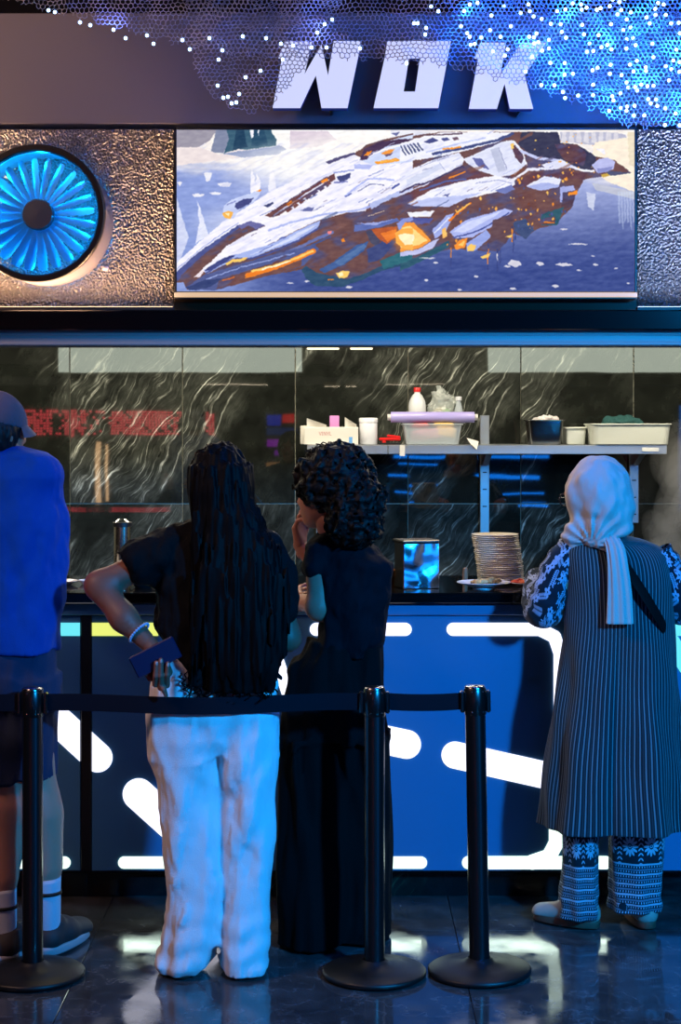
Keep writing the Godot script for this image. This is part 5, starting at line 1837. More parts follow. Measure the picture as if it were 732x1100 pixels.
func sheet_ring(r: Array, segs: int, v: float, fold: Callable, power: float, inset: float) -> PackedVector3Array:
	var out := PackedVector3Array()
	for s in segs + 1:
		var t := TAU * (s % segs) / segs
		var c := cos(t)
		var q := sin(t)
		var l := pow(pow(absf(c), power) + pow(absf(q), power), -1.0 / power)
		var push: float = fold.call(t, v) - inset
		out.append(Vector3(r[1] + c * l * r[3] + c * push, r[0], r[2] + q * l * r[4] + q * push))
	return out

func ring_uv(segs: int, v: float) -> PackedVector2Array:
	var out := PackedVector2Array()
	for s in segs + 1: out.append(Vector2(float(s) / segs, v))
	return out

# a shoe on the ground, heel at the origin, toe towards +x
func add_shoe(parent: Node3D, at: Vector3, turn: float, length: float, upper: Material, sole: Material, called := "shoe", high := 0.085, sole_h := 0.026) -> Node3D:
	var u := Field.new(Vector3(-0.06, 0.0, -0.07), Vector3(length + 0.03, high + 0.05, 0.07), 0.0055)
	u.cap(Vector3(0.0, 0.045, 0), Vector3(length * 0.35, 0.050, 0), 0.036, 0.037, 0.02)
	u.cap(Vector3(length * 0.3, 0.048, 0), Vector3(length * 0.80, 0.028, 0), 0.040, 0.038, 0.03, Vector3(1, 1.25, 0.92))
	u.cap(Vector3(0.012, 0.05, 0), Vector3(0.030, high, 0), 0.034, 0.033, 0.02)
	u.cut(Vector3(0, high, 0), Vector3(-0.15, 1, 0).normalized())
	u.cut(Vector3(0, sole_h * 0.8, 0), Vector3(0, -1, 0))
	var o := put(parent, called, field_mesh([u]), upper, at, Vector3(0, turn, 0))
	var sh := cloth_loft([[sole_h + 0.0005, length * 0.40, 0.0, 0.002, 0.001], [sole_h, length * 0.40, 0.0, length * 0.535, 0.0395], [sole_h * 0.5, length * 0.40, 0.0, length * 0.54, 0.0405], [0.0, length * 0.40, 0.0, length * 0.52, 0.038], [-0.0002, length * 0.40, 0.0, 0.002, 0.001]], 4, 36, func(_t: float, _v: float) -> float: return 0.0, 2.5, 0.0)
	put(o, "sole", sh, sole)
	return o

# ---- the man in the blue shirt
func build_man() -> void:
	var d := 5.50
	var t := thing("person", Vector3((2.0 - MID_X) * d / FOCAL, 0.006, -d), "man in a plain royal blue T-shirt, pale cap, dark shorts and white socks", "person")
	var L := func(x: float, y: float, z := 0.0) -> Vector3: return px(x, y, d - z) - t.position
	var K := d / FOCAL
	var tan_skin := skin("skin_light", Color(0.72, 0.50, 0.42))
	var look := Basis(Vector3.UP, -0.75)
	var body := Field.new(Vector3(-0.36, -0.01, -0.42), Vector3(0.32, 1.75, 0.30), 0.012)
	var hc: Vector3 = L.call(-5.0, 464.0)
	body.cap(L.call(2, 478), L.call(2, 505), 0.058, 0.066, 0.03)
	body.loft([[0.93, 0, 0, 0.16, 0.11], [1.15, 0, 0, 0.16, 0.10], [1.40, 0, 0, 0.17, 0.10], [1.52, 0, 0, 0.12, 0.07]], 0.05)
	# arms: right one reaches forward, left one is bent up beside the head
	body.chain([L.call(44, 512), L.call(46, 590, -0.10), L.call(34, 600, -0.34)], [0.050, 0.044, 0.032], 0.03)
	body.chain([L.call(-46, 508), L.call(-66, 590, 0.05), L.call(-52, 600, -0.20)], [0.050, 0.044, 0.032], 0.03)
	# legs
	body.chain([L.call(20, 735), L.call(40, 862), L.call(52, 1000, -0.01)], [0.095, 0.066, 0.036], 0.04)
	body.cap(L.call(46, 878), L.call(51, 930), 0.064, 0.046, 0.03)
	body.chain([L.call(-18, 735), L.call(-2, 866, 0.03), L.call(4, 1006, 0.06)], [0.095, 0.066, 0.032], 0.04)
	body.cap(L.call(-1, 885, 0.03), L.call(2, 940, 0.05), 0.062, 0.046, 0.03)
	body.cap(L.call(52, 1000, -0.01), L.call(62, 1012, -0.09), 0.032, 0.022, 0.02)
	body.cap(L.call(4, 1006, 0.06), L.call(10, 1010, -0.02), 0.030, 0.020, 0.02)
	var head := Field.new(hc - Vector3(0.14, 0.15, 0.14), hc + Vector3(0.14, 0.15, 0.14), 0.006)
	add_head(head, hc, 0.118, look)
	var h1 := hand_field(L.call(38, 600, -0.36), 0.0045, 0.14)
	add_hand(h1, L.call(40, 600, -0.34), Vector3(-0.3, 0.1, -1), Vector3(-1, 0, 0), 1.0, [0.5, 0.55, 0.6, 0.65])
	var h2 := hand_field(L.call(-50, 600, -0.22), 0.0045, 0.14)
	add_hand(h2, L.call(-52, 600, -0.20), Vector3(0.2, 0.1, -1), Vector3(1, 0, 0), -1.0, [0.3, 0.3, 0.35, 0.4])
	put(t, "body", field_mesh([body, head, h1, h2]), tan_skin)
	add_eyes(t, hc, 0.118, look)
	# hair at the back, under the cap
	var hair := Field.new(hc - Vector3(0.14, 0.13, 0.14), hc + Vector3(0.14, 0.12, 0.14), 0.007)
	hair.ell(hc + look * Vector3(0, 0.0, 0.018), Vector3(0.096, 0.096, 0.107), 0.02, look)
	hair.bite(hc + look * Vector3(0, -0.04, -0.12), Vector3(0.10, 0.10, 0.12))
	hair.wrinkle(0.006, Vector3(60, 25, 60), 4)
	put(t, "hair", field_mesh([hair]), mat("hair_dark", Color(0.035, 0.03, 0.03), 0.6))
	# cap: crown, visor, rear strap
	var capm := cloth("cap_grey", Color(0.40, 0.37, 0.41), 0.85, 0.3, 8.0)
	var crown := Field.new(hc - Vector3(0.15, 0.03, 0.15), hc + Vector3(0.15, 0.17, 0.15), 0.006)
	crown.ell(hc + look * Vector3(0, 0.022, 0.005), Vector3(0.095, 0.112, 0.112), 0.02, look)
	crown.cut(hc + Vector3(0, 0.018, 0), (look * Vector3(0, -1, 0.18)).normalized())
	crown.bite(hc + look * Vector3(0, 0.028, 0.125), Vector3(0.034, 0.030, 0.05))
	var cr := put(t, "cap", field_mesh([crown]), capm)
	var vis := []
	for i in 7:
		var e := i / 6.0
		var row := PackedVector3Array()
		for j in 13:
			var a := (j / 12.0 - 0.5) * 2.5
			var r := lerpf(1.0, 1.0 + 0.34 * cos(a * 0.62), e)
			row.append(hc + look * Vector3(sin(a) * 0.092 * (1.0 + 0.1 * e), 0.022 - 0.022 * e - 0.02 * absf(sin(a)) * e, -cos(a) * 0.108 * r))
		vis.append(row)
	put(cr, "visor", grid_mesh(vis, false), capm)
	var arc := []
	for j in 9:
		var a := (j / 8.0 - 0.5) * 0.9
		arc.append(hc + look * Vector3(sin(a) * 0.094, 0.018, cos(a) * 0.116))
	put(cr, "strap", tube(arc, [0.009], 8, 0.35, Vector3.UP), mat("strap_blue", Color(0.10, 0.22, 0.55), 0.5))
	# T-shirt
	var shirt := Field.new(Vector3(-0.42, 0.86, -0.32), Vector3(0.36, 1.70, 0.28), 0.010)
	shirt.loft([[px(0, 698, d).y - t.position.y, 0.002, 0.0, 0.180, 0.135], [px(0, 640, d).y, 0.006, 0.0, 0.196, 0.140], [px(0, 560, d).y, 0.006, 0.0, 0.200, 0.135], [px(0, 515, d).y, 0.0, 0.0, 0.182, 0.118], [px(0, 492, d).y, -0.002, 0.0, 0.135, 0.085], [px(0, 481, d).y, 0.0, 0.0, 0.072, 0.062]], 0.04, 2.5)
	shirt.cap(L.call(40, 510), L.call(47, 565, -0.06), 0.070, 0.066, 0.05)
	shirt.cap(L.call(-40, 508), L.call(-56, 566, 0.05), 0.072, 0.080, 0.05)
	shirt.wrinkle(0.016, Vector3(6, 3.2, 6), 21)
	shirt.wrinkle(0.005, Vector3(16, 9, 16), 22)
	put(t, "t_shirt", field_mesh([shirt]), cloth("shirt_blue", Color(0.03, 0.27, 0.60), 0.85, 0.3, 8.0))
	# shorts, two legs
	var sh := Field.new(Vector3(-0.28, 0.48, -0.22), Vector3(0.28, 1.05, 0.24), 0.010)
	sh.loft([[0.80, 0.0, 0.0, 0.172, 0.125], [0.95, 0.0, 0.0, 0.168, 0.120], [1.02, 0, 0, 0.16, 0.11]], 0.04, 2.4)
	sh.loft([[px(0, 836, d).y, L.call(30, 0).x, -0.01, 0.088, 0.098], [0.70, L.call(28, 0).x, 0, 0.096, 0.11], [0.88, 0.08, 0, 0.092, 0.115]], 0.04, 2.4)
	sh.loft([[px(0, 840, d).y, L.call(-10, 0).x, 0.03, 0.092, 0.098], [0.70, L.call(-18, 0).x, 0.01, 0.098, 0.11], [0.88, -0.08, 0, 0.092, 0.115]], 0.04, 2.4)
	sh.wrinkle(0.014, Vector3(10, 4, 10), 31)
	put(t, "shorts", field_mesh([sh]), cloth("shorts_navy", Color(0.16, 0.20, 0.30), 0.9, 0.3, 8.0))
	# socks with a dark band, shoes
	var sock_m := cloth("sock_white", Color(0.72, 0.74, 0.80), 0.9, 0.4, 14.0)
	for s in [[L.call(50, 942), L.call(51.5, 982, -0.005), L.call(53, 1003, -0.012), L.call(50.5, 958)], [L.call(2, 955, 0.05), L.call(4, 990, 0.06), L.call(5, 1008, 0.068), L.call(3, 973, 0.055)]]:
		var so := put(t, "sock", tube(smooth([s[0], s[1], s[2]], 6), [0.047, 0.046, 0.045, 0.044, 0.043, 0.042, 0.041, 0.040, 0.039, 0.038, 0.038, 0.038, 0.038], 20, 1.0, Vector3.BACK), sock_m)
		put(so, "band", tube([s[3] + Vector3(0, 0.005, 0), s[3] - Vector3(0, 0.005, 0)], [0.0475], 20, 1.0, Vector3.BACK), mat("tool_black"))
	var sm := mat("shoe_charcoal", Color(0.16, 0.14, 0.15), 0.7)
	var sol := mat("shoe_sole_white", Color(0.62, 0.60, 0.62), 0.6)
	add_shoe(t, L.call(50, 1026, 0.0) * Vector3(1, 0, 1) + Vector3(0, 0.0, 0), 1.2, 0.235, sm, sol).scale = Vector3(1.06, 1.15, 1.3)
	add_shoe(t, L.call(3, 1030, 0.085) * Vector3(1, 0, 1), 1.15, 0.24, sm, sol).scale = Vector3(1.06, 1.15, 1.3)

# ---- the woman with very long hair and white trousers
func build_long_haired_woman() -> void:
	var d := 5.34
	var t := thing("person", Vector3((236.0 - MID_X) * d / FOCAL, 0.006, -d), "woman with waist-long dark hair, black T-shirt and white trousers", "person")
	var L := func(x: float, y: float, z := 0.0) -> Vector3: return px(x, y, d - z) - t.position
	var Y := func(y: float) -> float: return px(0, y, d).y - 0.006
	var X := func(x: float) -> float: return (x - 236.0) * d / FOCAL
	var K := d / FOCAL
	var sk := skin("skin_brown", Color(0.50, 0.31, 0.25))
	var look := Basis(Vector3.UP, 0.30)
	var hc: Vector3 = L.call(236.0, 520.0, -0.01)
	var body := Field.new(Vector3(-0.46, -0.01, -0.36), Vector3(0.30, 1.50, 0.26), 0.011)
	body.loft([[Y.call(760), 0, -0.01, 0.16, 0.10], [Y.call(690), 0, -0.01, 0.125, 0.085], [Y.call(610), 0, -0.01, 0.15, 0.09], [Y.call(580), 0, -0.01, 0.10, 0.06]], 0.05)
	body.cap(L.call(236, 550), L.call(236, 580), 0.048, 0.055, 0.04)
	var elbow: Vector3 = L.call(107, 629, 0.05)
	var wrist: Vector3 = L.call(163, 695, 0.135)
	body.chain([L.call(192, 588), elbow, L.call(133, 664, 0.10), wrist], [0.046, 0.042, 0.039, 0.025], 0.03)
	var elbow2: Vector3 = L.call(309, 685, 0.02)
	body.chain([L.call(288, 585), elbow2, L.call(300, 680, -0.24)], [0.046, 0.038, 0.025], 0.03)
	body.chain([L.call(203, 760), L.call(205, 890), L.call(200, 1030, 0.01)], [0.085, 0.060, 0.036], 0.04)
	body.chain([L.call(266, 760), L.call(264, 890), L.call(264, 1030, 0.01)], [0.085, 0.060, 0.036], 0.04)
	body.cap(L.call(200, 1030, 0.01), L.call(198, 1040, -0.12), 0.034, 0.026, 0.02)
	body.cap(L.call(264, 1030, 0.01), L.call(268, 1040, -0.12), 0.034, 0.026, 0.02)
	var head := Field.new(hc - Vector3(0.13, 0.15, 0.14), hc + Vector3(0.13, 0.15, 0.14), 0.006)
	add_head(head, hc, 0.112, look)
	# left hand behind the hip, holding the phone from below
	var h1 := hand_field(L.call(172, 718, 0.17), 0.0033, 0.115)
	var w := wrist
	h1.cap(L.call(160, 691, 0.132), L.call(166, 700, 0.142), 0.025, 0.022, 0.02)
	h1.cap(L.call(166, 700, 0.142), L.call(172, 716, 0.150), 0.022, 0.024, 0.02)
	h1.cap(L.call(170, 712, 0.150), L.call(180, 722, 0.150), 0.019, 0.016, 0.02)
	h1.cap(L.call(166, 712, 0.150), L.call(172, 728, 0.152), 0.016, 0.014, 0.015)
	# fingers come round the lower edge of the phone and up over its back
	h1.chain([L.call(166, 722, 0.152), L.call(167, 735, 0.170), L.call(167.5, 726, 0.192), L.call(168, 712, 0.196)], [0.0098, 0.0090, 0.0085, 0.0074], 0.004)
	h1.chain([L.call(171, 725, 0.152), L.call(173, 739, 0.172), L.call(173, 726, 0.194), L.call(173, 709, 0.198)], [0.0098, 0.0092, 0.0086, 0.0074], 0.004)
	h1.chain([L.call(177, 724, 0.152), L.call(179.5, 736, 0.172), L.call(180, 725, 0.192), L.call(180.5, 713, 0.196)], [0.0096, 0.0088, 0.0082, 0.0072], 0.004)
	h1.chain([L.call(172, 727, 0.156), L.call(173, 735, 0.176), L.call(176, 741, 0.184), L.call(178.5, 747, 0.182)], [0.0092, 0.0084, 0.0078, 0.0068], 0.004)
	h1.chain([L.call(162, 703, 0.140), L.call(156, 713, 0.152), L.call(157, 722, 0.158), L.call(161, 729, 0.160)], [0.013, 0.011, 0.0098, 0.0085], 0.006)
	var h2 := hand_field(L.call(300, 680, -0.28), 0.0045, 0.14)
	add_hand(h2, L.call(300, 680, -0.24), Vector3(-0.2, 0.1, -1), Vector3(0, -1, 0), 1.0, [0.4, 0.4, 0.45, 0.5], 0.92)
	put(t, "body", field_mesh([body, head, h1, h2]), sk)
	add_eyes(t, hc, 0.112, look)
	for q in [[168.3, 712.0, 0.204], [173.2, 709.5, 0.206], [180.6, 713.5, 0.203]]:
		var nm := SphereMesh.new()
		nm.radius = 0.0052
		nm.height = 0.0104
		nm.radial_segments = 10
		nm.rings = 5
		var nail := put(t, "fingernail", nm, mat("nail_pale", Color(0.72, 0.58, 0.56), 0.25), L.call(q[0], q[1] + 0.8, q[2] - 0.0015))
		nail.scale = Vector3(0.85, 1.2, 0.35)
	# bracelet of pale beads round the wrist
	var bc: Vector3 = L.call(149.5, 679.5, 0.118)
	var forearm: Vector3 = L.call(133, 664, 0.10)
	var ax: Vector3 = (wrist - forearm).normalized()
	var b1: Vector3 = ax.cross(Vector3.BACK).normalized()
	var b2: Vector3 = ax.cross(b1).normalized()
	var br := SurfaceTool.new()
	var bead := SphereMesh.new()
	bead.radius = 0.0048
	bead.height = 0.0096
	bead.radial_segments = 10
	bead.rings = 5
	for q in 26:
		var a := TAU * q / 26.0
		br.append_from(bead, 0, Transform3D(Basis(), bc + (b1 * cos(a) + b2 * sin(a)) * 0.0365))
	tag(put(t, "bracelet", br.commit(), mat("bead_pale", Color(0.62, 0.72, 0.86), 0.35)), "pale bead bracelet on the bent arm")
	# shirt
	var shirt := Field.new(Vector3(-0.38, 0.84, -0.24), Vector3(0.32, 1.47, 0.25), 0.0095)
	shirt.loft([[Y.call(729), X.call(235), -0.005, 64.5 * K, 0.125], [Y.call(690), X.call(238), -0.005, 66 * K, 0.118], [Y.call(640), X.call(240), -0.005, 68 * K, 0.118], [Y.call(600), X.call(241), -0.01, 66 * K, 0.112], [Y.call(578), X.call(241), -0.01, 57 * K, 0.092], [Y.call(562), X.call(238), -0.01, 32 * K, 0.068], [Y.call(555), X.call(237), -0.01, 20 * K, 0.055]], 0.03, 2.5)
	shirt.cap(L.call(196, 582), L.call(147, 603, 0.03), 0.060, 0.067, 0.04)
	shirt.cut(L.call(134, 610, 0.03), (elbow - L.call(190, 582)).normalized())
	shirt.cap(L.call(284, 590), L.call(303, 655, 0.01), 0.056, 0.055, 0.04)
	shirt.wrinkle(0.020, Vector3(8, 4, 8), 41)
	shirt.wrinkle(0.008, Vector3(20, 10, 20), 42)
	put(t, "t_shirt", field_mesh([shirt]), cloth("shirt_black", Color(0.035, 0.038, 0.05), 0.85, 0.3, 8.0))
	# trousers, wide legs down to the floor
	var tr := Field.new(Vector3(-0.30, 0.0, -0.22), Vector3(0.28, 0.98, 0.24), 0.0085)
	tr.loft([[Y.call(806), X.call(232), -0.005, 60 * K, 0.085], [Y.call(790), X.call(232), -0.005, 67 * K, 0.108], [Y.call(768), X.call(232), -0.003, 69.5 * K, 0.120], [Y.call(738), X.call(232), -0.005, 68 * K, 0.112], [Y.call(700), X.call(233), -0.01, 58 * K, 0.095]], 0.04, 2.4)
	tr.loft([[0.004, X.call(197), 0.005, 24 * K, 0.085], [0.03, X.call(198), 0.008, 28 * K, 0.092], [0.10, X.call(207), 0.0, 31 * K, 0.095], [Y.call(960), X.call(209), 0.0, 29 * K, 0.088], [Y.call(915), X.call(205), 0.0, 30 * K, 0.088], [Y.call(860), X.call(202), 0.0, 32 * K, 0.095], [Y.call(795), X.call(199), 0.0, 35.5 * K, 0.110], [Y.call(765), X.call(198), 0.0, 34 * K, 0.10]], 0.045, 2.3)
	tr.loft([[0.004, X.call(264), 0.010, 25 * K, 0.085], [0.03, X.call(264), 0.010, 28 * K, 0.092], [0.10, X.call(265), 0.0, 26.5 * K, 0.093], [Y.call(960), X.call(264), 0.0, 25.5 * K, 0.086], [Y.call(915), X.call(265), 0.0, 27 * K, 0.088], [Y.call(860), X.call(266.5), 0.0, 29.5 * K, 0.095], [Y.call(795), X.call(267), 0.0, 33.5 * K, 0.110], [Y.call(765), X.call(267), 0.0, 33 * K, 0.10]], 0.030, 2.3)
	tr.wrinkle(0.016, Vector3(8, 1.8, 8), 51)
	tr.wrinkle(0.006, Vector3(15, 6, 15), 52)
	tr.wrinkle(0.002, Vector3(34, 17, 34), 53)
	tr.warp(func(p: Vector3, v: float) -> float:
		# stacked creases near the floor and slanting drags under the seat
		var low := smoothstep(0.26, 0.05, p.y)
		var x := p.x * 9.0 + p.z * 3.0
		var out := v - low * 0.0035 * sin(p.y * 78.0 + x * 1.3 + 1.6 * sin(p.x * 31.0))
		var knee := smoothstep(0.20, 0.42, p.y) * smoothstep(0.86, 0.6, p.y)
		out -= knee * 0.0032 * sin(p.y * 26.0 + p.x * (46.0 if p.x < 0.0 else -46.0) + 1.2 * sin(p.y * 9.0))
		return out)
	tr.cut(Vector3(0, 0.004, 0), Vector3(0, -1, 0))
	put(t, "trousers", field_mesh([tr]), cloth("trousers_white", Color(0.86, 0.85, 0.86), 0.9, 0.45, 9.0))
	# shoes under the hems
	var tan := mat("shoe_tan", Color(0.55, 0.40, 0.30), 0.6)
	add_shoe(t, Vector3(X.call(198.0), 0.0, 0.058), PI / 2 + 0.12, 0.235, tan, mat("sole_dark", Color(0.22, 0.15, 0.11), 0.7), "shoe", 0.06, 0.018)
	add_shoe(t, Vector3(X.call(265.0), 0.0, 0.035), PI / 2 - 0.1, 0.235, tan, mat("sole_dark"), "shoe", 0.06, 0.018)
	# hair: a cap over the skull and a long sheet down the back
	var hair := Field.new(Vector3(-0.16, 0.84, -0.14), Vector3(0.27, 1.68, 0.26), 0.0085)
	hair.ell(L.call(236, 517, 0.008), Vector3(0.096, 0.124, 0.112), 0.02, look)
	hair.loft([[Y.call(736), X.call(258), 0.140, 36 * K, 0.020], [Y.call(712), X.call(259), 0.138, 43 * K, 0.036], [Y.call(670), X.call(261), 0.135, 49 * K, 0.042], [Y.call(620), X.call(260), 0.128, 48 * K, 0.046], [Y.call(590), X.call(256), 0.110, 44 * K, 0.056], [Y.call(560), X.call(247), 0.075, 37 * K, 0.075], [Y.call(530), X.call(239), 0.040, 33 * K, 0.088], [Y.call(505), X.call(237), 0.015, 30 * K, 0.09]], 0.04, 2.1)
	hair.bite(hc + look * Vector3(0, -0.05, -0.15), Vector3(0.085, 0.115, 0.12))
	hair.bite(hc + look * Vector3(-0.10, -0.055, -0.07), Vector3(0.05, 0.09, 0.06))
	hair.wrinkle(0.012, Vector3(30, 2.0, 30), 61)
	hair.wrinkle(0.008, Vector3(75, 5.0, 75), 62)
	var hm := mat("hair_black", Color(0.020, 0.018, 0.022), 0.6, 0.0, 0.2)
	var ho := put(t, "hair", field_mesh([hair]), hm)
	# loose curled ends hanging over the trousers
	var rng := RandomNumberGenerator.new()
	rng.seed = 71
	var st := SurfaceTool.new()
	for q in 46:
		var x := lerpf(196.0, 296.0, (q + rng.randf()) / 46.0)
		var y0 := rng.randf_range(712.0, 730.0)
		var y1 := rng.randf_range(738.0, 757.0)
		var z := rng.randf_range(0.112, 0.132)
		var ph := rng.randf() * TAU
		var rr := rng.randf_range(0.004, 0.008)
		var turns := rng.randf_range(2.0, 3.6)
		var pts := []
		for k in 26:
			var e := k / 25.0
			var p: Vector3 = L.call(x + 3.0 * sin(e * 3.0 + ph), lerpf(y0, y1, e), z)
			pts.append(p + Vector3(cos(ph + e * turns * TAU), 0, sin(ph + e * turns * TAU)) * rr * (0.5 + e))
		st.append_from(tube(pts, [0.0021], 5, 1.0, Vector3.BACK), 0, Transform3D())
	put(ho, "curled_ends", st.commit(), hm)
	# the phone she holds
	var ph1 := thing("phone", L.call(167, 706, 0.178) + t.position, "dark navy phone held behind the hip of the long-haired woman", "phone")
	ph1.rotation = Vector3(0.0, 0.10, atan2(18.0, 36.0))
	box(ph1, "body", Vector3.ZERO, Vector3(0.146, 0.070, 0.009), mat("phone_navy", Color(0.05, 0.08, 0.22), 0.35), 0.0035)
	box(ph1, "screen_glass", Vector3(0, 0, -0.0046), Vector3(0.138, 0.063, 0.0006), mat("phone_glass", Color(0.01, 0.01, 0.012), 0.08), 0.0002)

# ---- the woman in black with bushy curls
func build_curly_woman() -> void:
	var d := 5.64
	var t := thing("person", Vector3((360.0 - MID_X) * d / FOCAL, 0.006, -d), "woman all in black with bushy curly hair, one hand raised to her mouth", "person")
	var L := func(x: float, y: float, z := 0.0) -> Vector3: return px(x, y, d - z) - t.position
	var Y := func(y: float) -> float: return px(0, y, d).y - 0.006
	var X := func(x: float) -> float: return (x - 360.0) * d / FOCAL
	var K := d / FOCAL
	var sk := skin("skin_tan", Color(0.62, 0.42, 0.35))
	var look := Basis(Vector3.UP, 0.95)
	var hc: Vector3 = L.call(349.0, 532.0, -0.02)
	var body := Field.new(Vector3(-0.26, -0.01, -0.42), Vector3(0.26, 1.50, 0.22), 0.011)
	body.loft([[Y.call(745), X.call(364), 0, 0.12, 0.09], [Y.call(690), X.call(379), 0, 0.085, 0.08], [Y.call(620), X.call(376), 0, 0.11, 0.085], [Y.call(590), X.call(368), 0, 0.11, 0.07]], 0.05)
	body.cap(L.call(354, 560, -0.01), L.call(364, 592), 0.046, 0.055, 0.04)
	# left arm: upper arm down, forearm forward
	var el: Vector3 = L.call(343, 652, 0.05)
	body.chain([L.call(342, 598, 0.03), el, L.call(322, 645, -0.20)], [0.044, 0.037, 0.024], 0.03)
	body.ell(el, Vector3(0.040, 0.042, 0.040), 0.02)
	# right arm: elbow in front, hand up at the mouth
	body.chain([L.call(392, 606, -0.03), L.call(372, 655, -0.20), L.call(322, 585, -0.20)], [0.044, 0.037, 0.024], 0.03)
	body.chain([L.call(340, 750, 0.02), L.call(336, 880, 0.03), L.call(332, 990, 0.03)], [0.070, 0.058, 0.036], 0.04)
	body.chain([L.call(383, 750, -0.02), L.call(388, 880, -0.04), L.call(390, 985, -0.05)], [0.070, 0.058, 0.036], 0.04)
	body.cap(L.call(330, 990, 0.03), L.call(322, 1005, -0.08), 0.034, 0.026, 0.02)
	body.cap(L.call(392, 985, -0.05), L.call(386, 1000, -0.16), 0.034, 0.026, 0.02)
	var head := Field.new(hc - Vector3(0.14, 0.15, 0.14), hc + Vector3(0.14, 0.15, 0.14), 0.006)
	add_head(head, hc, 0.110, look)
	var h1 := hand_field(L.call(318, 566, -0.20), 0.0036, 0.115)
	add_hand(h1, L.call(323, 586, -0.20), Vector3(-0.12, 1.0, 0.12), Vector3(1, 0, 0.5), 1.0, [0.28, 0.42, 0.55, 0.65], 0.90)
	var h2 := hand_field(L.call(321, 645, -0.22), 0.0045, 0.13)
	add_hand(h2, L.call(322, 645, -0.20), Vector3(-0.1, 0.15, -1), Vector3(1, 0, 0), 1.0, [0.4, 0.4, 0.45, 0.5], 0.90)
	put(t, "body", field_mesh([body, head, h1, h2]), sk)
	add_eyes(t, hc, 0.110, look)
	# shirt
	var shirt := Field.new(Vector3(-0.22, 0.86, -0.24), Vector3(0.25, 1.42, 0.22), 0.0095)
	shirt.loft([[Y.call(704), X.call(372), 0, 34 * K, 0.115], [Y.call(685), X.call(379), 0, 37 * K, 0.112], [Y.call(640), X.call(382), 0, 39 * K, 0.118], [Y.call(605), X.call(378), 0, 41 * K, 0.112], [Y.call(588), X.call(371), 0, 36 * K, 0.09], [Y.call(574), X.call(364), 0, 17 * K, 0.055]], 0.03, 2.4)
	shirt.cap(L.call(346, 592, 0.02), L.call(339, 607, 0.045), 0.050, 0.052, 0.03)
	shirt.cap(L.call(392, 602, -0.02), L.call(386, 630, -0.10), 0.056, 0.054, 0.03)
	shirt.wrinkle(0.018, Vector3(8, 5, 8), 81)
	shirt.wrinkle(0.007, Vector3(20, 12, 20), 82)
	put(t, "t_shirt", field_mesh([shirt]), cloth("shirt_ink", Color(0.035, 0.042, 0.075), 0.85, 0.3, 8.0))
	# wide trousers
	var tr := Field.new(Vector3(-0.28, 0.0, -0.26), Vector3(0.26, 1.03, 0.24), 0.0095)
	tr.loft([[Y.call(790), X.call(360), 0, 56 * K, 0.135], [Y.call(750), X.call(360), 0, 54 * K, 0.13], [Y.call(720), X.call(361), 0, 51 * K, 0.12], [Y.call(690), X.call(372), 0, 38 * K, 0.105]], 0.03, 2.4)
	tr.loft([[0.004, X.call(334), 0.02, 38 * K, 0.125], [0.15, X.call(334), 0.02, 37.5 * K, 0.12], [Y.call(870), X.call(334), 0.02, 35 * K, 0.115], [Y.call(790), X.call(335), 0.01, 32 * K, 0.12]], 0.03, 2.3)
	tr.loft([[0.008, X.call(390), -0.05, 29 * K, 0.12], [0.15, X.call(390), -0.05, 29 * K, 0.115], [Y.call(870), X.call(388), -0.03, 30 * K, 0.115], [Y.call(790), X.call(386), -0.01, 31 * K, 0.12]], 0.03, 2.3)
	tr.ell(L.call(318, 716, 0.0), Vector3(0.024, 0.022, 0.05), 0.03)
	tr.wrinkle(0.022, Vector3(10, 1.8, 10), 91)
	tr.cut(Vector3(0, 0.004, 0), Vector3(0, -1, 0))
	put(t, "trousers", field_mesh([tr]), cloth("trousers_black", Color(0.030, 0.032, 0.042), 0.9, 0.3, 8.0))
	add_shoe(t, Vector3(X.call(332.0), 0.0, 0.05), PI / 2 + 0.3, 0.23, mat("shoe_black", Color(0.03, 0.03, 0.03), 0.5), mat("sole_dark"), "shoe", 0.06, 0.018)
	add_shoe(t, Vector3(X.call(391.0), 0.0, -0.03), PI / 2 + 0.3, 0.23, mat("shoe_black"), mat("sole_dark"), "shoe", 0.06, 0.018)
	# bushy hair: a lumpy mass gathered low at the back, with stray coils
	var hair := Field.new(Vector3(-0.20, 1.20, -0.17), Vector3(0.23, 1.67, 0.25), 0.0075)
	hair.ell(L.call(357, 515, 0.01), Vector3(0.104, 0.108, 0.112), 0.02)
	hair.ell(L.call(366, 512, 0.04), Vector3(0.108, 0.105, 0.11), 0.03)
	hair.ell(L.call(384, 538, 0.08), Vector3(0.088, 0.095, 0.095), 0.03)
	hair.ell(L.call(382, 562, 0.10), Vector3(0.090, 0.075, 0.085), 0.03)
	hair.ell(L.call(334, 515, 0.01), Vector3(0.046, 0.075, 0.065), 0.03)
	hair.bite(hc + look * Vector3(0, -0.065, -0.13), Vector3(0.08, 0.10, 0.105))
	hair.bite(hc + look * Vector3(-0.02, -0.09, -0.03), Vector3(0.11, 0.055, 0.09))
	hair.wrinkle(0.032, Vector3(26, 26, 26), 95, 3)
	var hm := mat("hair_curly", Color(0.030, 0.024, 0.024), 0.6, 0.0, 0.3)
	var ho := put(t, "hair", field_mesh([hair]), hm)
	var st := SurfaceTool.new()
	var rng := RandomNumberGenerator.new()
	rng.seed = 97
	var blobs := [[L.call(366, 512, 0.04), Vector3(0.108, 0.105, 0.11)], [L.call(384, 538, 0.08), Vector3(0.088, 0.095, 0.095)], [L.call(382, 562, 0.10), Vector3(0.090, 0.075, 0.085)], [L.call(352, 512, 0.0), Vector3(0.10, 0.105, 0.10)]]
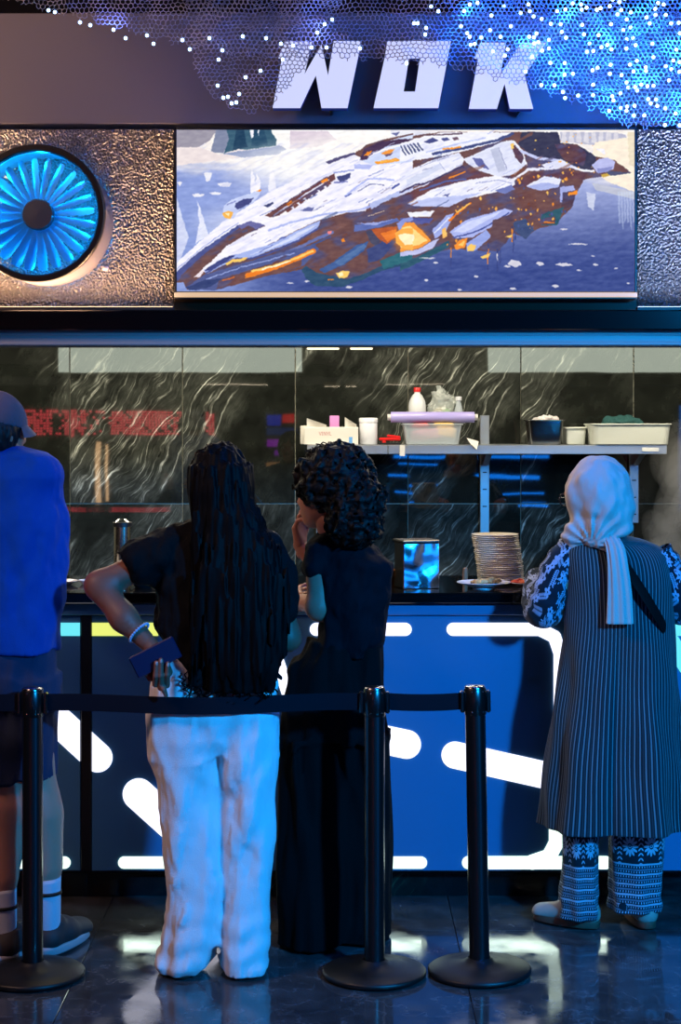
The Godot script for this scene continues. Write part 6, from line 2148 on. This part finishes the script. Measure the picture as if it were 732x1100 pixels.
	for q in 260:
		var bl: Array = blobs[q % 4]
		var dir := Vector3(rng.randfn(), rng.randfn(), rng.randfn()).normalized()
		if q % 4 == 3 and (dir.y < 0.2 or dir.x < -0.6): dir = Vector3(dir.x * 0.5, absf(dir.y) + 0.4, dir.z).normalized()
		var p0: Vector3 = bl[0] + dir * bl[1] * 0.97
		var tan1 := dir.cross(Vector3(rng.randfn(), rng.randfn(), rng.randfn())).normalized()
		var tan2 := dir.cross(tan1)
		var ph := rng.randf() * TAU
		var pts := []
		for k in 10:
			var e := k / 9.0
			pts.append(p0 + dir * (e * 0.016 - 0.006) + (tan1 * cos(ph + e * 9.0) + tan2 * sin(ph + e * 9.0)) * 0.006 + tan1 * e * 0.02)
		st.append_from(tube(pts, [0.0019], 4), 0, Transform3D())
	put(ho, "stray_coils", st.commit(), hm)

# ---- the woman in the scarf and striped long vest
func leaf_pattern(key: String, ground: Color, print_c: Color, seed_: int, flowers: bool) -> ImageTexture:
	var S := 512
	art = Image.create(S, S, false, Image.FORMAT_RGB8)
	art.fill(ground)
	var rng := RandomNumberGenerator.new()
	rng.seed = seed_
	var dot := func(x: float, y: float, a: float, b: float, turn: float, c: Color) -> void:
		var pts := []
		for k in 14:
			var t := TAU * k / 14.0
			var q := Vector2(cos(t) * a, sin(t) * b).rotated(turn)
			pts.append_array([190.0 + (x + q.x) / ART_S, 139.5 + (y + q.y) / ART_S])
		ink(pts, c)
	for k in 84:
		var x := rng.randf() * S
		var y := (k + rng.randf()) / 84.0 * S
		var turn := rng.randf() * TAU
		if k % 3 == 0:      # five-petalled flower
			for p in 5:
				var a := turn + TAU * p / 5.0
				dot.call(x + cos(a) * 17, y + sin(a) * 17, 15, 10, a, print_c)
			dot.call(x, y, 7, 7, 0, ground)
		elif k % 3 == 1:    # fern leaf
			for p in 9:
				var f := (p - 4) * 10.0
				for side in [-1.0, 1.0]:
					dot.call(x + cos(turn) * f + cos(turn + side * 0.9) * 14, y + sin(turn) * f + sin(turn + side * 0.9) * 14, 13, 3.2, turn + side * 0.9, print_c)
		else:
			for p in 4: dot.call(x + rng.randf_range(-30, 30), y + rng.randf_range(-30, 30), 8, 4, turn, print_c)
	return ImageTexture.create_from_image(art)

func trouser_pattern() -> ImageTexture:
	var S := 512
	art = Image.create(S, S, false, Image.FORMAT_RGB8)
	var ground := Color(0.04, 0.13, 0.17)
	var pale := Color(0.62, 0.68, 0.76)
	art.fill(ground)
	var dot := func(x: float, y: float, a: float, b: float, turn: float, c: Color) -> void:
		var pts := []
		for k in 12:
			var t := TAU * k / 12.0
			var q := Vector2(cos(t) * a, sin(t) * b).rotated(turn)
			pts.append_array([190.0 + (x + q.x) / ART_S, 139.5 + (y + q.y) / ART_S])
		ink(pts, c)
	# panels of big daisies above, rows of dots and bands below (v grows downwards)
	for col in 4:
		var cx := 64.0 + col * 128.0
		for row in 2:
			var cy := 45.0 + row * 130.0
			for p in 12:
				var a := TAU * p / 12.0
				dot.call(cx + cos(a) * 30, cy + sin(a) * 34, 19, 7, a, pale)
			dot.call(cx, cy, 9, 9, 0, pale)
			dot.call(cx, cy, 5, 5, 0, ground)
		for row in 11:
			for side in [-1.0, 1.0]:
				dot.call(cx + 64 + side * 8, 14.0 + row * 25.0, 11, 4, side * 0.8, pale)
	for b in 10:
		var y := 262 + b * 25
		art.fill_rect(Rect2i(0, y, S, 9), pale if b % 2 == 0 else Color(0.36, 0.44, 0.52))
		for k in 32: dot.call(8.0 + k * 16.0, y + 16.0, 3.5, 5.5, 0, pale)
	return ImageTexture.create_from_image(art)

func build_scarf_woman() -> void:
	var d := 5.84
	var t := thing("person", Vector3((655.0 - MID_X) * d / FOCAL, 0.006, -d), "woman in a pale headscarf, striped long vest and patterned sleeves and trousers", "person")
	var L := func(x: float, y: float, z := 0.0) -> Vector3: return px(x, y, d - z) - t.position
	var Y := func(y: float) -> float: return px(0, y, d).y - 0.006
	var X := func(x: float) -> float: return (x - 655.0) * d / FOCAL
	var K := d / FOCAL
	var sk := skin("skin_light", Color(0.72, 0.50, 0.42))
	var look := Basis(Vector3.UP, 0.75) * Basis(Vector3.RIGHT, -0.15)
	var hc: Vector3 = L.call(637.0, 534.0, -0.03)
	var body := Field.new(Vector3(-0.30, -0.01, -0.50), Vector3(0.30, 1.50, 0.22), 0.012)
	body.loft([[Y.call(760), X.call(662), 0, 0.15, 0.11], [Y.call(660), X.call(664), 0, 0.13, 0.10], [Y.call(610), X.call(664), 0, 0.15, 0.10], [Y.call(592), X.call(660), 0, 0.09, 0.06]], 0.05)
	body.cap(L.call(642, 560), L.call(652, 592), 0.046, 0.055, 0.04)
	body.chain([L.call(616, 604), L.call(588, 652, 0.0), L.call(578, 620, -0.25)], [0.046, 0.038, 0.024], 0.03)
	body.chain([L.call(706, 606), L.call(730, 655, -0.02), L.call(716, 620, -0.27)], [0.046, 0.038, 0.024], 0.03)
	body.chain([L.call(626, 760), L.call(624, 880, 0.0), L.call(618, 965, 0.03)], [0.09, 0.060, 0.036], 0.04)
	body.chain([L.call(686, 760), L.call(686, 880, 0.0), L.call(692, 965, 0.02)], [0.09, 0.060, 0.036], 0.04)
	body.cap(L.call(618, 965, 0.03), L.call(606, 980, 0.02), 0.034, 0.026, 0.02)
	body.cap(L.call(692, 965, 0.02), L.call(694, 980, -0.08), 0.034, 0.026, 0.02)
	var head := Field.new(hc - Vector3(0.14, 0.15, 0.14), hc + Vector3(0.14, 0.15, 0.14), 0.006)
	add_head(head, hc, 0.112, look)
	var h1 := hand_field(L.call(578, 620, -0.29), 0.0045, 0.13)
	add_hand(h1, L.call(578, 620, -0.25), Vector3(0.3, -0.05, -1), Vector3(0, -1, 0), -1.0, [0.3, 0.3, 0.35, 0.4], 0.92)
	var h2 := hand_field(L.call(716, 620, -0.31), 0.0045, 0.13)
	add_hand(h2, L.call(716, 620, -0.27), Vector3(-0.3, -0.05, -1), Vector3(0, -1, 0), 1.0, [0.3, 0.3, 0.35, 0.4], 0.92)
	put(t, "body", field_mesh([body, head, h1, h2]), sk)
	add_eyes(t, hc, 0.112, look)
	# glasses
	var gl := SurfaceTool.new()
	for e in [-1.0, 1.0]:
		var rim := []
		for k in 17:
			var a := TAU * k / 16.0
			rim.append(hc + look * (Vector3(0.30 * e + 0.22 * cos(a), 0.03 + 0.19 * sin(a), -0.88) * 0.112))
		gl.append_from(tube(rim, [0.0022], 6), 0, Transform3D())
		gl.append_from(tube([hc + look * (Vector3(0.52 * e, 0.08, -0.87) * 0.112), hc + look * (Vector3(0.74 * e, 0.08, -0.1) * 0.112)], [0.002], 6), 0, Transform3D())
	put(t, "glasses", gl.commit(), mat("glasses_dark", Color(0.05, 0.08, 0.16), 0.3))
	# sleeves (cloth tubes with their own print)
	var slm := cloth("sleeve_print", Color.WHITE, 0.85, 0.3, 8.0)
	slm.uv1_triplanar = false
	slm.normal_enabled = false
	slm.albedo_texture = leaf_pattern("sleeve", Color(0.05, 0.12, 0.17), Color(0.60, 0.66, 0.78), 33, true)
	slm.uv1_scale = Vector3(2.0, 1.6, 1.0)
	for s in [[[L.call(616, 588), L.call(600, 610), L.call(589, 640, 0.0), L.call(584, 656, -0.02), L.call(579, 642, -0.11), L.call(578, 621, -0.23)], [0.050, 0.057, 0.062, 0.064, 0.058, 0.042]], [[L.call(706, 592), L.call(718, 612), L.call(729, 640, 0.0), L.call(732, 653, -0.03), L.call(726, 642, -0.12), L.call(717, 621, -0.25)], [0.050, 0.056, 0.060, 0.062, 0.056, 0.042]]]:
		var line := smooth(s[0], 7)
		var rad := []
		for k in line.size():
			var e: float = float(k) / (line.size() - 1) * 5.0
			var i := mini(int(e), 4)
			rad.append(lerpf(s[1][i], s[1][i + 1], e - i) + 0.0035 * sin(k * 1.7))
		put(t, "sleeve", tube(line, rad, 28, 1.0, Vector3.RIGHT, false), slm)
	# trousers
	var tm := cloth("trousers_print", Color.WHITE, 0.85, 0.3, 8.0)
	tm.uv1_triplanar = false
	tm.normal_enabled = false
	tm.albedo_texture = trouser_pattern()
	tm.uv1_scale = Vector3(2.0, 1.0, 1.0)
	for s in [[[Y.call(866), X.call(624), 0.0, 20 * K, 0.085], [Y.call(885), X.call(623.5), 0.0, 19.5 * K, 0.085], [Y.call(930), X.call(623), 0.01, 18.5 * K, 0.080], [Y.call(960), X.call(621), 0.02, 20 * K, 0.085], [0.035, X.call(621), 0.02, 21 * K, 0.090]], [[Y.call(866), X.call(684.5), 0.0, 30.5 * K, 0.085], [Y.call(885), X.call(684.5), 0.0, 30 * K, 0.085], [Y.call(930), X.call(684), 0.0, 28.5 * K, 0.085], [Y.call(950), X.call(683), 0.0, 27.5 * K, 0.085], [0.055, X.call(682), 0.01, 27 * K, 0.090]]]:
		var ph: float = s[0][1] * 9.0
		put(t, "trouser_leg", cloth_loft(s, 40, 72, func(a: float, v: float) -> float: return 0.006 * v * sin(a * 7.0 + ph + v * 3.0) + 0.004 * sin(v * 34.0 + a * 2.0) * smoothstep(0.6, 1.0, v)), tm)
	# long striped vest
	var vest_im := Image.create(64, 8, false, Image.FORMAT_RGB8)
	for x in 64:
		var f := smoothstep(0.55, 0.75, sin(TAU * x / 32.0)) + 0.25 * smoothstep(0.6, 0.9, sin(TAU * x / 32.0 + 3.4))
		for y in 8: vest_im.set_pixel(x, y, Color(0.10, 0.14, 0.165).lerp(Color(0.40, 0.47, 0.50), f))
	var vm := cloth("vest_stripe", Color.WHITE, 0.9, 0.3, 8.0)
	vm.uv1_triplanar = false
	vm.normal_enabled = false
	vm.albedo_texture = ImageTexture.create_from_image(vest_im)
	vm.uv1_scale = Vector3(46.0, 1.0, 1.0)
	var vrows := [[Y.call(572), X.call(646), -0.005, 14 * K, 0.045], [Y.call(578), X.call(650), 0.0, 36 * K, 0.075], [Y.call(590), X.call(659), 0.0, 53 * K, 0.095], [Y.call(612), X.call(663.5), 0.0, 58 * K, 0.115], [Y.call(660), X.call(665), 0.0, 58 * K, 0.125], [Y.call(710), X.call(664), 0.0, 61 * K, 0.135], [Y.call(770), X.call(662), 0.0, 67 * K, 0.150], [Y.call(830), X.call(661), 0.0, 73 * K, 0.165], [Y.call(886), X.call(661), 0.0, 78 * K, 0.180]]
	put(t, "vest", cloth_loft(vrows, 70, 160, func(a: float, v: float) -> float:
		var g := smoothstep(0.12, 1.0, v)
		return g * (0.014 * sin(a * 6.0 + 0.7 + 0.8 * sin(v * 3.0)) + 0.008 * sin(a * 11.0 + 2.0 * v) + 0.012 * exp(-pow((a - 1.85 - 0.12 * v) * 9.0, 2.0)) - 0.020 * exp(-pow((a - 1.62 - 0.10 * v) * 14.0, 2.0))) + 0.003 * sin(v * 21.0 + a * 5.0), 2.4), vm)
	# headscarf: hood, wrap over the shoulder, hanging end
	var sc := Field.new(Vector3(-0.24, 1.12, -0.20), Vector3(0.16, 1.66, 0.24), 0.007)
	sc.ell(L.call(643, 530, 0.0), Vector3(0.112, 0.128, 0.122), 0.02)
	sc.ell(L.call(652, 544, 0.03), Vector3(0.092, 0.092, 0.098), 0.03)
	sc.ell(L.call(640, 565, 0.0), Vector3(0.085, 0.060, 0.085), 0.03)
	sc.bite(hc + look * Vector3(0, -0.01, -0.150), Vector3(0.066, 0.092, 0.085))
	# wrap across the collar and over the shoulder blade
	sc.chain([L.call(612, 574, -0.03), L.call(618, 576, 0.04), L.call(640, 576, 0.085), L.call(662, 588, 0.115)], [0.026, 0.032, 0.030, 0.022], 0.03, Vector3(1, 0.9, 1.2))
	sc.chain([L.call(622, 566, 0.04), L.call(645, 568, 0.09), L.call(668, 566, 0.08), L.call(672, 560, 0.0)], [0.028, 0.026, 0.022, 0.020], 0.03)
	sc.warp(func(p: Vector3, v: float) -> float:
		var mid: Vector3 = L.call(640, 585, 0.05)
		var q := p - mid
		var a := atan2(q.y, q.x + 0.02)
		return v - 0.0042 * sin(a * 15.0 + q.length() * 20.0) * smoothstep(0.30, 0.08, q.length()))
	sc.wrinkle(0.010, Vector3(14, 9, 14), 15)
	var scm := cloth("scarf_pale", Color(0.70, 0.67, 0.66), 0.85, 0.25, 10.0)
	var so := put(t, "headscarf", field_mesh([sc]), scm)
	var tail := cloth_loft([[Y.call(572), X.call(650), 0.095, 7 * K, 0.016], [Y.call(584), X.call(654), 0.135, 9 * K, 0.016], [Y.call(604), X.call(656), 0.156, 10 * K, 0.014], [Y.call(632), X.call(657.5), 0.164, 12 * K, 0.013], [Y.call(664), X.call(657.5), 0.168, 13.5 * K, 0.013]], 24, 48, func(a: float, v: float) -> float: return 0.0035 * sin(a * 9.0 + v * 2.0), 2.3, 0.004)
	put(so, "hanging_end", tail, scm)
	# bag strap across the back
	var sline := smooth([L.call(652, 578, 0.095), L.call(665, 597, 0.137), L.call(687, 630, 0.150), L.call(705, 659, 0.130), L.call(716, 678, 0.08)], 6)
	put(t, "bag_strap", tube(sline, [0.020], 14, 0.16, Vector3(0.5, 0.2, 0.8)), cloth("strap_black", Color(0.03, 0.03, 0.035), 0.7, 0.3, 12.0))
	# shoes
	var bm := mat("shoe_beige", Color(0.66, 0.58, 0.54), 0.6)
	var bs := mat("sole_brown", Color(0.42, 0.26, 0.20), 0.7)
	add_shoe(t, L.call(634, 996, 0.05) * Vector3(1, 0, 1), PI - 0.55, 0.215, bm, bs, "shoe", 0.075, 0.028)
	add_shoe(t, L.call(695, 996, 0.05) * Vector3(1, 0, 1), PI / 2 + 0.12, 0.215, bm, bs, "shoe", 0.075, 0.028)

# ---------------------------------------------------------------- light net hung under the ceiling
var net_wave := FastNoiseLite.new()

# depth of the sheet at photo pixel (x, y): it hangs in folds between 5.2 and 5.7 m from the camera
func net_depth(x: float, y: float, sheet: int) -> float:
	var w := net_wave.get_noise_2d(x * 0.9 + sheet * 400.0, y * 1.6)
	return 5.42 + 0.16 * w + 0.05 * sin(x * 0.035 + y * 0.03) + 0.10 * sheet

func net_edge(x: float, sheet: int) -> float:
	var e: Array
	if sheet == 0:
		e = [[-60, -20], [10, 0], [60, 14], [100, 24], [150, 38], [200, 50], [240, 58], [300, 64], [360, 63], [420, 66], [470, 70], [520, 82], [560, 92], [600, 104], [640, 120], [675, 137], [700, 139], [760, 136]]
	else:
		e = [[-60, -60], [190, -40], [204, 30], [207, 70], [216, 90], [232, 107], [252, 119], [272, 122], [292, 116], [306, 98], [325, 78], [350, 30], [370, 0], [430, -20], [470, 0], [520, 45], [580, 80], [640, 100], [700, 125], [760, 128]]
	for k in e.size() - 1:
		if x <= e[k + 1][0]:
			var f: float = (x - e[k][0]) / (e[k + 1][0] - e[k][0])
			return lerpf(e[k][1], e[k + 1][1], f) + 2.5 * sin(x * 0.31) + 1.5 * sin(x * 0.83)
	return 136.0

func build_net() -> void:
	net_wave.seed = 8
	net_wave.frequency = 0.012
	net_wave.fractal_octaves = 2
	var origin := px(366, -150, 5.42)
	var t := thing("light_net", origin, "draped pale hexagon net studded with tiny blue white lights above the sign", "light net")
	var m := mat("net_cord", Color(0.60, 0.60, 0.68), 0.7)
	var jig := FastNoiseLite.new()
	jig.seed = 19
	jig.frequency = 0.03
	for sheet in 2:
		var V := PackedVector3Array()
		var N := PackedVector3Array()
		var I := PackedInt32Array()
		var s := 2.9            # hexagon side in photo pixels (about 9 mm)
		var hx := s * sqrt(3.0)
		var vy := s * 1.5
		var rows := int(300.0 / vy)
		var cols := int(830.0 / hx)
		for r in rows:
			for c in cols:
				var cx := -50.0 + c * hx + (hx * 0.5 if r % 2 == 1 else 0.0)
				var cy := -150.0 + r * vy
				if cy > 140.0: continue
				# three of the six edges belong to each cell
				var corner := []
				for k in [-1, 0, 1, 2]:
					var a: float = PI / 6.0 + PI / 3.0 * k
					var qx: float = cx + s * cos(a)
					var qy: float = cy + s * sin(a)
					var ox := 3.0 * jig.get_noise_2d(qx, qy + sheet * 300.0)
					var oy := 3.0 * jig.get_noise_2d(qx + 900.0, qy + sheet * 300.0)
					corner.append(Vector2(qx + ox, qy + oy))
				for k in 3:
					var a2: Vector2 = corner[k]
					var b2: Vector2 = corner[k + 1]
					if a2.y > net_edge(a2.x, sheet) or b2.y > net_edge(b2.x, sheet): continue
					var a3 := px(a2.x, a2.y, net_depth(a2.x, a2.y, sheet)) - origin
					var b3 := px(b2.x, b2.y, net_depth(b2.x, b2.y, sheet)) - origin
					bar(V, N, I, a3, b3, 0.0016)
		tag(put(t, "mesh_sheet", array_mesh(V, N, PackedVector2Array(), I), m), "", "", "", "stuff")
	# suspension wires up to the ceiling
	for x in [-40, 120, 280, 440, 600, 750]:
		var p := px(x, -148, net_depth(x, -148, 0)) - origin
		put(t, "wire", tube([p, Vector3(p.x, 5.0 - origin.y, p.z)], [0.0015], 5), mat("turbine_black"))
	# bulbs
	var spots := []
	for q in [[52, 11], [59, 13], [86, 24], [97, 27], [122, 32], [135, 41], [158, 38], [165, 47], [196, 43], [204, 53], [225, 41], [239, 54], [235, 64], [261, 39], [286, 41], [280, 76], [264, 83], [257, 101], [234, 92], [240, 105], [245, 104], [254, 110], [249, 111], [335, 51], [351, 51], [349, 26], [357, 21], [341, 35], [304, 64], [302, 47], [315, 49], [437, 68], [445, 25], [449, 25], [458, 30], [457, 37], [387, 52]]:
		spots.append(Vector2(q[0], q[1]))
	var rng := RandomNumberGenerator.new()
	rng.seed = 6
	var tries := 0
	while spots.size() < 180 and tries < 6000:
		tries += 1
		var x := rng.randf_range(462.0, 740.0)
		var y := rng.randf_range(-4.0, 137.0)
		if y > net_edge(x, 0) - 1.0: continue
		if y > (x - 440.0) * 0.62 + 8.0 and rng.randf() < 0.8: continue
		if rng.randf() > 0.35 + 0.65 * smoothstep(470.0, 640.0, x): continue
		var ok := true
		for o: Vector2 in spots:
			if o.distance_to(Vector2(x, y)) < 4.0: ok = false
		if ok: spots.append(Vector2(x, y))
	for k in 30:     # outside the frame the net goes on
		spots.append(Vector2(rng.randf_range(-40.0, 740.0), rng.randf_range(-140.0, -10.0)))
	var bulb := SphereMesh.new()
	bulb.radius = 0.0056
	bulb.height = 0.0112
	bulb.radial_segments = 10
	bulb.rings = 6
	var gm := glow_mat("net_bulb", Color(0.62, 0.78, 1.0), 7.0)
	for p: Vector2 in spots:
		put(t, "bulb", bulb, gm, px(p.x, p.y, net_depth(p.x, p.y, 0) - 0.012) - origin)
	for p in [[505, 15], [560, 40], [600, 75], [610, 10], [650, 45], [650, 110], [690, 80], [690, 15], [725, 50], [725, 115], [235, 70], [120, 20], [340, 30]]:
		var l := OmniLight3D.new()
		l.name = "bulb_light"
		l.light_color = Color(0.10, 0.42, 1.0) if p[0] > 400 else Color(0.45, 0.55, 1.0)
		l.light_energy = 0.17 if p[0] > 400 else 0.02
		l.light_size = 0.03
		l.omni_range = 8.0
		l.shadow_enabled = true
		l.position = px(p[0], p[1], net_depth(p[0], p[1], 0) - 0.04) - origin
		t.add_child(l, true)

# three-sided bar
func bar(V: PackedVector3Array, N: PackedVector3Array, I: PackedInt32Array, a: Vector3, b: Vector3, r: float) -> void:
	var d := (b - a).normalized()
	var u := d.cross(Vector3(0.1, 0.2, 1.0)).normalized()
	var w := d.cross(u)
	var base := V.size()
	for k in 3:
		var t := TAU * k / 3.0
		var n := u * cos(t) + w * sin(t)
		V.append(a + n * r)
		N.append(n)
		V.append(b + n * r)
		N.append(n)
	for k in 3:
		var p := base + k * 2
		var q := base + ((k + 1) % 3) * 2
		I.append_array(PackedInt32Array([p, p + 1, q, q, p + 1, q + 1]))

# ---------------------------------------------------------------- across the hall: what the polished marble mirrors
func build_hall_details() -> void:
	var K := (2.0 * 9.169 + 4.95) / FOCAL
	var far := func(x: float, y: float, dz := 0.0) -> Vector3: return Vector3((x - MID_X) * K, EYE - (y - HORIZON) * K, 4.95 + dz)
	# red dotted running-text board
	var a: Vector3 = far.call(18, 440)
	var b: Vector3 = far.call(232, 469)
	var sign_ := thing("led_ticker", Vector3((a.x + b.x) * 0.5, (a.y + b.y) * 0.5, 5.12), "black running text board with red light dots across the hall", "light board")
	box(sign_, "casing", Vector3(0, 0, 0.0), Vector3(b.x - a.x + 0.1, a.y - b.y + 0.08, 0.12), mat("lamp_housing"), 0.01)
	var st := SurfaceTool.new()
	var dot := BoxMesh.new()
	dot.size = Vector3(0.030, 0.026, 0.006)
	var rng := RandomNumberGenerator.new()
	rng.seed = 14
	var cols := int((b.x - a.x) / 0.042)
	for c in cols:
		var density := 0.85 if sin(c * 0.42) + sin(c * 0.17 + 1.0) > -0.5 else 0.25
		for r in 9:
			if rng.randf() < density:
				st.append_from(dot, 0, Transform3D(Basis(), Vector3(a.x - sign_.position.x + 0.02 + c * 0.042, (r - 4) * 0.038, -0.062)))
	put(sign_, "light_dots", st.commit(), glow_mat("ticker", Color(1.0, 0.30, 0.34), 9.0))
	# a display of a neighbouring shop
	var disp := thing("shop_display", far.call(301, 480, 0.18), "upright shop display with blue, red and magenta blocks across the hall", "display")
	box(disp, "casing", Vector3(0, 0, 0.03), Vector3(0.52, 0.98, 0.05), mat("lamp_housing"), 0.01)
	for s in [[-0.10, 0.36, 0.2, 0.16, Color(0.10, 0.20, 0.9), 3.0], [0.11, 0.38, 0.18, 0.12, Color(1.0, 0.12, 0.16), 4.0], [0.0, 0.20, 0.42, 0.10, Color(0.05, 0.25, 0.6), 2.0], [-0.05, 0.05, 0.3, 0.09, Color(0.75, 0.15, 0.9), 3.0], [0.06, -0.08, 0.3, 0.07, Color(0.6, 0.1, 0.8), 3.0], [0.0, -0.30, 0.42, 0.18, Color(1.0, 0.72, 0.45), 1.6]]:
		box(disp, "light_block", Vector3(s[0], s[1], 0.0), Vector3(s[2], s[3], 0.01), glow_mat("display" + str(s[1]), s[4], s[5]), 0.002)
	# added glowing tubes standing in for a bright doorway slit
	var wl := thing("doorway_glow", far.call(108, 508, 0.14), "pair of tall warm glowing tubes added in place of a bright doorway across the hall", "lamp")
	for s in [[-0.05, 0.82, 0.032], [0.06, 0.76, 0.018]]:
		put(wl, "light_tube", lathe([Vector2(0.0001, -s[1] * 0.5), Vector2(s[2], -s[1] * 0.5), Vector2(s[2], s[1] * 0.5), Vector2(0.0001, s[1] * 0.5)], 14), glow_mat("warm_tube", Color(1.0, 0.80, 0.58), 9.0), Vector3(s[0], 0, 0))
	box(wl, "backplate", Vector3(0, -0.02, 0.06), Vector3(0.24, 0.88, 0.03), mat("lamp_housing"), 0.01)
	# blue light tubes of the stand opposite
	var stand := thing("neon_rack", far.call(503, 520, 0.14), "rack of horizontal blue light tubes across the hall", "light rack")
	box(stand, "frame", Vector3(0, 0, 0.08), Vector3(2.5, 1.0, 0.05), mat("lamp_housing"), 0.01)
	var bm := glow_mat("blue_tube", Color(0.05, 0.50, 1.0), 14.0)
	for s in [[491.0, 425.0, 592.0, 0.020], [498.5, 430.0, 470.0, 0.010], [511.0, 418.0, 440.0, 0.014], [512.5, 512.0, 582.0, 0.026], [521.0, 440.0, 478.0, 0.014], [529.0, 425.0, 476.0, 0.012], [530.5, 512.0, 588.0, 0.012], [541.0, 440.0, 475.0, 0.026], [543.0, 560.0, 590.0, 0.022], [549.0, 445.0, 472.0, 0.014], [550.5, 520.0, 578.0, 0.014]]:
		var p0: Vector3 = far.call(s[1], s[0], 0.14)
		var p1: Vector3 = far.call(s[2], s[0], 0.14)
		put(stand, "light_tube", tube([p0 - stand.position, p1 - stand.position], [s[3]], 8), bm)
